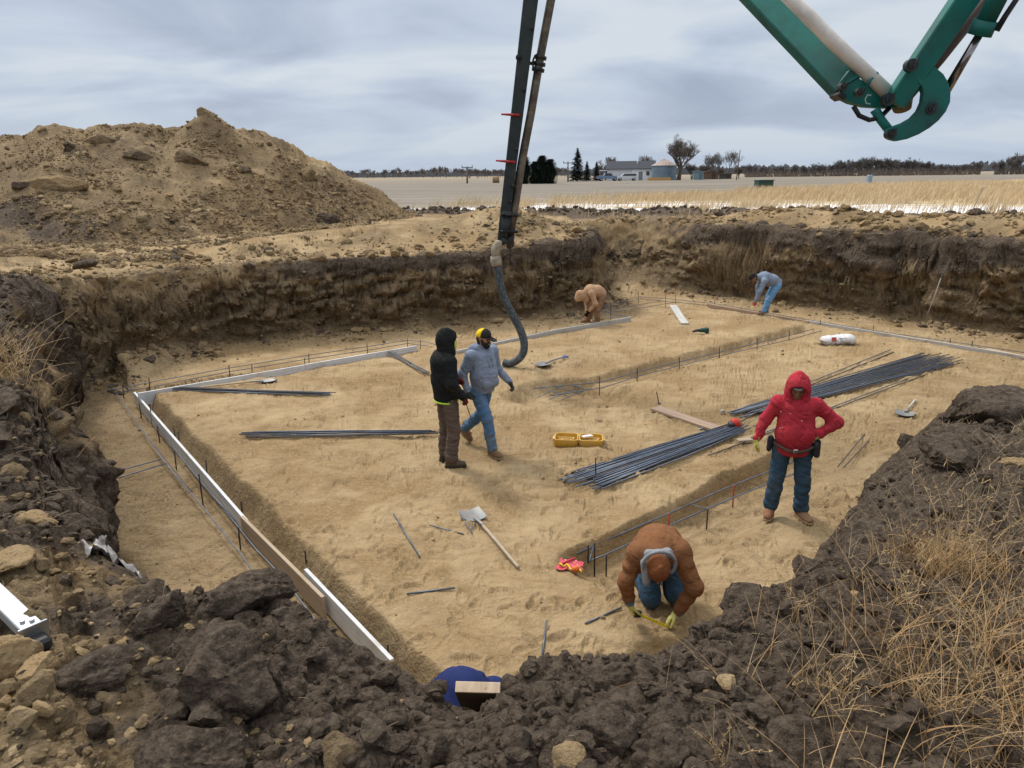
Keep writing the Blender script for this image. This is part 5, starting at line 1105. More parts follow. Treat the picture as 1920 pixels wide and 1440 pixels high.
SL = [((279, 709), (281, 736), -.1, 'steel pin at the back board close to the left corner'), ((429, 685), (431, 711), -.05, 'steel pin in front of the back board above the long handled shovel'), ((571, 672), (571, 686), -.05, 'steel pin at the joint of the two white back boards'), ((579, 664), (579, 677), -.1, 'small pin just right of the back board joint'), ((472, 684), (472, 695), -.2, 'short pin behind the back board'), ((688, 645), (689, 660), -.1, 'pin at the back board above the sloping bars'),
 ((230, 722), (231, 745), -.28, 'pin in the trench just outside the left corner'), ((261, 758), (265, 782), -.28, 'pin in the left trench next to the corner'), ((281, 758), (283, 782), -.15, 'pin against the far end of the left board'), ((295, 800), (299, 826), -.28, 'pin between the bars in the far part of the left trench'), ((325, 798), (327, 815), -.2, 'reddish pin inside the left board'), ((334, 810), (335, 824), -.2, 'pin inside the left board next to the reddish one'),
 ((327, 846), (330, 877), -.28, 'pin in the left trench near the cross bars'), ((386, 864), (389, 903), -.2, 'tall pin against the middle of the left board'), ((373, 890), (380, 941), -.28, 'pin in the left trench below the cross bars'), ((452, 941), (453, 954), -.15, 'pin top showing where white and brown boards meet'), ((447, 990), (450, 1027), -.28, 'lone pin between the bars left of the brown board'), ((572, 1034), (575, 1066), -.2, 'pin inside the brown board'),
 ((522, 1085), (523, 1121), -.28, 'pin near the rim left of the inner bar'), ((475, 1101), (476, 1126), -.28, 'leftmost pin at the dark rim'), ((495, 1094), (496, 1123), -.28, 'middle pin of the group at the dark rim'), ((536, 1130), (537, 1152), -.28, 'pin half hidden by the dark rim'), ((615, 1089), (616, 1104), -.2, 'pin inside the near white board'), ((727, 1211), (728, 1228), -.2, 'pin at the near end of the last white board'),
 ((1115, 1020), (1115, 1062), -.15, 'thick pin at the near right bars beside the pink plastic'), ((1103, 1024), (1103, 1046), -.15, 'thin pin left of the thick one'), ((1137, 1043), (1137, 1061), -.15, 'thin pin right of the thick one'), ((1255, 964), (1253, 998), -.15, 'pin with a red painted top behind the kneeling person'), ((1327, 957), (1326, 977), -.15, 'thin pin halfway along the near right bars'), ((1376, 911), (1375, 938), -.15, 'pin on the near right bars left of the person in red'),
 ((1117, 859), (1117, 899), 0, 'lone pin standing behind the near end of the bar bundle'), ((1124, 707), (1124, 730), -.1, 'pin at the start of the middle footing bars'), ((1195, 690), (1195, 709), -.1, 'second pin along the middle footing'), ((1274, 670), (1274, 687), -.1, 'third pin along the middle footing'), ((1349, 652), (1349, 671), -.1, 'fourth pin along the middle footing'), ((1420, 635), (1420, 653), -.1, 'fifth pin along the middle footing'), ((1480, 620), (1480, 635), -.1, 'sixth pin along the middle footing'), ((1538, 601), (1538, 617), -.1, 'last pin of the middle footing beside the far board'),
 ((1340, 562), (1341, 575), -.05, 'pin at the far end of the reddish board'), ((1248, 547), (1248, 569), -.15, 'red tipped pin in the far corner'), ((1266, 544), (1267, 563), -.15, 'second red tipped pin in the far corner'), ((1638, 611), (1638, 627), -.05, 'pin at the far right board beyond the sack'), ((1782, 635), (1782, 648), -.05, 'pin at the far right board above the long bundle'), ((1823, 639), (1824, 652), -.05, 'pin at the far right board near the picture edge'), ((1197, 547), (1197, 565), -.2, 'pin in the far corner bars right of the person in tan'), ((1145, 574), (1145, 592), -.15, 'pin beside the person in tan'),
 ((930, 632), (931, 647), -.1, 'pin behind the yellow cap'), ((1005, 621), (1005, 637), -.1, 'pin just right of the hose'), ((1031, 615), (1031, 630), -.1, 'pin at the grey back board right of the hose'), ((855, 638), (855, 660), -.1, 'pin between the heads of the standing pair'), ((764, 635), (764, 647), -.2, 'pin left of the black hood'), ((788, 638), (788, 652), -.2, 'pin touching the black hood')]
for a, b_, z, lb in SL:
    red = 'red' in lb; o = stake(a, b_, z, REDP if red and 'reddish' not in lb else (RUST if 'reddish' in lb else STK), label=lb)
def trenchbar(pts, z, lb, r=.0085, mat=REB): return rodline([U(x, y, z) for x, y in pts], r, mat, 'rebar', lb, 'rebar', 'long bars laid in the trenches')
trenchbar([(190, 706), (217, 735), (243, 773), (290, 838), (303, 860), (337, 900), (388, 960), (460, 1050), (493, 1100), (518, 1129)], -.18, 'outer long bar in the left trench nearest the earth wall')
trenchbar([(240, 727), (270, 765), (305, 810), (345, 865), (400, 930), (424, 960), (480, 1030), (533, 1085), (583, 1152), (630, 1218)], -.15, 'inner long bar in the left trench next to the boards')
trenchbar([(290, 834), (306, 856), (345, 905), (360, 922)], -.165, 'short overlapping bar beside the outer left bar', mat=RUST); trenchbar([(378, 905), (402, 932), (440, 976)], -.14, 'short overlapping bar beside the inner left bar')
trenchbar([(205, 886), (243, 877), (303, 861)], -.16, 'upper cross bar reaching into the left earth wall'); trenchbar([(205, 900), (242, 890), (312, 869)], -.16, 'lower cross bar reaching into the left earth wall')
trenchbar([(200, 733), (300, 713), (430, 690), (572, 667), (700, 648), (765, 638), (800, 641), (850, 656)], -.05, 'long bar behind the left part of the back boards'); trenchbar([(215, 738), (300, 722), (430, 697), (572, 674), (700, 655), (765, 644), (800, 648), (845, 661)], -.12, 'second long bar behind the left part of the back boards')
trenchbar([(840, 658), (930, 641), (1030, 620), (1100, 607)], -.02, 'long bar behind the right part of the back boards'); trenchbar([(840, 664), (930, 646), (1030, 625), (1105, 612)], -.08, 'second long bar behind the right part of the back boards')
trenchbar([(1128, 573), (1160, 567), (1197, 556), (1250, 560), (1340, 569), (1500, 597), (1640, 620), (1800, 643), (1940, 664)], -.02, 'long bar round the far corner and along the far right boards'); trenchbar([(1125, 578), (1160, 571), (1200, 560), (1250, 565), (1330, 573)], -.1, 'second bar in the far corner')
trenchbar([(1110, 580), (1150, 579), (1200, 571), (1240, 564)], -.08, 'bar leading from the person in tan to the far corner'); trenchbar([(1122, 585), (1150, 585), (1205, 577), (1270, 566)], -.12, 'lower bar leading to the far corner')
trenchbar([(1110, 578), (1183, 596)], -.05, 'short bar crossing behind the person in tan'); trenchbar([(1120, 588), (1175, 600)], -.08, 'shorter crossing bar behind the person in tan')
trenchbar([(1000, 728), (1124, 717), (1200, 696), (1349, 660), (1480, 629), (1545, 611)], -.04, 'upper bar along the middle footing'); trenchbar([(1030, 742), (1130, 727), (1200, 704), (1349, 667), (1480, 637), (1545, 619)], -.06, 'lower bar along the middle footing')
trenchbar([(1082, 1038), (1113, 1023), (1260, 960), (1350, 920), (1448, 881), (1500, 862)], -.07, 'upper long bar of the near right footing'); trenchbar([(1105, 1052), (1135, 1040), (1280, 974), (1375, 933), (1447, 904), (1500, 884)], -.09, 'lower long bar of the near right footing')
trenchbar([(1113, 1023), (1105, 1052)], -.07, 'tie bar joining the two near right bars', .006); trenchbar([(1297, 946), (1326, 955)], -.07, 'tie bar halfway along the near right bars', .006)
for i, (a, b_) in enumerate((((1000, 722), (1068, 744)), ((1018, 716), (1086, 738)), ((1036, 711), (1100, 730)), ((1008, 745), (1072, 716)), ((1030, 749), (1094, 722)), ((1052, 750), (1110, 727)), ((985, 733), (1050, 712)))): rodline([U(*a, -.12 - .01 * (i > 2)), U(*b_, -.12 - .01 * (i > 2))], .0075, REB, 'rebar', 'bar of the criss-cross mat in the round footing hole', 'rebar', 'criss-cross mat in the round footing hole')
RB = np.random.default_rng(21)
def gmax(a, b_, n=14):
    t = np.linspace(0, 1, n); return float(np.percentile(ground_at(a[0] + (b_[0] - a[0]) * t, a[1] + (b_[1] - a[1]) * t), 85))
def bundle(c0, w0, c1, w1, n, z, lb, grp, cross=.25, jit=.12):
    c0, c1 = A3(U(*c0)), A3(U(*c1)); d = unit(c1 - c0); s_ = np.cross((0, 0, 1), d); z = z + gmax(c0, c1) + .004
    for i in range(n):
        f = (i + .5) / n - .5; lay = i % 3; a = c0 + s_ * (f * w0 + RB.normal(0, .01)) + d * RB.uniform(-jit, jit); f2 = f if RB.random() > cross else RB.uniform(-.5, .5); b_ = c1 + s_ * (f2 * w1 + RB.normal(0, .01)) + d * RB.uniform(-jit, jit) * 1.4
        z0, z1 = z + lay * .019 * (1 - abs(f) * 1.2) + .01, z + ((lay + (f2 != f)) * .019) * (1 - abs(f2)) + .012
        a[2] += z0; b_[2] += z1; mm = (a + b_) / 2 + s_ * RB.normal(0, .02) - (0, 0, .0); rodline([a, mm, b_], .0088, REB if RB.random() < .8 else RUST, 'rebar', lb, 'rebar', grp)
bundle((1092, 909), .62, (1372, 812), .34, 44, .0, 'dark steel bar in the big bundle below the yellow case', 'big bundle of bars below the yellow case', .22, .22)
bundle((1395, 778), .30, (1760, 676), .85, 42, .0, 'dark steel bar in the far bundle that passes behind the person in red', 'bundle of bars behind the person in red', .12, .3)
bundle((326, 732), .16, (606, 743), .10, 9, .0, 'dark steel bar in the small bundle under the long handled shovel', 'small bundle under the long handled shovel', .2, .2); bundle((460, 821), .22, (815, 817), .10, 10, .0, 'dark steel bar in the bundle left of the brown trousers', 'bundle left of the brown trousers', .2, .1)
bundle((730, 664), .12, (802, 704), .12, 5, .0, 'dark steel bar sloping down to the back of the black jacket', 'bars ending at the black jacket', .2, .05)
def bar(a, b_, lb, z=.012, r=.009, mat=REB):
    p, q = A3(U(*a, z)), A3(U(*b_, z)); g = gmax(p, q) + r; p[2] = q[2] = g; return rodline([p, q], r, mat, 'rebar', lb, 'rebar')
bar((740, 661), (772, 681), 'short thin bar beside the bars at the black jacket', mat=RUST); bar((738, 965), (787, 1046), 'bar lying alone left of the front shovel'); bar((763, 1116), (853, 1105), 'short bar lying nearly level in the near part of the slab'); bar((1025, 1165), (1017, 1228), 'short bar pointing at the near rim'); bar((1097, 1172), (1165, 1142), 'short bar beside the kneeling person'); bar((806, 991), (870, 1008), 'thin bar left of the front shovel blade', r=.007); bar((864, 972), (886, 1008), 'short bar leaning under the front shovel', r=.008); bar((896, 975), (884, 996), 'stub of bar under the front shovel socket', r=.006)
bar((1572, 869), (1625, 805), 'left one of two short bars right of the person in red', mat=RUST); bar((1583, 869), (1635, 814), 'right one of two short bars right of the person in red', mat=RUST); rodline([U(1824, 733, .01), U(1878, 729, .01), U(1940, 736, .01)], .009, REB, 'rebar', 'bar lying alone at the right edge above the dark lump', 'rebar')
bar((1405, 824), (1782, 681), 'upper single bar in front of the far bundle'); bar((1329, 856), (1786, 685), 'lower single bar in front of the far bundle', mat=RUST); rodline([U(1368, 803, .06), U(1470, 742, .07), U(1676, 660, .015)], .011, RUST, 'rebar', 'long bar held in the red cutter, lying across the far bundle', 'rebar'); bar((1440, 750), (1670, 657), 'single bar just beyond the far bundle'); bar((1411, 802), (1424, 799), 'short offcut beside the red sleeve')

# shovels
ASH = wood('ash_handle', (.36, .29, .21), (.48, .40, .30), (20, 20, 2)); ASHP = wood('pale_handle', (.50, .38, .22), (.62, .48, .30), (20, 20, 2)); BLADE = simple('shovel_blade', (.22, .235, .245), .55, .4, .2, 6, .001, 40, (.35, .27, .17), 9, .6)
def shovel(tip, end, label, w_=.24, bl=.29, handle=ASH, grip=None, round_=True, z=.03, lift=.0, flat=0.):
    tip, end = A3(U(*tip, z)), A3(U(*end, z + lift)); g = gmax(tip, end); tip[2] = g + .03; end[2] = g + .01; d = end - tip; Lh = np.linalg.norm(d); rz = math.atan2(d[1], d[0]); el = math.asin(d[2] / Lh)
    e = empty('shovel', tip, label=label, cat='shovel'); e.rotation_euler = (0, -el, rz)
    V, Q, nu, nv = [], [], 13, 9
    for i in range(nu):
        t = i / (nu - 1); x = t * bl; ww = w_ / 2 * (1 - (1 - min(1, t / .55)) ** 2.2 * .85 if round_ else 1) * (1 - .12 * max(0, t - .8) / .2)
        for j in range(nv):
            v = -1 + 2 * j / (nv - 1); V.append((x, v * ww, .025 * v * v - .012 + .03 * (t - .5) ** 2))
    for i in range(nu - 1):
        for j in range(nv - 1): a = i * nv + j; Q.append((a, a + nv, a + nv + 1, a + 1))
    n = len(V); V2 = V + [(x, y, z_ - .004) for x, y, z_ in V]; Q2 = Q + [tuple(k + n for k in q[::-1]) for q in Q]
    o = nmesh('blade', V2, Q2, BLADE, e, True); m_ = MB(); m_.tube([(bl - .05, 0, .0), (bl + .02, 0, .01), (bl + .11, 0, .018), (bl + .18, 0, .02)], [.03, .024, .020, .019], 10, flat=.8); m_.build('socket', BLADE, e, True)
    m_ = MB(); hl = Lh; m_.tube([(bl + .1, 0, .018), ((bl + hl) / 2, 0, .02), (hl - .02, 0, .015), (hl, 0, .015)], [.0165, .0175, .0175, .014], 10); m_.build('handle', handle, e, True)
    if grip:
        m_ = MB(); m_.tube([(hl - .06, 0, .015), (hl, .05, .015), (hl + .06, .055, .015)], .011, 8); m_.tube([(hl - .06, 0, .015), (hl, -.05, .015), (hl + .06, -.055, .015)], .011, 8); m_.tube([(hl + .06, -.06, .015), (hl + .06, .06, .015)], .015, 8); m_.build('grip', grip, e, True)
    return e
shovel((878, 958), (972, 1066), 'square mouthed shovel with a worn wooden handle lying in front of the standing pair', .26, .28, round_=False)
shovel((520, 714), (376, 727), 'round shovel with a pale handle lying by the white back board', .24, .3, ASHP)
shovel((1010, 690), (1058, 673), 'short flat shovel with a blue grip lying right of the hose', .26, .3, wood('grey_handle', (.2, .2, .22), (.3, .3, .33)), simple('blue_plastic', (.03, .09, .42), .4), False)
shovel((1694, 780), (1716, 750), 'shovel lying blade first at the right with its handle pointing away', .27, .27, wood('weathered_handle', (.42, .40, .36), (.55, .52, .47)), None, False)

# open yellow tool case
YP = simple('yellow_plastic', (.62, .36, .045), .5, 0, .12, 8, .001, 30, (.45, .33, .16), 8, .6); YP2 = simple('dusty_yellow_plastic', (.66, .46, .16), .6, 0, .15, 8, .001, 30, (.5, .38, .2), 9, .7)
p0 = A3(U(1085, 833, 0)); e = empty('tool_case', p0, rad(-7), label='open yellow plastic tool case lying on the clay with a paper inside', cat='tool case')
def tray(cx_, name):
    o_ = MB(); i_ = MB(); L2, W2, H2 = .345, .30, .115
    def rr(L_, W_, r, k=6):
        P = []
        for (sx, sy, a0) in ((1, 1, 0), (-1, 1, PI / 2), (-1, -1, PI), (1, -1, 1.5 * PI)):
            for j in range(k + 1): a = a0 + PI / 2 * j / k; P.append((sx * (L_ / 2 - r) + r * math.cos(a), sy * (W_ / 2 - r) + r * math.sin(a)))
        return P
    rings = [(rr(L2 - .03, W2 - .03, .05), .0), (rr(L2, W2, .06), .02), (rr(L2, W2, .06), H2), (rr(L2 - .03, W2 - .03, .05), H2), (rr(L2 - .045, W2 - .045, .045), .03)]
    V = [(x + cx_, y, z_) for P, z_ in rings for x, y in P]; n = len(rings[0][0]); F = [(a * n + i, a * n + (i + 1) % n, (a + 1) * n + (i + 1) % n, (a + 1) * n + i) for a in range(4) for i in range(n)]
    b0 = len(V); V += [(cx_, 0, .0), (cx_, 0, .03)]; T = [(b0, (i + 1) % n, i) for i in range(n)] + [(b0 + 1, 4 * n + i, 4 * n + (i + 1) % n) for i in range(n)]
    o_.add(V, F, T)
    for k in range(9): o_.box((cx_ - .14 + k * .035, -W2 / 2 - .002, .055), (.008, .008, .07), None, .002)
    return o_.build(name, YP, e, False), i_
ta, _ = tray(-.178, 'tray'); tb, _ = tray(.178, 'tray'); smooth_angle(ta, 50); smooth_angle(tb, 50)
m_ = MB()
for c_ in (-.178, .178):
    for (dx, dy, lx, ly) in ((0, .0, .22, .012), (0, .07, .25, .012), (-.06, -.05, .012, .13), (.07, -.06, .012, .1), (.1, .04, .012, .1)): m_.box((c_ + dx, dy, .055), (lx, ly, .05), None, .003)
m_.build('dividers', YP2, e); m_ = MB(); m_.box((-.36, .0, .075), (.028, .11, .05), None, .008); m_.box((.36, .0, .075), (.028, .11, .05), None, .008); m_.build('handles', YP2, e)
m_ = MB(); m_.box((.0, -.08, .08), (.018, .03, .05)); m_.box((.0, .08, .08), (.018, .03, .05)); m_.build('latch', YP2, e)
m_ = MB(); Rm = np.array(Matrix.Rotation(.3, 3, 'Z') @ Matrix.Rotation(-.15, 3, 'X')); m_.box((0, 0, 0), (.15, .10, .004), Rm); m_.box((.01, .01, .006), (.13, .09, .003), Rm); o = m_.build('paper', simple('paper', (.72, .72, .74), .8)); o.location = p0 + (.12, -.0, .125); tag(o, 'folded white paper lying in the open yellow tool case', 'paper')

# pin and nut on the plank, hammer, tape, cutter, block
q = A3(U(1236, 757, .065)); m_ = MB(); m_.tube([(0, 0, -.02), A3(DD(1231, 735, q[1])) - q], .008, 8); o = m_.build('steel_pin', STK, None, True); o.location = q; tag(o, 'steel pin leaning out of a nut on the end of the brown plank', 'pin'); m_ = MB(); m_.tube([(0, 0, -.003), (0, 0, .022)], .028, 6); m_.build('nut', simple('nut_steel', (.2, .22, .25), .4, .8), o)
p0, p1 = A3(U(1285, 787, .025)), A3(U(1318, 803, .025)); e = empty('hammer', p0, label='hammer with an orange handle lying beside the brown plank', cat='hammer'); d = p1 - p0; s_ = unit(np.cross((0, 0, 1), d)); m_ = MB(); m_.tube([(0, 0, 0), d * .3, d * .55], [.018, .014, .012], 8); m_.build('handle', simple('orange_handle', (.55, .22, .04), .5), e, True); m_ = MB(); m_.tube([d * .5, d], [.011, .010], 8); m_.build('shank', STK, e, True); m_ = MB(); m_.tube([d - s_ * .09, d - s_ * .03, d + s_ * .02, d + s_ * .05], [.006, .016, .015, .02], 8); m_.build('head', simple('hammer_steel', (.3, .32, .34), .35, .8), e, True)
p0 = A3(U(1355, 777, .0)); m_ = MB(); m_.tube([(0, -.025, .04), (0, .025, .04)], .04, 14); m_.box((.02, 0, .02), (.05, .048, .04), None, .006); o = m_.build('tape_measure', simple('chrome_plastic', (.5, .5, .48), .3, .5)); o.location = p0; tag(o, 'small silver tape measure lying near the end of the brown plank', 'tape measure')
p0 = A3(U(1376, 806, .0)); e = empty('rebar_cutter', p0, label='red hand cutter standing at the end of the big bundle', cat='cutter'); F = Flesh(.03); F.cap(p0 + (-.01, 0, .10), p0 + (.03, 0, .10), .085, .085, (1, 0, 0), .7); F.cap(p0 + (-.04, -.02, .05), p0 + (.12, .02, .02), .04, .03); F.build('body', simple('red_plastic', (.55, .03, .015), .4), e, .01, p0); m_ = MB(); m_.tube([(-.06, -.09, .1), (-.06, .0, .1)], .045, 14); m_.tube([(-.11, -.03, .05), (-.17, -.05, .03)], .035, 10); m_.build('jaw', simple('dark_grey_metal', (.08, .08, .085), .4, .6), e, True)
p0 = A3(U(1396, 826, .03)); m_ = MB(); m_.box((0, 0, 0), (.22, .10, .05), np.array(Matrix.Rotation(.2, 3, 'Z')), .004); o = m_.build('wood_block', W_BRN); o.location = p0; tag(o, 'small block of wood under the far end of the big bundle', 'wood block')
p0 = A3(U(1317, 626, .0)); e = empty('power_drill', p0, label='dark green power tool lying on the clay between the plank and the sack', cat='power tool'); F = Flesh(.03); F.cap(p0 + (-.05, 0, .09), p0 + (.10, 0, .10), .05, .06); F.cap(p0 + (.05, 0, .08), p0 + (.12, -.02, .03), .035); F.build('body', simple('green_plastic', (.01, .06, .05), .4), e, .01, p0); m_ = MB(); m_.tube([(-.06, 0, .09), (-.16, .0, .08), (-.24, 0, .06)], [.035, .03, .022], 10); m_.build('chuck', STK, e, True)

# paper sack
p0 = A3(U(1570, 645, 0)); e = empty('paper_sack', p0, rad(6), label='crumpled white paper sack with a red square print on the far clay', cat='sack'); F = Flesh(.05)
F.cap((-.28, 0, .09), (.26, .0, .10), .10, .12, (0, 1, 0), 1.6, .02); F.cap((.26, 0, .1), (.36, .02, .12), .09, .05, (0, 1, 0), 1.7, .02); F.build('bag', simple('white_paper', (.66, .66, .68), .8, bmp=.01, bscale=12, dirt=(.5, .42, .32), dirtamt=.5), e, .012)
m_ = MB(); m_.box((-.18, -.155, .15), (.10, .012, .09), np.array(Matrix.Rotation(-.5, 3, 'X'))); m_.build('red_print', simple('red_ink', (.45, .06, .05), .8), e); m_ = MB()
for i in range(9): m_.box((-.05 + i * .03, -.15, .16), (.02, .012, .028 - .006 * (i % 3)), np.array(Matrix.Rotation(-.5, 3, 'X')))
for i in range(12): m_.box((-.06 + i * .024, -.168, .11), (.014, .012, .010), np.array(Matrix.Rotation(-.3, 3, 'X')))
m_.build('printed_lines', simple('grey_ink', (.22, .2, .24), .8), e); m_ = MB(); m_.box((-.40, .0, .10), (.16, .28, .012), np.array(Matrix.Rotation(.35, 3, 'Y')), .002); m_.build('torn_flap', simple('kraft_paper', (.34, .22, .13), .85), e)

# pink plastic and cord by the near right footing
def sheet(name, P, w0, mat, label, cat, seed, amp=.02, nu=26, nv=14, thick=.003):
    """crumpled sheet over 4 corner points"""
    a, b_, c_, d_ = [A3(p) for p in P]; V = []; r_ = seed * 1.7
    U1, V1 = np.meshgrid(np.linspace(0, 1, nu), np.linspace(0, 1, nv), indexing='ij'); P_ = (a * (1 - U1[..., None]) + b_ * U1[..., None]) * (1 - V1[..., None]) + (d_ * (1 - U1[..., None]) + c_ * U1[..., None]) * V1[..., None]
    ed = np.minimum.reduce([U1, 1 - U1, V1, 1 - V1]); wv = np.clip(1 - ed * 8, 0, 1)
    P_[..., 0] += wv * .35 * w0 * PN(P_[..., 0] + r_, P_[..., 1], w0 * .5, 1); P_[..., 1] += wv * .35 * w0 * PN(P_[..., 0], P_[..., 1] + r_, w0 * .5, 2)
    hh = ground_at(P_[..., 0].ravel(), P_[..., 1].ravel()).reshape(nu, nv); base = np.maximum(P_[..., 2], hh + .008) if w0 > 0 else P_[..., 2]
    P_[..., 2] = base + amp * (1 - 2.2 * np.abs(PN(U1 * 1.0 + r_, V1, .22, 3))) + amp * .6 * np.abs(PN(U1 + r_, V1, .1, 4))
    n = nu * nv; Vt = P_.reshape(-1, 3); I = (np.arange(nu - 1)[:, None] * nv + np.arange(nv - 1)[None]).ravel(); Q = np.stack([I, I + nv, I + nv + 1, I + 1], 1)
    o = nmesh(name, np.concatenate([Vt, Vt - (0, 0, thick)]), np.concatenate([Q, Q[:, ::-1] + n]), mat, smooth=True); return tag(o, label, cat)
PINK = simple('pink_plastic', (.55, .07, .09), .3, spec=.6); sheet('plastic_wrapper', [U(1042, 1068, .01), U(1088, 1070, .01), U(1094, 1052, .01), U(1050, 1050, .01)], .12, PINK, 'thin pink plastic wrapper lying by the near right footing', 'wrapper', 3, .012)
rodline([U(1050, 1058, .03), U(1068, 1050, .035), U(1079, 1046, .03)], .010, simple('pink_stick', (.6, .04, .08), .4), 'marker_stick', 'pink marker stick lying on the pink wrapper', 'marker')
P_ = [A3(U(1049 + t * 42, 1057 + t * 14 + 2 * math.sin(t * 14), .03)) + (0, 0, .012 * math.sin(t * 22)) for t in np.linspace(0, 1, 22)]; b0 = P_[0]; e = empty('string_reel', b0, label='orange reel with yellow cord on the pink wrapper', cat='string reel'); m_ = MB(); m_.tube([p - b0 for p in P_], .010, 6); m_.build('cord', simple('yellow_cord', (.7, .5, .03), .6), e, True); pc = A3(U(1080, 1067, .035)) - b0; m_ = MB(); m_.tube([pc + (-.04, -.01, 0), pc + (-.02, -.005, 0), pc + (.02, .005, 0), pc + (.04, .01, 0)], [.014, .034, .034, .014], 12); m_.build('reel', simple('orange_reel', (.6, .14, .02), .5), e, True)

# white plastic on the left bank
WPL = simple('dirty_white_plastic', (.52, .50, .49), .45, 0, .1, 8, .01, 14, (.17, .12, .09), 14, .8, .5)
def gpt(px, py, z): p = U(px, py, z); return Vector((p.x, p.y, GZ(p.x, p.y) + .01))
sheet('plastic_sheet', [gpt(166, 1050, 1.85), gpt(300, 1062, 1.75), gpt(290, 1010, 1.8), gpt(180, 1012, 1.85)], .22, WPL, 'torn dirty white plastic sheet half buried in the left bank', 'plastic sheet', 8, .05, 44, 26)
# aluminium screed at the left edge
p0, p1 = A3(U(-40, 1110, 2.02)), A3(U(72, 1222, 2.02)); p0[2] = p1[2] = max(GZ(p1[0], p1[1]), GZ(*((p0 + p1) / 2)[:2])) + .035; d = p1 - p0; Lb = np.linalg.norm(d); ex = d / Lb; ey = unit(np.cross((0, 0, 1), ex)); ez = np.cross(ex, ey); Rm = np.stack([ex, ey, ez], 1)
e = empty('screed_bar', p0, label='aluminium screed bar with two bolts poking in at the left edge', cat='screed bar'); m_ = MB(); m_.box(ex * Lb / 2, (Lb, .075, .05), Rm, .004); m_.build('bar', simple('aluminium', (.42, .44, .47), .45, .5, .08, 9, .0005, 60, (.4, .38, .34), 6, .4), e)
m_ = MB(); m_.box(ex * (Lb + .004) + ez * .004, (.008, .10, .065), Rm, .002); m_.build('end_plate', M_STEEL, e); m_ = MB()
for a, b_ in ((-.04, .012), (-.06, -.014)): m_.tube([ex * (Lb + a) + ey * b_ + ez * .02, ex * (Lb + a) + ey * b_ + ez * .036], .009, 6)
m_.build('bolts', M_STEEL, e); m_ = MB(); m_.box(ex * (Lb + .03) - ez * .03, (.09, .07, .05), Rm, .012); m_.build('rubber_foot', simple('black_rubber', (.02, .02, .022), .6), e)
# lumber end at the rim
p0 = A3((U(896, 1289, 1.70)[0], U(896, 1289, 1.70)[1], 1.70)); e_ = empty('lumber', p0); e_.rotation_euler = (rad(36), 0, rad(-3)); m_ = MB(); m_.box((0, 0, -.40), (.19, .045, .8), None, .003); m_.build('board', wood('shaded_plank', (.10, .075, .05), (.19, .14, .095)), e_); m_ = MB(); m_.box((0, 0, .002), (.188, .044, .006), None, .002); m_.build('sawn_end', W_END, e_); o = e_; tag(o, 'upright piece of lumber poking over the near rim beside the navy sweatshirt', 'lumber')  # board colour darkened to paint in the shade on its front face
# whip rod and cord on the far right wall
a, b_ = A3(DD(1843, 352, 20.4)), A3(DD(1764, 522, 18.3)); rodline([a, (a + b_) / 2 + (.02, 0, .04), b_], .013, simple('fibreglass_rod', (.16, .13, .12), .5), 'marker_rod', 'thin leaning rod sticking up over the far right wall', 'rod'); rodline([b_, A3(DD(1752, 556, 18.0)), A3(DD(1738, 592, 17.8))], .012, simple('grey_cord', (.25, .23, .2), .8), 'cord', 'cord hanging down the far right wall below the leaning rod', 'cord')
# ------------------------------------------------------------------ concrete pump boom hanging into the pit
GRN = simple('teal_boom_paint', (.006, .135, .112), .55, 0, .15, 3, .001, 30, (.018, .036, .034), 1.5, .85, .3)
GRND = simple('dark_green_boom_paint', (.011, .019, .019), .5, 0, .2, 5, .001, 30, (.05, .05, .045), 4, .5)
PIPE = simple('worn_pipe', (.085, .068, .052), .6, .35, .25, 4, .003, 40, (.27, .23, .18), 3.5, .8); BLKS = simple('black_steel', (.018, .018, .02), .45, .5, dirt=(.08, .07, .06))
WPIPE = simple('white_pipe', (.74, .69, .63), .45, 0, .08, 3, .001, 20, (.30, .26, .22), 2.2, .5); CHROME = simple('chrome_rod', (.30, .27, .27), .22, .9); REDC = simple('red_clamp', (.32, .015, .015), .5)
HOSE = simple('cement_splashed_hose', (.035, .048, .058), .65, 0, .3, 8, .002, 40, (.22, .23, .235), 22, .55); CEM = simple('cement_crust', (.36, .31, .23), .9, 0, .2, 14, .012, 30, (.16, .13, .1), 9, .7)
BY = 14.2
def bp(px, py, y=BY): return A3(DD(px, py, y))
BO = bp(945, 462)
boom = empty('concrete_pump_boom', BO, label='teal and dark green concrete pump boom with a hose hanging into the pit', cat='concrete pump boom')
def beam(name, p0, p1, w0, w1, d0, d1, side_, mat, parent, bev=.012):
    """tapered box beam; side_ = direction of its width"""
    p0, p1 = A3(p0), A3(p1); ax = unit(p1 - p0); s_ = unit(A3(side_) - ax * (A3(side_) @ ax)); n_ = np.cross(ax, s_); V = []; F = []
    prof = []
    for (a, b_) in ((1, 1), (-1, 1), (-1, -1), (1, -1)): prof.append((a, b_))
    rings = []
    for p, w_, d_ in ((p0, w0, d0), (p1, w1, d1)):
        c = bev; R_ = []
        for (a, b_) in prof:
            e = [(a * (w_ / 2 - c), b_ * d_ / 2), (a * w_ / 2, b_ * (d_ / 2 - c))]
            if a * b_ > 0: e = e[::-1]
            R_ += e
        rings.append([p + s_ * x + n_ * y - BO for x, y in R_])
    V = rings[0] + rings[1]; n = 8; F = [(i, (i + 1) % n, (i + 1) % n + n, i + n) for i in range(n)]
    V += [p0 - BO, p1 - BO]; T = [(2 * n, (i + 1) % n, i) for i in range(n)] + [(2 * n + 1, n + i, n + (i + 1) % n) for i in range(n)]
    return nmesh(name, V, F, mat, parent, False, T)
top = bp(1042, -395); tipb = bp(941, 455)
ts = beam('tip_section', tipb, top, .185, .33, .17, .30, (1, 0, 0), GRND, boom)
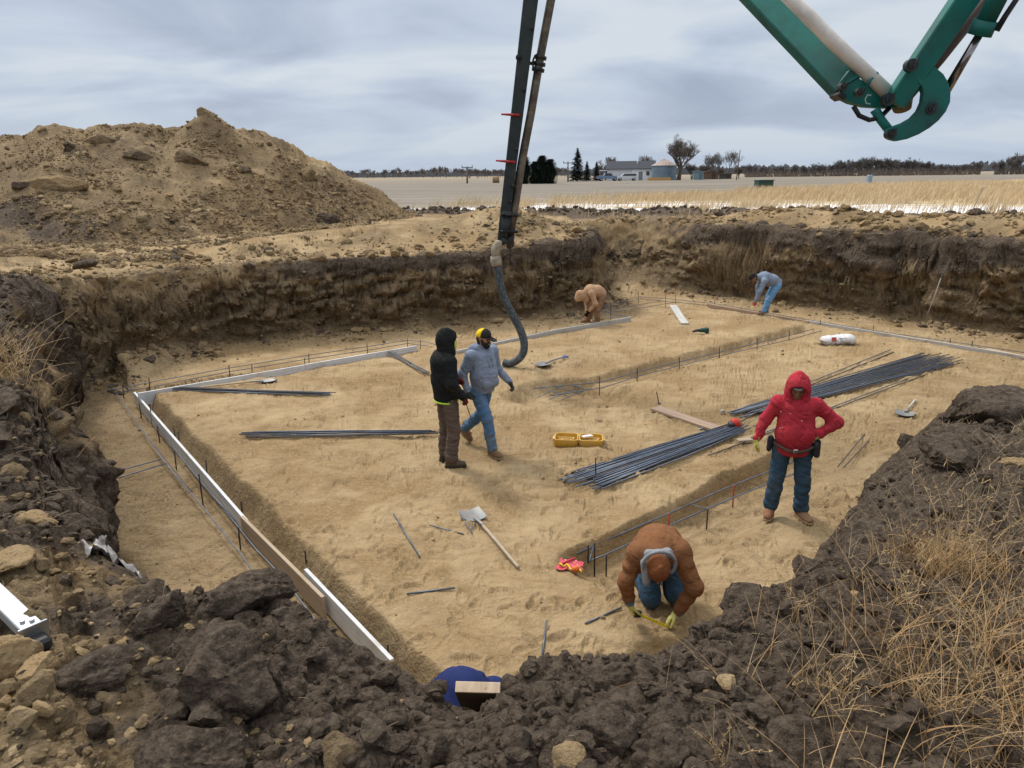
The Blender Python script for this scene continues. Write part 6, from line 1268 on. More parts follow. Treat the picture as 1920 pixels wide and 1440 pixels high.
m_ = MB(); m_.tube([bp(950, 395) - BO, bp(941, 462) - BO], [.125, .10], 12, flat=1.0); m_.build('end_bracket', GRND, ts, True)
for (a, b_) in (((930, 301), (966, 304)), ((940, 214), (974, 216))):
    m_ = MB(); p, q = bp(*a, BY - .05) - BO, bp(*b_, BY - .14) - BO; m_.tube([p, p + (q - p) * .35, q], [.016, .022, .026], 8); m_.box(p + (q - p) * .75, (.14, .07, .04), None, .01); m_.build('red_clamp', REDC, ts, True)
for (a, s_) in (((972, 108), .05), ((997, 54), .03), ((983, 170), .03), ((969, 280), .03), ((962, 349), .045), ((957, 378), .035), ((944, 403), .045)):
    m_ = MB(); p = bp(*a, BY - .1) - BO; m_.tube([p - (0, .06, 0), p + (0, .06, 0)], s_, 10); m_.build('bolt', BLKS, ts, True)
# delivery pipe beside it
pp = [bp(x, y, BY + .05) for x, y in ((1050, -75), (1033, 0), (1011, 118), (996, 210), (978, 305), (965, 390), (957, 440))]
m_ = MB(); m_.tube([p - BO for p in pp], .078, 16); dp = m_.build('delivery_pipe', PIPE, boom, True)
for (x, y) in ((1013, 108), (1011, 120), (1009, 131), (962, 403), (961, 433)):
    p = bp(x, y, BY + .05); ax = unit(pp[1] - pp[3]); m_ = MB(); m_.tube([p - BO - ax * .028, p - BO + ax * .028], .118, 16); m_.build('coupling', BLKS, dp, True)
m_ = MB(); c = bp(1006, 120, BY); m_.tube([c - BO + A3((-.10 * math.cos(t) + .03, -.04, .16 * math.sin(t))) for t in np.linspace(-1.35, 1.35, 9)], .018, 8); m_.tube([bp(990, 118) - BO, bp(998, 119) - BO], .03, 8); m_.build('pipe_bracket', BLKS, ts, True)
for y in (403, 433):
    m_ = MB(); m_.tube([bp(943, y) - BO, bp(962, y + 1) - BO], .03, 8); m_.box(bp(953, y, BY - .03) - BO, (.3, .26, .035), None, .01); m_.build('pipe_bracket', BLKS, ts, True)
m_ = MB(); m_.tube([bp(958, 440, BY) - BO, bp(956, 452, BY) - BO, bp(949, 463, BY - .02) - BO], [.075, .085, .08], 14); m_.tube([bp(940, 452, BY - .12) - BO, bp(958, 458, BY + .12) - BO], .085, 14); m_.build('elbow', BLKS, dp, True)
m_ = MB(); m_.tube([bp(948, 456, BY - .05) - BO, bp(934, 458, BY - .08) - BO, bp(929, 466, BY - .1) - BO, bp(929, 484, BY - .1) - BO], [.075, .088, .09, .085], 14); m_.build('reducer', CEM, dp, True)
m_ = MB(); m_.tube([bp(929, 480, BY - .1) - BO, bp(930, 490, BY - .1) - BO, bp(931, 498, BY - .1) - BO], [.10, .112, .098], 16); m_.build('coupling', CEM, dp, True)
hp = [(930, 484, -.1), (932, 500, -.1), (937, 530, -.1), (946, 562, -.12), (962, 592, -.15), (978, 622, -.2), (984, 646, -.25), (981, 664, -.3), (970, 676, -.32), (957, 682, -.3), (944, 686, -.25)]
P_ = [bp(x, y, BY + o) for x, y, o in hp]
for _ in range(2):
    Q_ = [P_[0]]
    for i in range(len(P_) - 1): Q_ += [P_[i] * .75 + P_[i + 1] * .25, P_[i] * .25 + P_[i + 1] * .75]
    P_ = Q_ + [P_[-1]]
for p in P_: p[2] = max(p[2], GZ(p[0], p[1]) + .085)
m_ = MB(); m_.tube([p - BO for p in P_], [.079 - .010 * abs(i / len(P_) - .5) for i in range(len(P_))], 16); m_.build('end_hose', HOSE, boom, True)
m_ = MB(); m_.tube([bp(957, 455) - BO, bp(958, 472) - BO, bp(955, 486, BY - .05) - BO, bp(957, 498) - BO], .011, 6); m_.build('control_cable', BLKS, boom, True)
# middle section: from the joint above the picture down to the elbow near the camera
EY = 9.0
def ep(px, py, y=EY): return A3(DD(px, py, y))
ew = ep(1690, 170); jt = top + A3((.0, -.1, .0))
vx = unit(ep(1700, 170) - ep(1690, 170)); uy = unit(A3(UPV)); un = unit(np.cross(vx, uy))
m0 = ep(1398, -8, 10.6); m1 = ep(1598, 172); m_dir = m1 - m0
mend = ep(1588, 167, 9.06); ms = beam('middle_section', jt, mend, .34, .315, .24, .20, np.cross(unit(mend - jt), (0, 1, 0)), GRN, boom, .014)
def poly_part(name, pts, y, th, mat, parent, bevel=True):
    """plate whose outline was read off the photograph, standing in the plane at distance y"""
    o_ = ep(*pts[0], y); P2 = [((ep(px, py, y) - o_) @ A3((1, 0, 0)), (ep(px, py, y) - o_) @ A3((0, 0, 1))) for px, py in pts]
    m_ = MB(); m_.prism(P2, o_ - BO, (1, 0, 0), (0, 0, 1), (0, 1, 0), th); o = m_.build(name, mat, parent)
    b_ = o.modifiers.new('bevel', 'BEVEL'); b_.width = .012; b_.segments = 2; b_.limit_method = 'ANGLE'; return o
def arc(cx_, cy_, r, a0, a1, n=8): return [(cx_ + r * math.cos(math.radians(a0 + (a1 - a0) * i / n)), cy_ - r * math.sin(math.radians(a0 + (a1 - a0) * i / n))) for i in range(n + 1)]
hk = [(1588, 133), (1592, 137), (1606, 149), (1628, 161), (1652, 168)] + arc(1676, 186, 17, 100, -95, 8) + [(1652, 203), (1620, 201), (1592, 194), (1572, 184), (1566, 176), (1561, 166)]
kn = poly_part('knuckle_plate', hk, 9.08, .15, GRN, ms)
m_ = MB(); m_.box(ep(1571, 181) - BO, (.10, .25, .06), np.array(Matrix.Rotation(.6, 3, 'Y')), .01); m_.build('stop_block', BLKS, ms)
a0_, a1_ = ep(1681, 186, 8.88), ep(1912, -152, 8.6)
os_ = beam('upper_section', a0_ - unit(a1_ - a0_) * .05, a1_, .235, .275, .17, .19, np.cross(unit(a1_ - a0_), (0, 1, 0)), GRN, boom, .014)
m_ = MB(); m_.tube([ep(1700, 182, 9.15) - BO, ep(1760, 112, 9.05) - BO, ep(1925, -95, 8.85) - BO], .068, 14); m_.build('section_pipe', simple('brown_pipe', (.09, .06, .05), .5, .2), boom, True)
hook = [(1738, 122), (1752, 128), (1765, 139), (1774, 154), (1779, 172), (1778, 192), (1770, 210), (1757, 226), (1740, 240), (1720, 252), (1698, 261), (1678, 265), (1666, 262), (1659, 253), (1661, 243), (1670, 238), (1690, 231), (1706, 222), (1719, 208), (1726, 192), (1728, 176), (1725, 163), (1718, 156), (1712, 146), (1722, 130)]
hkp = poly_part('curved_link', hook, 8.8, .09, GRN, boom)
for (x, y, r, yy, pr) in ((1711, 122, .07, 8.66, os_), (1667, 186, .07, 8.76, os_), (1747, 204, .062, 8.74, hkp), (1672, 251, .058, 8.74, hkp), (1583, 162, .045, 8.83, kn), (1614, 173, .05, 8.83, kn)):
    p = ep(x, y, yy) - BO; m_ = MB(); m_.tube([p, p + (0, .08, 0)], r, 18); m_.tube([p - (0, .014, 0), p + (0, .02, 0)], r * .62, 18); pn = m_.build('pin', GRND, pr, True); smooth_angle(pn, 40)
    m_ = MB(); m_.box(p - (0, .024, 0) + (r * .3, 0, r * .3), (.022, .02, r * 1.5), np.array(Matrix.Rotation(.5, 3, 'Y')), .003); m_.build('keeper', BLKS, pn)
wp = [ep(1474, -12, 9.1), ep(1562, 78, 9.02), ep(1662, 172, 8.98)]; wp[0] = wp[0] + (wp[0] - wp[1]) * .8; m_ = MB(); m_.tube([p - BO for p in wp], .080, 20); w_ = m_.build('white_pipe', WPIPE, boom, True)
m_ = MB(); m_.tube([ep(1626, 162, 8.95) - BO, ep(1632, 150, 8.92) - BO, ep(1645, 137, 8.95) - BO], [.02, .018, .022], 8); m_.build('pipe_clip', simple('teal_clip', (.01, .16, .17), .5), w_, True)
m_ = MB(); m_.tube([ep(1640, 205, 8.98) - BO, ep(1652, 225, 8.95) - BO, ep(1670, 248, 8.86) - BO], [.055, .05, .05], 12); m_.build('link_rod', GRN, boom, True)
m_ = MB(); m_.tube([ep(1600, 199, 9) - BO, ep(1611, 217, 8.98) - BO, ep(1630, 225, 8.96) - BO, ep(1650, 221, 8.95) - BO, ep(1668, 202, 8.95) - BO], .028, 10); m_.build('hydraulic_hose', BLKS, boom, True)
m_ = MB(); m_.tube([ep(1690, 188, 9.2) - BO, ep(1692, 205, 9.15) - BO], [.13, .10], 14); m_.tube([ep(1684, 197, 9.02) - BO, ep(1700, 190, 9.02) - BO], .07, 12); m_.build('pipe_end', simple('ochre_rust', (.12, .09, .03), .7, dirt=(.03, .03, .03)), boom, True)
m_ = MB(); m_.tube([ep(1776, 170, 8.85) - BO, ep(1838, 62, 8.6) - BO], .042, 14); cr_ = m_.build('cylinder_rod', CHROME, boom, True)
m_ = MB(); m_.tube([ep(1836, 66, 8.6) - BO, ep(1849, 38, 8.55) - BO], .125, 18); m_.tube([ep(1846, 44, 8.55) - BO, ep(1925, -110, 8.2) - BO], .098, 18); m_.build('hydraulic_cylinder', GRN, boom, True)
m_ = MB(); m_.tube([ep(1868, 58, 8.5) - BO, ep(1885, 30, 8.45) - BO, ep(1925, -30, 8.4) - BO], [.034, .03, .028], 10); m_.build('hydraulic_hose', BLKS, boom, True); m_ = MB(); m_.tube([ep(1774, 158, 8.82) - BO, ep(1832, 62, 8.6) - BO], .012, 8); m_.build('steel_line', BLKS, boom, True)
m_ = MB(); m_.tube([ep(1633, 187 - 8, 8.835) - BO, ep(1627, 178, 8.835) - BO, ep(1622, 186, 8.835) - BO, ep(1624, 194, 8.835) - BO, ep(1632, 195, 8.835) - BO], .007, 6); m_.build('chalk_letter', simple('chalk', (.3, .42, .38), .9), kn, True)

# ------------------------------------------------------------------ farm and trees across the field
rg = random.Random(5)
def gnd(px, D_):
    d = ray(px, 345); k = D_ / d.y; x = d.x * k; return A3((x, D_, GZ(x, D_)))
FD = 188.
WSID = simple('white_siding', (.82, .83, .85), .7, 0, .03); ROOFM = simple('dark_shingle', (.045, .05, .062), .9, bmp=.02, bscale=4); GLS = simple('window_glass', (.03, .035, .045), .15, 0, .1, 2, spec=.6)
hb = gnd(1181, FD); yaw = rad(-12); hs = empty('farmhouse', hb, yaw, label='white farmhouse with a dark grey roof and garage doors across the field', cat='house')
Lh, Wh, Hh, Rh = 11.6, 8.0, 2.9, 1.75; x0_ = -Lh / 2
m_ = MB(); m_.box((0, Wh / 2, Hh / 2 - .3), (Lh, Wh, Hh + .6)); m_.prism([(0, Hh), (Wh, Hh), (Wh / 2, Hh + Rh - .05)], (Lh / 2 - .12, 0, 0), (0, 1, 0), (0, 0, 1), (1, 0, 0), .24); m_.prism([(0, Hh), (Wh, Hh), (Wh / 2, Hh + Rh - .05)], (-Lh / 2 + .12, 0, 0), (0, 1, 0), (0, 0, 1), (1, 0, 0), .24); m_.build('wall', WSID, hs)
m_ = MB(); th = .14
for s_ in (-1, 1):
    y0 = Wh / 2 + s_ * (Wh / 2 + .45); z0 = Hh - .45 * Rh / (Wh / 2); 
    P = [(-Lh / 2 - .4, y0, z0), (Lh / 2 + .4, y0, z0), (Lh / 2 + .4, Wh / 2, Hh + Rh), (-Lh / 2 - .4, Wh / 2, Hh + Rh)]; V = [A3(p) for p in P] + [A3(p) + (0, 0, th) for p in P]; m_.add(V, [(3, 2, 1, 0), (4, 5, 6, 7), (0, 1, 5, 4), (1, 2, 6, 5), (2, 3, 7, 6), (3, 0, 4, 7)])
m_.build('roof', ROOFM, hs)
for x, w_, h_ in ((-4.1, 2.7, 2.25), (-1.1, 2.7, 2.25)): m_ = MB(); m_.box((x, -.06, h_ / 2), (w_, .10, h_), None, .02); m_.box((x, -.03, h_ / 2 + .08), (w_ + .3, .06, h_ + .3)); m_.build('garage_door', simple('garage_white', (.60, .62, .66), .6), hs)
m_ = MB(); m_.box((2.6, -.05, 1.05), (.95, .10, 2.1)); m_.build('door', simple('door_grey', (.2, .22, .26), .5), hs); m_ = MB(); m_.box((4.4, -.04, 1.7), (.8, .08, 1.0)); m_.build('window', GLS, hs); m_ = MB(); m_.box((Lh / 2 + .04, 2.6, 1.75), (.08, 1.9, 1.0)); m_.build('window', GLS, hs); m_ = MB(); m_.box((Lh / 2 + .04, 6.2, 1.1), (.08, .9, 2.1)); m_.build('door', simple('side_door', (.05, .055, .07), .5), hs)
m_ = MB(); m_.tube([(1.6, 2.6, Hh + 1.0), (1.6, 2.6, Hh + 1.9)], .12, 8); m_.build('vent_pipe', WSID, hs)
m_ = MB(); m_.box((-Lh / 2 - 1.2, 2.5, 2.5), (2.6, 4.5, .16)); [m_.box((-Lh / 2 - 2.3, y, 1.2), (.14, .14, 2.5)) for y in (.4, 4.6)]; m_.build('porch', WSID, hs)
def vehicle(px, D_, Ln, pickup, col, label, ry):
    b0 = gnd(px, D_); e = empty('pickup_truck' if pickup else 'suv', b0, ry, label=label, cat='pickup truck' if pickup else 'car'); pt = simple('car_paint', col, .3, .2, .03)
    if pickup: pr = [(-2.8, .5), (2.75, .5), (2.8, .95), (1.9, 1.15), (1.2, 1.2), (.75, 1.85), (-.75, 1.88), (-.95, 1.2), (-2.8, 1.2)]; cb_ = [(1.05, 1.22), (.7, 1.76), (-.68, 1.78), (-.8, 1.22)]
    else: pr = [(-2.4, .5), (2.4, .5), (2.45, .95), (1.5, 1.12), (.8, 1.65), (-2.1, 1.72), (-2.45, 1.1)]; cb_ = [(1.2, 1.14), (.72, 1.58), (-2.0, 1.62), (-2.2, 1.14)]
    m_ = MB(); m_.prism(pr, (0, 0, 0), (1, 0, 0), (0, 0, 1), (0, -1, 0), 1.85); m_.build('body', pt, e); m_ = MB(); m_.prism(cb_, (0, 0, 0), (1, 0, 0), (0, 0, 1), (0, -1, 0), 1.89); m_.build('window', GLS, e)
    for x in (-1.65, 1.7):
        for y in (-.85, .85): m_ = MB(); m_.tube([(x, y - .12, .36), (x, y + .12, .36)], .37, 14); wh = m_.build('wheel', simple('tyre', (.02, .02, .022), .8), e, True); m_ = MB(); m_.tube([(x, y - .13, .36), (x, y + .13, .36)], .2, 10); m_.build('rim', M_STEEL, wh, True)
vehicle(1139, 180, 5.4, True, (.16, .24, .36), 'blue grey pickup truck parked in front of the farmhouse porch', rad(2)); vehicle(1175, 179, 4.8, False, (.60, .62, .64), 'white car parked in front of the garage doors', rad(178))
sb = gnd(1244, 184); si = empty('grain_bin', sb, label='round blue grey grain bin with a rusty cone roof beside the farmhouse', cat='grain bin'); CORR = simple('galvanised_blue', (.17, .24, .31), .5, .3, .2, 1.2, dirt=(.25, .27, .28), dirtamt=.4)
m_ = MB(); rs = []
for i in range(41): z = -.3 + i * .095; rs.append((3.0 + (.025 if i % 2 else 0), z))
V = [(r_ * math.cos(2 * PI * k / 40), r_ * math.sin(2 * PI * k / 40), z) for r_, z in rs for k in range(40)]; m_.add(V, [(i * 40 + k, i * 40 + (k + 1) % 40, (i + 1) * 40 + (k + 1) % 40, (i + 1) * 40 + k) for i in range(40) for k in range(40)]); m_.build('wall', CORR, si)
m_ = MB(); V = []; 
for r_, z in ((3.2, 3.45), (1.6, 4.3), (.35, 4.9)): V += [((r_ + (.05 if k % 2 else 0)) * math.cos(2 * PI * k / 40), (r_ + (.05 if k % 2 else 0)) * math.sin(2 * PI * k / 40), z + (.05 if k % 2 else 0)) for k in range(40)]
V.append((0, 0, 5.05)); m_.add(V, [(i * 40 + k, i * 40 + (k + 1) % 40, (i + 1) * 40 + (k + 1) % 40, (i + 1) * 40 + k) for i in range(2) for k in range(40)], [(80 + k, 80 + (k + 1) % 40, 120) for k in range(40)]); m_.build('roof', simple('rusty_roof', (.34, .27, .23), .7, 0, .25, 1.5, dirt=(.45, .42, .40), dirtscale=1.2), si)
def shed(px, D_, w_, d_, h_, col, label, rise=.5):
    b0 = gnd(px, D_); e = empty('shed', b0, rad(-8), label=label, cat='shed'); m_ = MB(); m_.box((0, d_ / 2, h_ / 2 - .2), (w_, d_, h_ + .4)); m_.build('wall', simple('shed_wall', col, .7, 0, .15, 1.5), e); m_ = MB(); m_.prism([(-w_ / 2 - .2, h_), (w_ / 2 + .2, h_), (w_ / 2 + .2, h_ + .12), (0, h_ + rise), (-w_ / 2 - .2, h_ + .12)], (0, d_ / 2, 0), (1, 0, 0), (0, 0, 1), (0, -1, 0), d_ + .4); m_.build('roof', simple('shed_roof', tuple(c * .8 for c in col), .8), e); m_ = MB(); m_.box((w_ * .2, -.03, h_ * .4), (w_ * .25, .06, h_ * .8)); m_.build('door', simple('shed_door', tuple(c * .6 for c in col), .8), e)
shed(1309, 186, 2.4, 3, 1.9, (.20, .28, .33), 'small blue grey shed right of the big bare tree', .3); shed(1331, 196, 4.2, 4, 1.6, (.17, .11, .075), 'low brown shed right of the small blue grey one', .7); shed(1360, 200, 3.0, 3, 1.1, (.10, .08, .07), 'lowest dark shed among the brush near the leaning pole', .4)
b0 = gnd(1236, 176); e = empty('lumber_stack', b0, rad(-4), label='low stack of yellow lumber in front of the grain bin', cat='lumber stack'); m_ = MB(); [m_.box((0, (i % 4) * .3, .15 + .22 * (i // 4)), (5.4 - .1 * (i % 3), .26, .2), None, .01) for i in range(12)]; m_.build('lumber', simple('yellow_wood', (.50, .30, .10), .8), e)['kind'] = 'stuff'
m_ = MB(); m_.tube([(-.75, 0, .7), (.75, 0, .7)], .75, 20); o = m_.build('hay_bale', simple('hay', (.30, .2, .12), 1, bmp=.03, bscale=8), None, True); o.location = gnd(930, 165); tag(o, 'round hay bale far out left of the pipe', 'hay bale')
# transformer box and pedestal in the grass
b0 = gnd(1432, 71); e = empty('transformer_box', b0, rad(8), label='dark green utility box standing in the tall dry grass', cat='utility box'); m_ = MB(); m_.box((0, 0, .45), (1.5, 1.0, 1.0), None, .03); m_.build('cabinet', simple('utility_green', (.03, .075, .055), .5), e); m_ = MB(); m_.box((0, -.05, .98), (1.6, 1.15, .08), None, .02); m_.build('lid', simple('utility_green_lid', (.05, .10, .075), .5), e)
b0 = gnd(1629, 96); e = empty('pedestal', b0, rad(10), label='pale blue grey utility pedestal at the far edge of the dry grass', cat='utility pedestal'); m_ = MB(); m_.box((0, 0, .55), (.55, .5, 1.3), None, .05); m_.build('cabinet', simple('pedestal_grey', (.27, .36, .44), .5), e); m_ = MB(); m_.box((.2, -.02, 1.15), (.12, .12, .16), None, .02); m_.build('cap', simple('pedestal_cap', (.33, .42, .5), .5), e)
def pole(px, pyt, D_, r, label, arm=True, lean=0., pxt=None):
    b0 = gnd(px, D_); t_ = A3(DD(px if pxt is None else pxt, pyt, D_)) - b0; e = empty('utility_pole', b0, label=label, cat='utility pole'); m_ = MB(); m_.tube([(0, 0, -.3), t_], [r, r * .7], 8); m_.build('pole', simple('pole_wood', (.13, .12, .115), .9), e, True)
    if arm: m_ = MB(); m_.box(t_ * .93, (r * 12, r * .9, r * .9)); m_.build('crossarm', simple('arm_wood', (.12, .11, .1), .9), e); m_ = MB(); [m_.tube([t_ * .93 + (x * r * 5.5, 0, 0), t_ * .93 + (x * r * 5.5, 0, r * 2.2)], r * .6, 6) for x in (-1, 1)]; m_.build('insulators', simple('insulator', (.3, .3, .32), .4), e)['kind'] = 'stuff'
pole(876, 312, 160, .2, 'utility pole with a crossarm standing alone in the stubble field left of the boom'); pole(1065, 303, 172, .19, 'utility pole with a transformer beside the tall spruce', True); pole(1380, 281, 170, .13, 'thin slightly leaning pole among the brush right of the sheds', False, pxt=1388); pole(1834, 309, 330, .25, 'tiny distant pole at the gap right of the windbreak', True)

# trees
BARK = simple('grey_bark', (.10, .085, .072), .95, 0, .2, 2); TWIG = simple('twig', (.17, .145, .13), .95, 0, .25, .5); TWIGD = simple('dark_twig', (.155, .14, .135), .95, 0, .3, .4)
def bare_tree(h, seed, spread=.62, levels=5, r0=None, lean=(0, 0), stems=1, twr=.02, kids=(3, 5)):
    """returns trunk MB and twig MB in local coordinates"""
    r_ = random.Random(seed); T_, W_ = MB(), MB(); r0 = r0 or h * .028
    def grow(p, d, l, r, lv):
        n = 3; pts = [p]; dd = Vector(d)
        for i in range(n): dd = (dd + Vector((r_.uniform(-1, 1), r_.uniform(-1, 1), r_.uniform(-.3, .7))) * .16).normalized(); pts.append(pts[-1] + dd * l / n)
        (T_ if lv <= 1 else W_).tube([tuple(q) for q in pts], [max(twr, r * (1 - .35 * i / n)) for i in range(n + 1)], 5 if lv <= 1 else 3, cap=False)
        if lv >= levels: return
        for k in range(r_.randint(*kids)):
            t = r_.uniform(.45, 1.0) if lv else r_.uniform(.55, 1.0); q = pts[0].lerp(pts[-1], t) if False else pts[min(n, int(t * n + .5))]; a = r_.uniform(0, 2 * PI)
            s_ = Vector((math.cos(a), math.sin(a), r_.uniform(-.1, .6))); nd_ = (dd * (1 - spread) + s_ * spread + Vector((lean[0], lean[1], .12))).normalized(); grow(q, nd_, l * r_.uniform(.58, .80), r * .55, lv + 1)
    for s_ in range(stems): grow(Vector((r_.uniform(-1, 1) * h * .02 * (stems - 1), 0, 0)), Vector((r_.uniform(-.25, .25) * (stems > 1), r_.uniform(-.2, .2), 1)).normalized(), h * .36, r0, 0)
    return T_, W_
T_, W_ = bare_tree(10.4, 77, .50, 6, .34, kids=(3, 4), twr=.016, stems=3); b0 = gnd(1272, 178); e = empty('bare_tree', b0, label='big round crowned bare tree right of the grain bin', cat='tree'); T_.build('trunk', BARK, e, True); W_.build('crown', TWIG, e, True)
for px, D_, h, sd_n, st, lb in ((1143, 205, 6.3, 5, 2, 'bare tree showing above the left end of the farmhouse roof'), (1128, 210, 5.4, 45, 2, 'smaller bare tree left of the one above the farmhouse'), (1212, 206, 6.2, 6, 2, 'bare tree showing above the right end of the farmhouse roof'), (1340, 196, 6.6, 7, 3, 'thin many stemmed bare tree behind the brown shed'), (1362, 200, 7.0, 8, 2, 'tall thin bare tree right of the brown shed'), (1296, 190, 4.4, 9, 4, 'bushy bare shrub under the right side of the big tree'), (1318, 200, 4.2, 10, 4, 'bushy bare shrub behind the small sheds'), (1384, 205, 3.4, 12, 5, 'brown brushy thicket right of the sheds'), (1350, 190, 3.0, 14, 5, 'low brush in front of the tall thin tree')):
    T_, W_ = bare_tree(h * 1.1, sd_n, .42 if st < 4 else .6, 5, h * .016, stems=st, twr=.016, kids=(3, 4)); e = empty('bare_tree', gnd(px, D_), label=lb, cat='tree'); T_.build('trunk', BARK, e, True); W_.build('crown', TWIG, e, True)
NEED = simple('spruce_needles', (.022, .036, .028), .9, 0, .35, 1.2); NEED2 = simple('cedar_needles', (.020, .038, .026), .9, 0, .35, 1.2)
def conifer(px, D_, h, w_, seed, mat, label, col=False, n=4200):
    r_ = np.random.default_rng(seed); e = empty('conifer', gnd(px, D_), label=label, cat='tree'); m_ = MB(); m_.tube([(0, 0, -.2), (0, 0, h * .97)], [h * .022, .02], 6); m_.build('trunk', BARK, e, True)
    t = r_.random(n) ** (.75 if col else .62); t = 1 - t if not col else r_.random(n); z = t * h if col else h * (.04 + .96 * (1 - r_.random(n) ** .6)); z = np.clip(z, .02 * h, h * .99); q = z / h
    rad_ = (w_ / 2) * (np.clip(1 - q, 0, 1) ** .8 + .02) if not col else (w_ / 2) * np.sqrt(np.clip(1 - (np.abs(q - .36) / .66) ** 2.4, .0, 1))
    a = r_.uniform(0, 2 * PI, n); lay = .72 + .28 * np.sin(z / h * (48 if not col else 9) + a * 2 + 1.3 * np.sin(a * 3)); rr = rad_ * lay * (r_.random(n) ** .35) + .02; x, y = rr * np.cos(a), rr * np.sin(a); z = z - .10 * rr * (not col)
    s_ = h * r_.uniform(.022, .06, n) * (1.25 if col else 1); dx, dy = np.cos(a), np.sin(a); P = np.stack([x, y, z], 1); u = np.stack([dx, dy, r_.uniform(-.45, .25, n) + (.6 if col else 0)], 1) * s_[:, None]; v = np.stack([-dy, dx, r_.uniform(-.3, .3, n)], 1) * s_[:, None] * .42
    V = np.stack([P - u * .6 - v, P - u * .6 + v, P + u], 1).reshape(-1, 3); nmesh('crown', V, None, mat, e, False, np.arange(3 * n).reshape(-1, 3))
conifer(1082, 176, 7.6, 5.0, 1, NEED, 'tall spruce with a pointed top left of the farmhouse'); conifer(1100, 178, 4.6, 2.8, 2, NEED, 'smaller spruce right against the tall one'); conifer(1118, 181, 4.6, 2.9, 3, NEED, 'spruce between the tall one and the farmhouse'); conifer(1140, 198, 4.6, 3.0, 4, NEED2, 'dark evergreen behind the left end of the farmhouse')
for px, h, w_, sd_n, lb in ((984, 4.9, 2.7, 5, 'leftmost dark cedar partly behind the pump pipe'), (1003, 4.0, 2.4, 6, 'second dark cedar right of the pump pipe'), (1017, 5.0, 2.8, 7, 'tallest dark cedar of the clump right of the pump pipe'), (1032, 4.4, 2.8, 8, 'rightmost dark cedar of the clump')): conifer(px, 140, h, w_, sd_n, NEED2, lb, True, 5200)
# windbreak: every tree an object; five shapes copied
def kind_tree(h, seed, mat, lean=(-.22, 0), st=4, tw=.026, lv=4):
    T_, W_ = bare_tree(h, seed, .45, lv, h * .018, lean, st, tw, (3, 4)); T_.V += W_.V; T_.F += [f + T_.n for f in W_.F]; T_.n += W_.n; return T_
def place_tree(src, px, D_, s_, rz, label, grp):
    o = src.copy(); COL.objects.link(o); o.location = gnd(px, D_); o.scale = (s_ * 1.0, s_, s_); o.rotation_euler = (0, 0, rz); return tag(o, label, 'tree', grp)
srcs = [kind_tree(5.6, 200 + i, TWIGD).build('bare_tree', TWIGD, None, True) for i in range(6)]
i = 0
for px in np.arange(1396, 1838, 7.2):
    hh = 5.3 + 1.5 * math.sin(px * .02) + rg.uniform(-.9, .9); place_tree(srcs[i % 6], px + rg.uniform(-3, 3), 262 + rg.uniform(-9, 9), hh / 5.6 * (.8 if px < 1450 else 1), rg.uniform(-.5, .5), 'bare leaning tree in the long dark windbreak right of the farm', 'windbreak trees right of the farm'); i += 1
for px in np.arange(1864, 1990, 6.5):
    place_tree(srcs[i % 6], px + rg.uniform(-2, 2), 250 + rg.uniform(-12, 12), (6.2 + 1.6 * math.sin(px * .06) + rg.uniform(-.6, .6)) / 5.6 * .95, rg.uniform(0, 6), 'bare tree in the dense grove at the far right edge', 'grove at the far right edge'); i += 1
for o in srcs: bpy.data.objects.remove(o)
r_ = np.random.default_rng(19); n = 5200; px = r_.uniform(1396, 1990, n); px = px[(px < 1836) | (px > 1862)]; n = len(px); Dm = r_.uniform(250, 272, n); xx_ = np.array([ray(p, 335).x / ray(p, 335).y for p in px]) * Dm; zz_ = r_.random(n) ** 1.6 * 1.9; s_ = r_.uniform(.05, .16, n); hh_ = r_.uniform(.6, 1.5, n); ln_ = r_.normal(0, .35, n)
V = np.stack([np.stack([xx_ - s_, Dm, 1.95 + zz_], 1), np.stack([xx_ + s_, Dm, 1.95 + zz_], 1), np.stack([xx_ + ln_, Dm, 1.95 + zz_ + hh_], 1)], 1).reshape(-1, 3); tag(nmesh('brush', V, None, simple('brush_twigs', (.17, .135, .11), 1, 0, .4, .3), None, False, np.arange(3 * n).reshape(-1, 3)), 'tangled bare brush under the windbreak trees', 'brush', None, 'stuff')
src2 = [kind_tree(7, 300 + i, TWIG, (0, 0), 2, .05, 4).build('bare_tree', TWIG, None, True) for i in range(5)]
for px in np.concatenate([np.arange(640, 880, 9.5), np.arange(880, 1075, 6.0)]):
    if 955 < px < 975: continue
    far_ = px < 860; place_tree(src2[i % 5], px + rg.uniform(-4, 4), (560 if far_ else 420) + rg.uniform(-20, 20), (rg.uniform(.7, 1.35) if far_ else rg.uniform(.8, 1.15)) * (1.05 if far_ else .85), rg.uniform(0, 6), 'small bare tree on the distant horizon left of the farm', 'distant trees on the horizon'); i += 1
for o in src2: bpy.data.objects.remove(o)
# far off wood and farm ground as one mass
r_ = np.random.default_rng(9); n = 9000; px = r_.uniform(500, 1980, n); Dm = np.where(px < 1100, r_.uniform(900, 1300, n), r_.uniform(700, 1200, n)); d0 = np.array([ray(p, 335).x / ray(p, 335).y for p in px]); x = d0 * Dm; hz_ = r_.random(n) ** 1.5 * (6 + 4 * PN(px, px * 0, 60, 1)); s_ = r_.uniform(1.2, 3.5, n)
V = np.stack([np.stack([x - s_, Dm, 1.6 + hz_], 1), np.stack([x + s_, Dm + r_.uniform(-2, 2, n), 1.6 + hz_], 1), np.stack([x, Dm, 1.6 + hz_ + s_ * 1.1], 1)], 1).reshape(-1, 3); tag(nmesh('far_wood', V, None, simple('far_wood', (.15, .155, .175), 1, 0, .2, .02), None, False, np.arange(3 * n).reshape(-1, 3)), 'thin line of woods on the far horizon', 'woods', None, 'stuff')

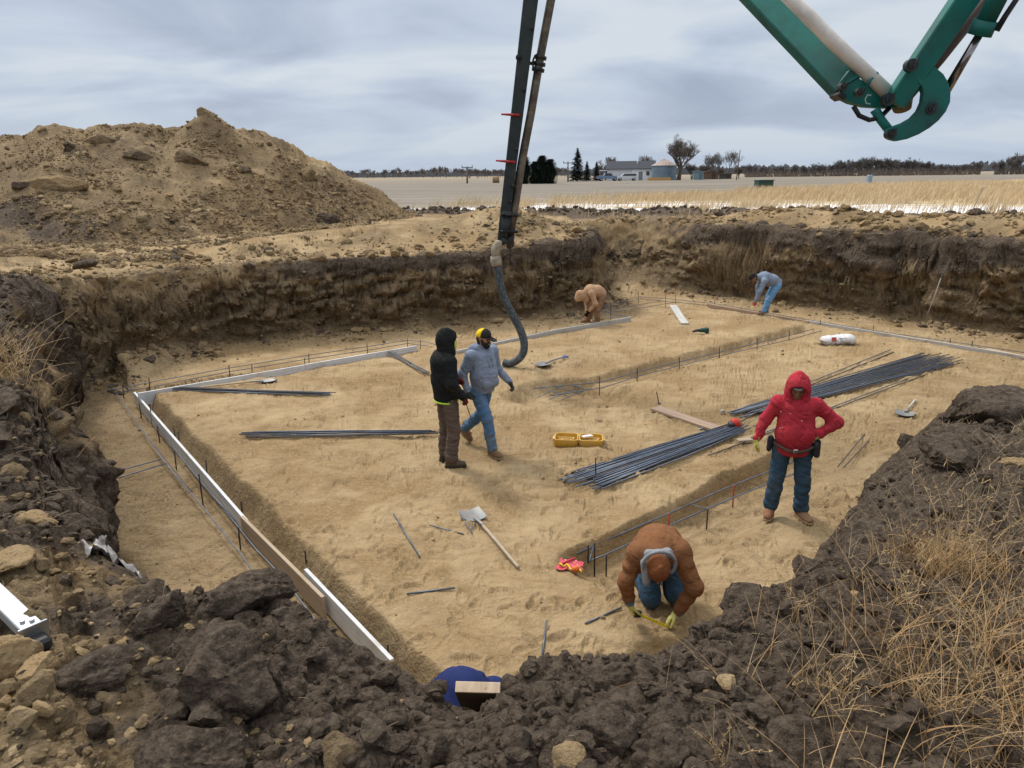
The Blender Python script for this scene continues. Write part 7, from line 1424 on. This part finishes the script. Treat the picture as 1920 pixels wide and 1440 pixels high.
# ------------------------------------------------------------------ grass
def blades(name, x, y, z, h, w_, lean, mat, seed, label, cat, seg=2, bend=.5, wind=None):
    r_ = np.random.default_rng(seed); n = len(x); a = r_.uniform(0, 2 * PI, n); la = r_.uniform(0, 2 * PI, n) if wind is None else wind + r_.normal(0, .6, n); ln = lean * r_.uniform(.2, 1.2, n); rows = []
    for k in range(seg + 1):
        t = k / seg; off = (t + bend * t * t) * ln * h; cx_, cy_ = x + off * np.cos(la), y + off * np.sin(la); cz = z + h * t * (1 - .35 * ln * t); ww = w_ * (1 - t * .85) / 2
        rows.append(np.stack([cx_ - ww * np.cos(a), cy_ - ww * np.sin(a), cz], 1)); rows.append(np.stack([cx_ + ww * np.cos(a), cy_ + ww * np.sin(a), cz], 1))
    V = np.stack(rows, 1).reshape(-1, 3); m2 = 2 * (seg + 1); B = np.arange(n)[:, None] * m2; Q = np.concatenate([np.concatenate([B + 2 * k, B + 2 * k + 1, B + 2 * k + 3, B + 2 * k + 2], 1) for k in range(seg)])
    return tag(nmesh(name, V, Q, mat, None, False), label, cat, None, 'stuff')
def straw(name, a, b_, sc_=1.5):
    m, N, L, bs = pmat(name); v = objvec(N); c = mixc(N, L, rng(N, L, noise(N, L, v, sc_, 5, .7), .3, .7), a, b_); L.new(c, bs.inputs['Base Color']); bs.inputs['Roughness'].default_value = .8; bs.inputs['Specular IOR Level'].default_value = .2; return m
PRA = straw('prairie_straw', (.46, .33, .18), (.66, .52, .33)); DRY = straw('dry_stem', (.36, .23, .105), (.62, .46, .26), 7); LIT = straw('grass_litter', (.17, .125, .075), (.42, .33, .21), 9)
n = 150000; r = 33.5 + 78 * R.random(n) ** 1.25; a_ = np.radians(R.uniform(-14, 44, n)); x, y = r * np.sin(a_), r * np.cos(a_); sl_ = (GL[1].y - GL[0].y) / (GL[1].x - GL[0].x); e_ = y - GL[0].y - (x - GL[0].x) * sl_ + 7 * PN(x, y, 9, 2)
h_, g = macro(x, y); k = (e_ < 1.5) & (g['db2'] > 1.2) & (r > 31.5) & (~g['heap']) & ((PN(x, y, 3.5, 5) + .5 * PN(x, y, 1.1, 6) + (r - 50) * .055 > .0) | (R.random(n) < .10)); x, y, r = x[k], y[k], r[k]; blades('prairie_grass', x, y, h_[k] - .03, R.uniform(.3, .75, len(x)), .018 + r * .00045, .45, PRA, 1, 'pale straw coloured tall grass beyond the pit', 'grass', wind=.3)
# tufts on the far bank
n = 6000; a_ = np.radians(R.uniform(2, 40, n)); r = R.uniform(22, 31, n); x, y = r * np.sin(a_), r * np.cos(a_); h_, g = macro(x, y); k = (g['t'] > .95) & (g['sd'] > .7) & (g['sd'] < 5) & (PN(x, y, 1.6, 8) > .12) & (g['sp'] < .45); x, y = x[k], y[k]; blades('bank_grass', x, y, ground_at(x, y) - .02, R.uniform(.15, .5, len(x)), .02, .6, PRA, 2, 'dry grass tufts on the far bank above the wall', 'grass')
# hanging roots on the far walls
n = 170; i_ = R.integers(3, 14, n); t_ = R.random(n)[:, None]; p = PIT[i_] + (PIT[i_ + 1] - PIT[i_]) * t_; nr = np.stack([-(PIT[i_ + 1] - PIT[i_])[:, 1], (PIT[i_ + 1] - PIT[i_])[:, 0]], 1); nr /= np.linalg.norm(nr, axis=1)[:, None]; p = p - nr * R.uniform(.05, .3, n)[:, None] * np.sign(1); x, y = p.T
blades('roots', x, y, R.uniform(1.0, 1.9, n), -R.uniform(.15, .6, n), .012, .35, LIT, 3, 'thin roots hanging out of the cut walls', 'roots')
# near bank, right: litter, stems, tall weeds
def nearx(n, cx_, cy_, sx, sy): return R.normal(cx_, sx, n), R.normal(cy_, sy, n)
xs, ys = [], []
for n, cx_, cy_, sx, sy in ((2600, 1.95, 2.15, .36, .36), (3600, 2.9, 3.1, .5, .55), (2200, 3.8, 4.5, .5, .5)): a, b_ = nearx(n, cx_, cy_, sx, sy); xs.append(a); ys.append(b_)
x, y = np.concatenate(xs), np.concatenate(ys); h_, g = macro(x, y); k = (g['t'] > .9) & (g['sd'] > .12) & (PN(x, y, .5, 4) > -.15); x, y = x[k], y[k]
blades('grass_litter', x, y, ground_at(x, y) + .01, R.uniform(.03, .12, len(x)), .0035, 1.3, LIT, 4, 'matted dead grass litter on the right bank', 'grass', 3, .3)
def stems(name, x, y, L0, L1, r, mat, label, cat, seed, lean=.7, wind=None, curl=.5, kind='stuff', seeds=0., z=None, base=None):
    r_ = np.random.default_rng(seed); m_ = MB(); zz = ground_at(x, y) - .01 if z is None else z
    for i in range(len(x)):
        Lg = r_.uniform(L0, L1) * r_.choice((.45, .75, 1., 1.)); az_ = r_.uniform(0, 2 * PI) if wind is None else wind + r_.normal(0, .8); l_ = lean * r_.uniform(.15, 1.1); d = A3((math.cos(az_) * l_, math.sin(az_) * l_, 1)); d = unit(d); p = A3((x[i], y[i], zz[i])); P = [p]; n_ = 6; c_ = r_.normal(0, curl, 2)
        for k_ in range(n_): d = unit(d + A3((c_[0] * .18 + r_.normal(0, .05), c_[1] * .18 + r_.normal(0, .05), -.10 * l_ - .02))); p = p + d * Lg / n_; P.append(p)
        rr = r * r_.uniform(.6, 1.25); m_.tube(P, [rr * (1 - .1 * k_) for k_ in range(n_ + 1)], 3, cap=False)
        if r_.random() < seeds:
            for k_ in range(2, n_ + 1):
                for _ in range(3): q = P[k_]; dd = unit(r_.normal(size=3) + (0, 0, .5)); m_.tube([q, q + dd * Lg * r_.uniform(.04, .10)], [rr * .6, rr * .9], 3, cap=False)
    o = m_.build(name, mat, None, True, base); tag(o, label, cat, None, kind if kind == 'stuff' else None); return o
x, y = [], []
for n, cx_, cy_, sx, sy in ((26, 1.3, 1.95, .15, .15), (70, 1.75, 2.0, .26, .22), (30, 2.4, 2.6, .3, .3), (5, .85, 1.85, .1, .08), (16, 3.2, 3.6, .4, .5)): a, b_ = nearx(n, cx_, cy_, sx, sy); x.append(a); y.append(b_)
x, y = np.concatenate(x), np.concatenate(y); h_, g = macro(x, y); k = (g['sd'] > .2) & (np.hypot(x, y) > 1.5); x, y = x[k], y[k]
stems('dry_grass', x, y, .07, .28, .0015, DRY, 'long dry grass stems tangled on the near right bank', 'grass', 5, 1.3, None, 1.1)
def weed(px, py, z, n, h0, h1, sp_, label, seed, lean=.55, seeds=.6, r=.0018):
    st_ = seed > 40
    p = U(px, py, z); r_ = np.random.default_rng(seed); x, y = p.x + r_.normal(0, sp_, n), p.y + r_.normal(0, sp_, n); return stems('dry_grass' if st_ else 'dry_weed', x, y, h0, h1, r, DRY, label, 'grass' if st_ else 'dry plant', seed, lean, None, .5, 'stuff' if st_ else 'thing', seeds, base=(p.x, p.y, GZ(p.x, p.y)))
weed(1775, 1090, 1.95, 64, .2, .6, .05, 'tall upright clump of dry weeds standing on the right bank', 31, .5); weed(1560, 1290, 2.0, 34, .16, .42, .05, 'bushy dry weed clump leaning over the middle of the near right bank', 32, .9); weed(1490, 1190, 1.95, 8, .25, .48, .04, 'few thin dry stalks at the rim left of the tall clump', 33, .5); weed(1360, 1400, 2.0, 16, .12, .28, .02, 'low fan of dry stalks at the bottom left of the grass', 34, 1.1, .2); weed(1810, 1330, 2.0, 60, .12, .34, .09, 'dense dry weed clump in the lower right corner', 35, .8, .5); weed(1670, 1160, 1.95, 12, .2, .4, .06, 'sparse dry weed between the tall clump and the rim', 36, .8); weed(1560, 985, 1.8, 16, .10, .24, .05, 'small grey weed tuft at the rim beside the boots of the person in red', 37, 1., .3, .002)
weed(1890, 990, 2.0, 14, .2, .45, .08, 'dry stalks at the right edge above the tall clump', 38, .7, .5)
x, y = nearx(1300, 1.80, 2.0, .42, .36); h_, g = macro(x, y); k = (g['sd'] > .3) & (np.hypot(x, y) > 1.45); x, y = x[k], y[k]
blades('broad_grass', x, y, ground_at(x, y) + .005, R.uniform(.08, .26, len(x)), .0045, .62, straw('rusty_straw', (.30, .165, .07), (.56, .38, .19), 6), 14, 'matted broad dead grass blades in the lower right corner', 'grass', 4, .8)
x, y = nearx(420, 2.05, 2.95, .16, .14); blades('broad_grass', x, y, ground_at(x, y) + .005, R.uniform(.06, .2, len(x)), .0042, .6, bpy.data.materials['rusty_straw'], 15, 'rusty leaves at the base of the tall dry weeds', 'grass', 4, .8)
# left bank clump
weed(20, 690, 2.0, 260, .35, .85, .28, 'big clump of pale dry grass at the left edge of the picture', 41, .9, .1, .003); weed(90, 590, 2.0, 110, .25, .6, .25, 'smaller dry grass clump on the left bank beyond the big one', 42, .9, .1, .0032); weed(190, 880, 1.95, 22, .15, .35, .10, 'straw tuft hanging over the left pit edge', 43, 1.2, .1, .003)
x, y = nearx(170, -2.6, 4.1, .5, .8); h_, g = macro(x, y); k = g['sd'] > .1; stems('root_stalks', x[k], y[k], .06, .26, .0022, LIT, 'scattered roots and stalks lying on the left bank', 'roots', 6, 2.2, None, 2.2)
x, y = near_pts(220, 1.5, 4.2, -40, 22); h_, g = macro(x, y); k = g['sd'] > .05; stems('roots', x[k], y[k], .03, .13, .0016, LIT, 'pale roots scattered over the dark near bank', 'roots', 7, 2.5, None, 3.0)
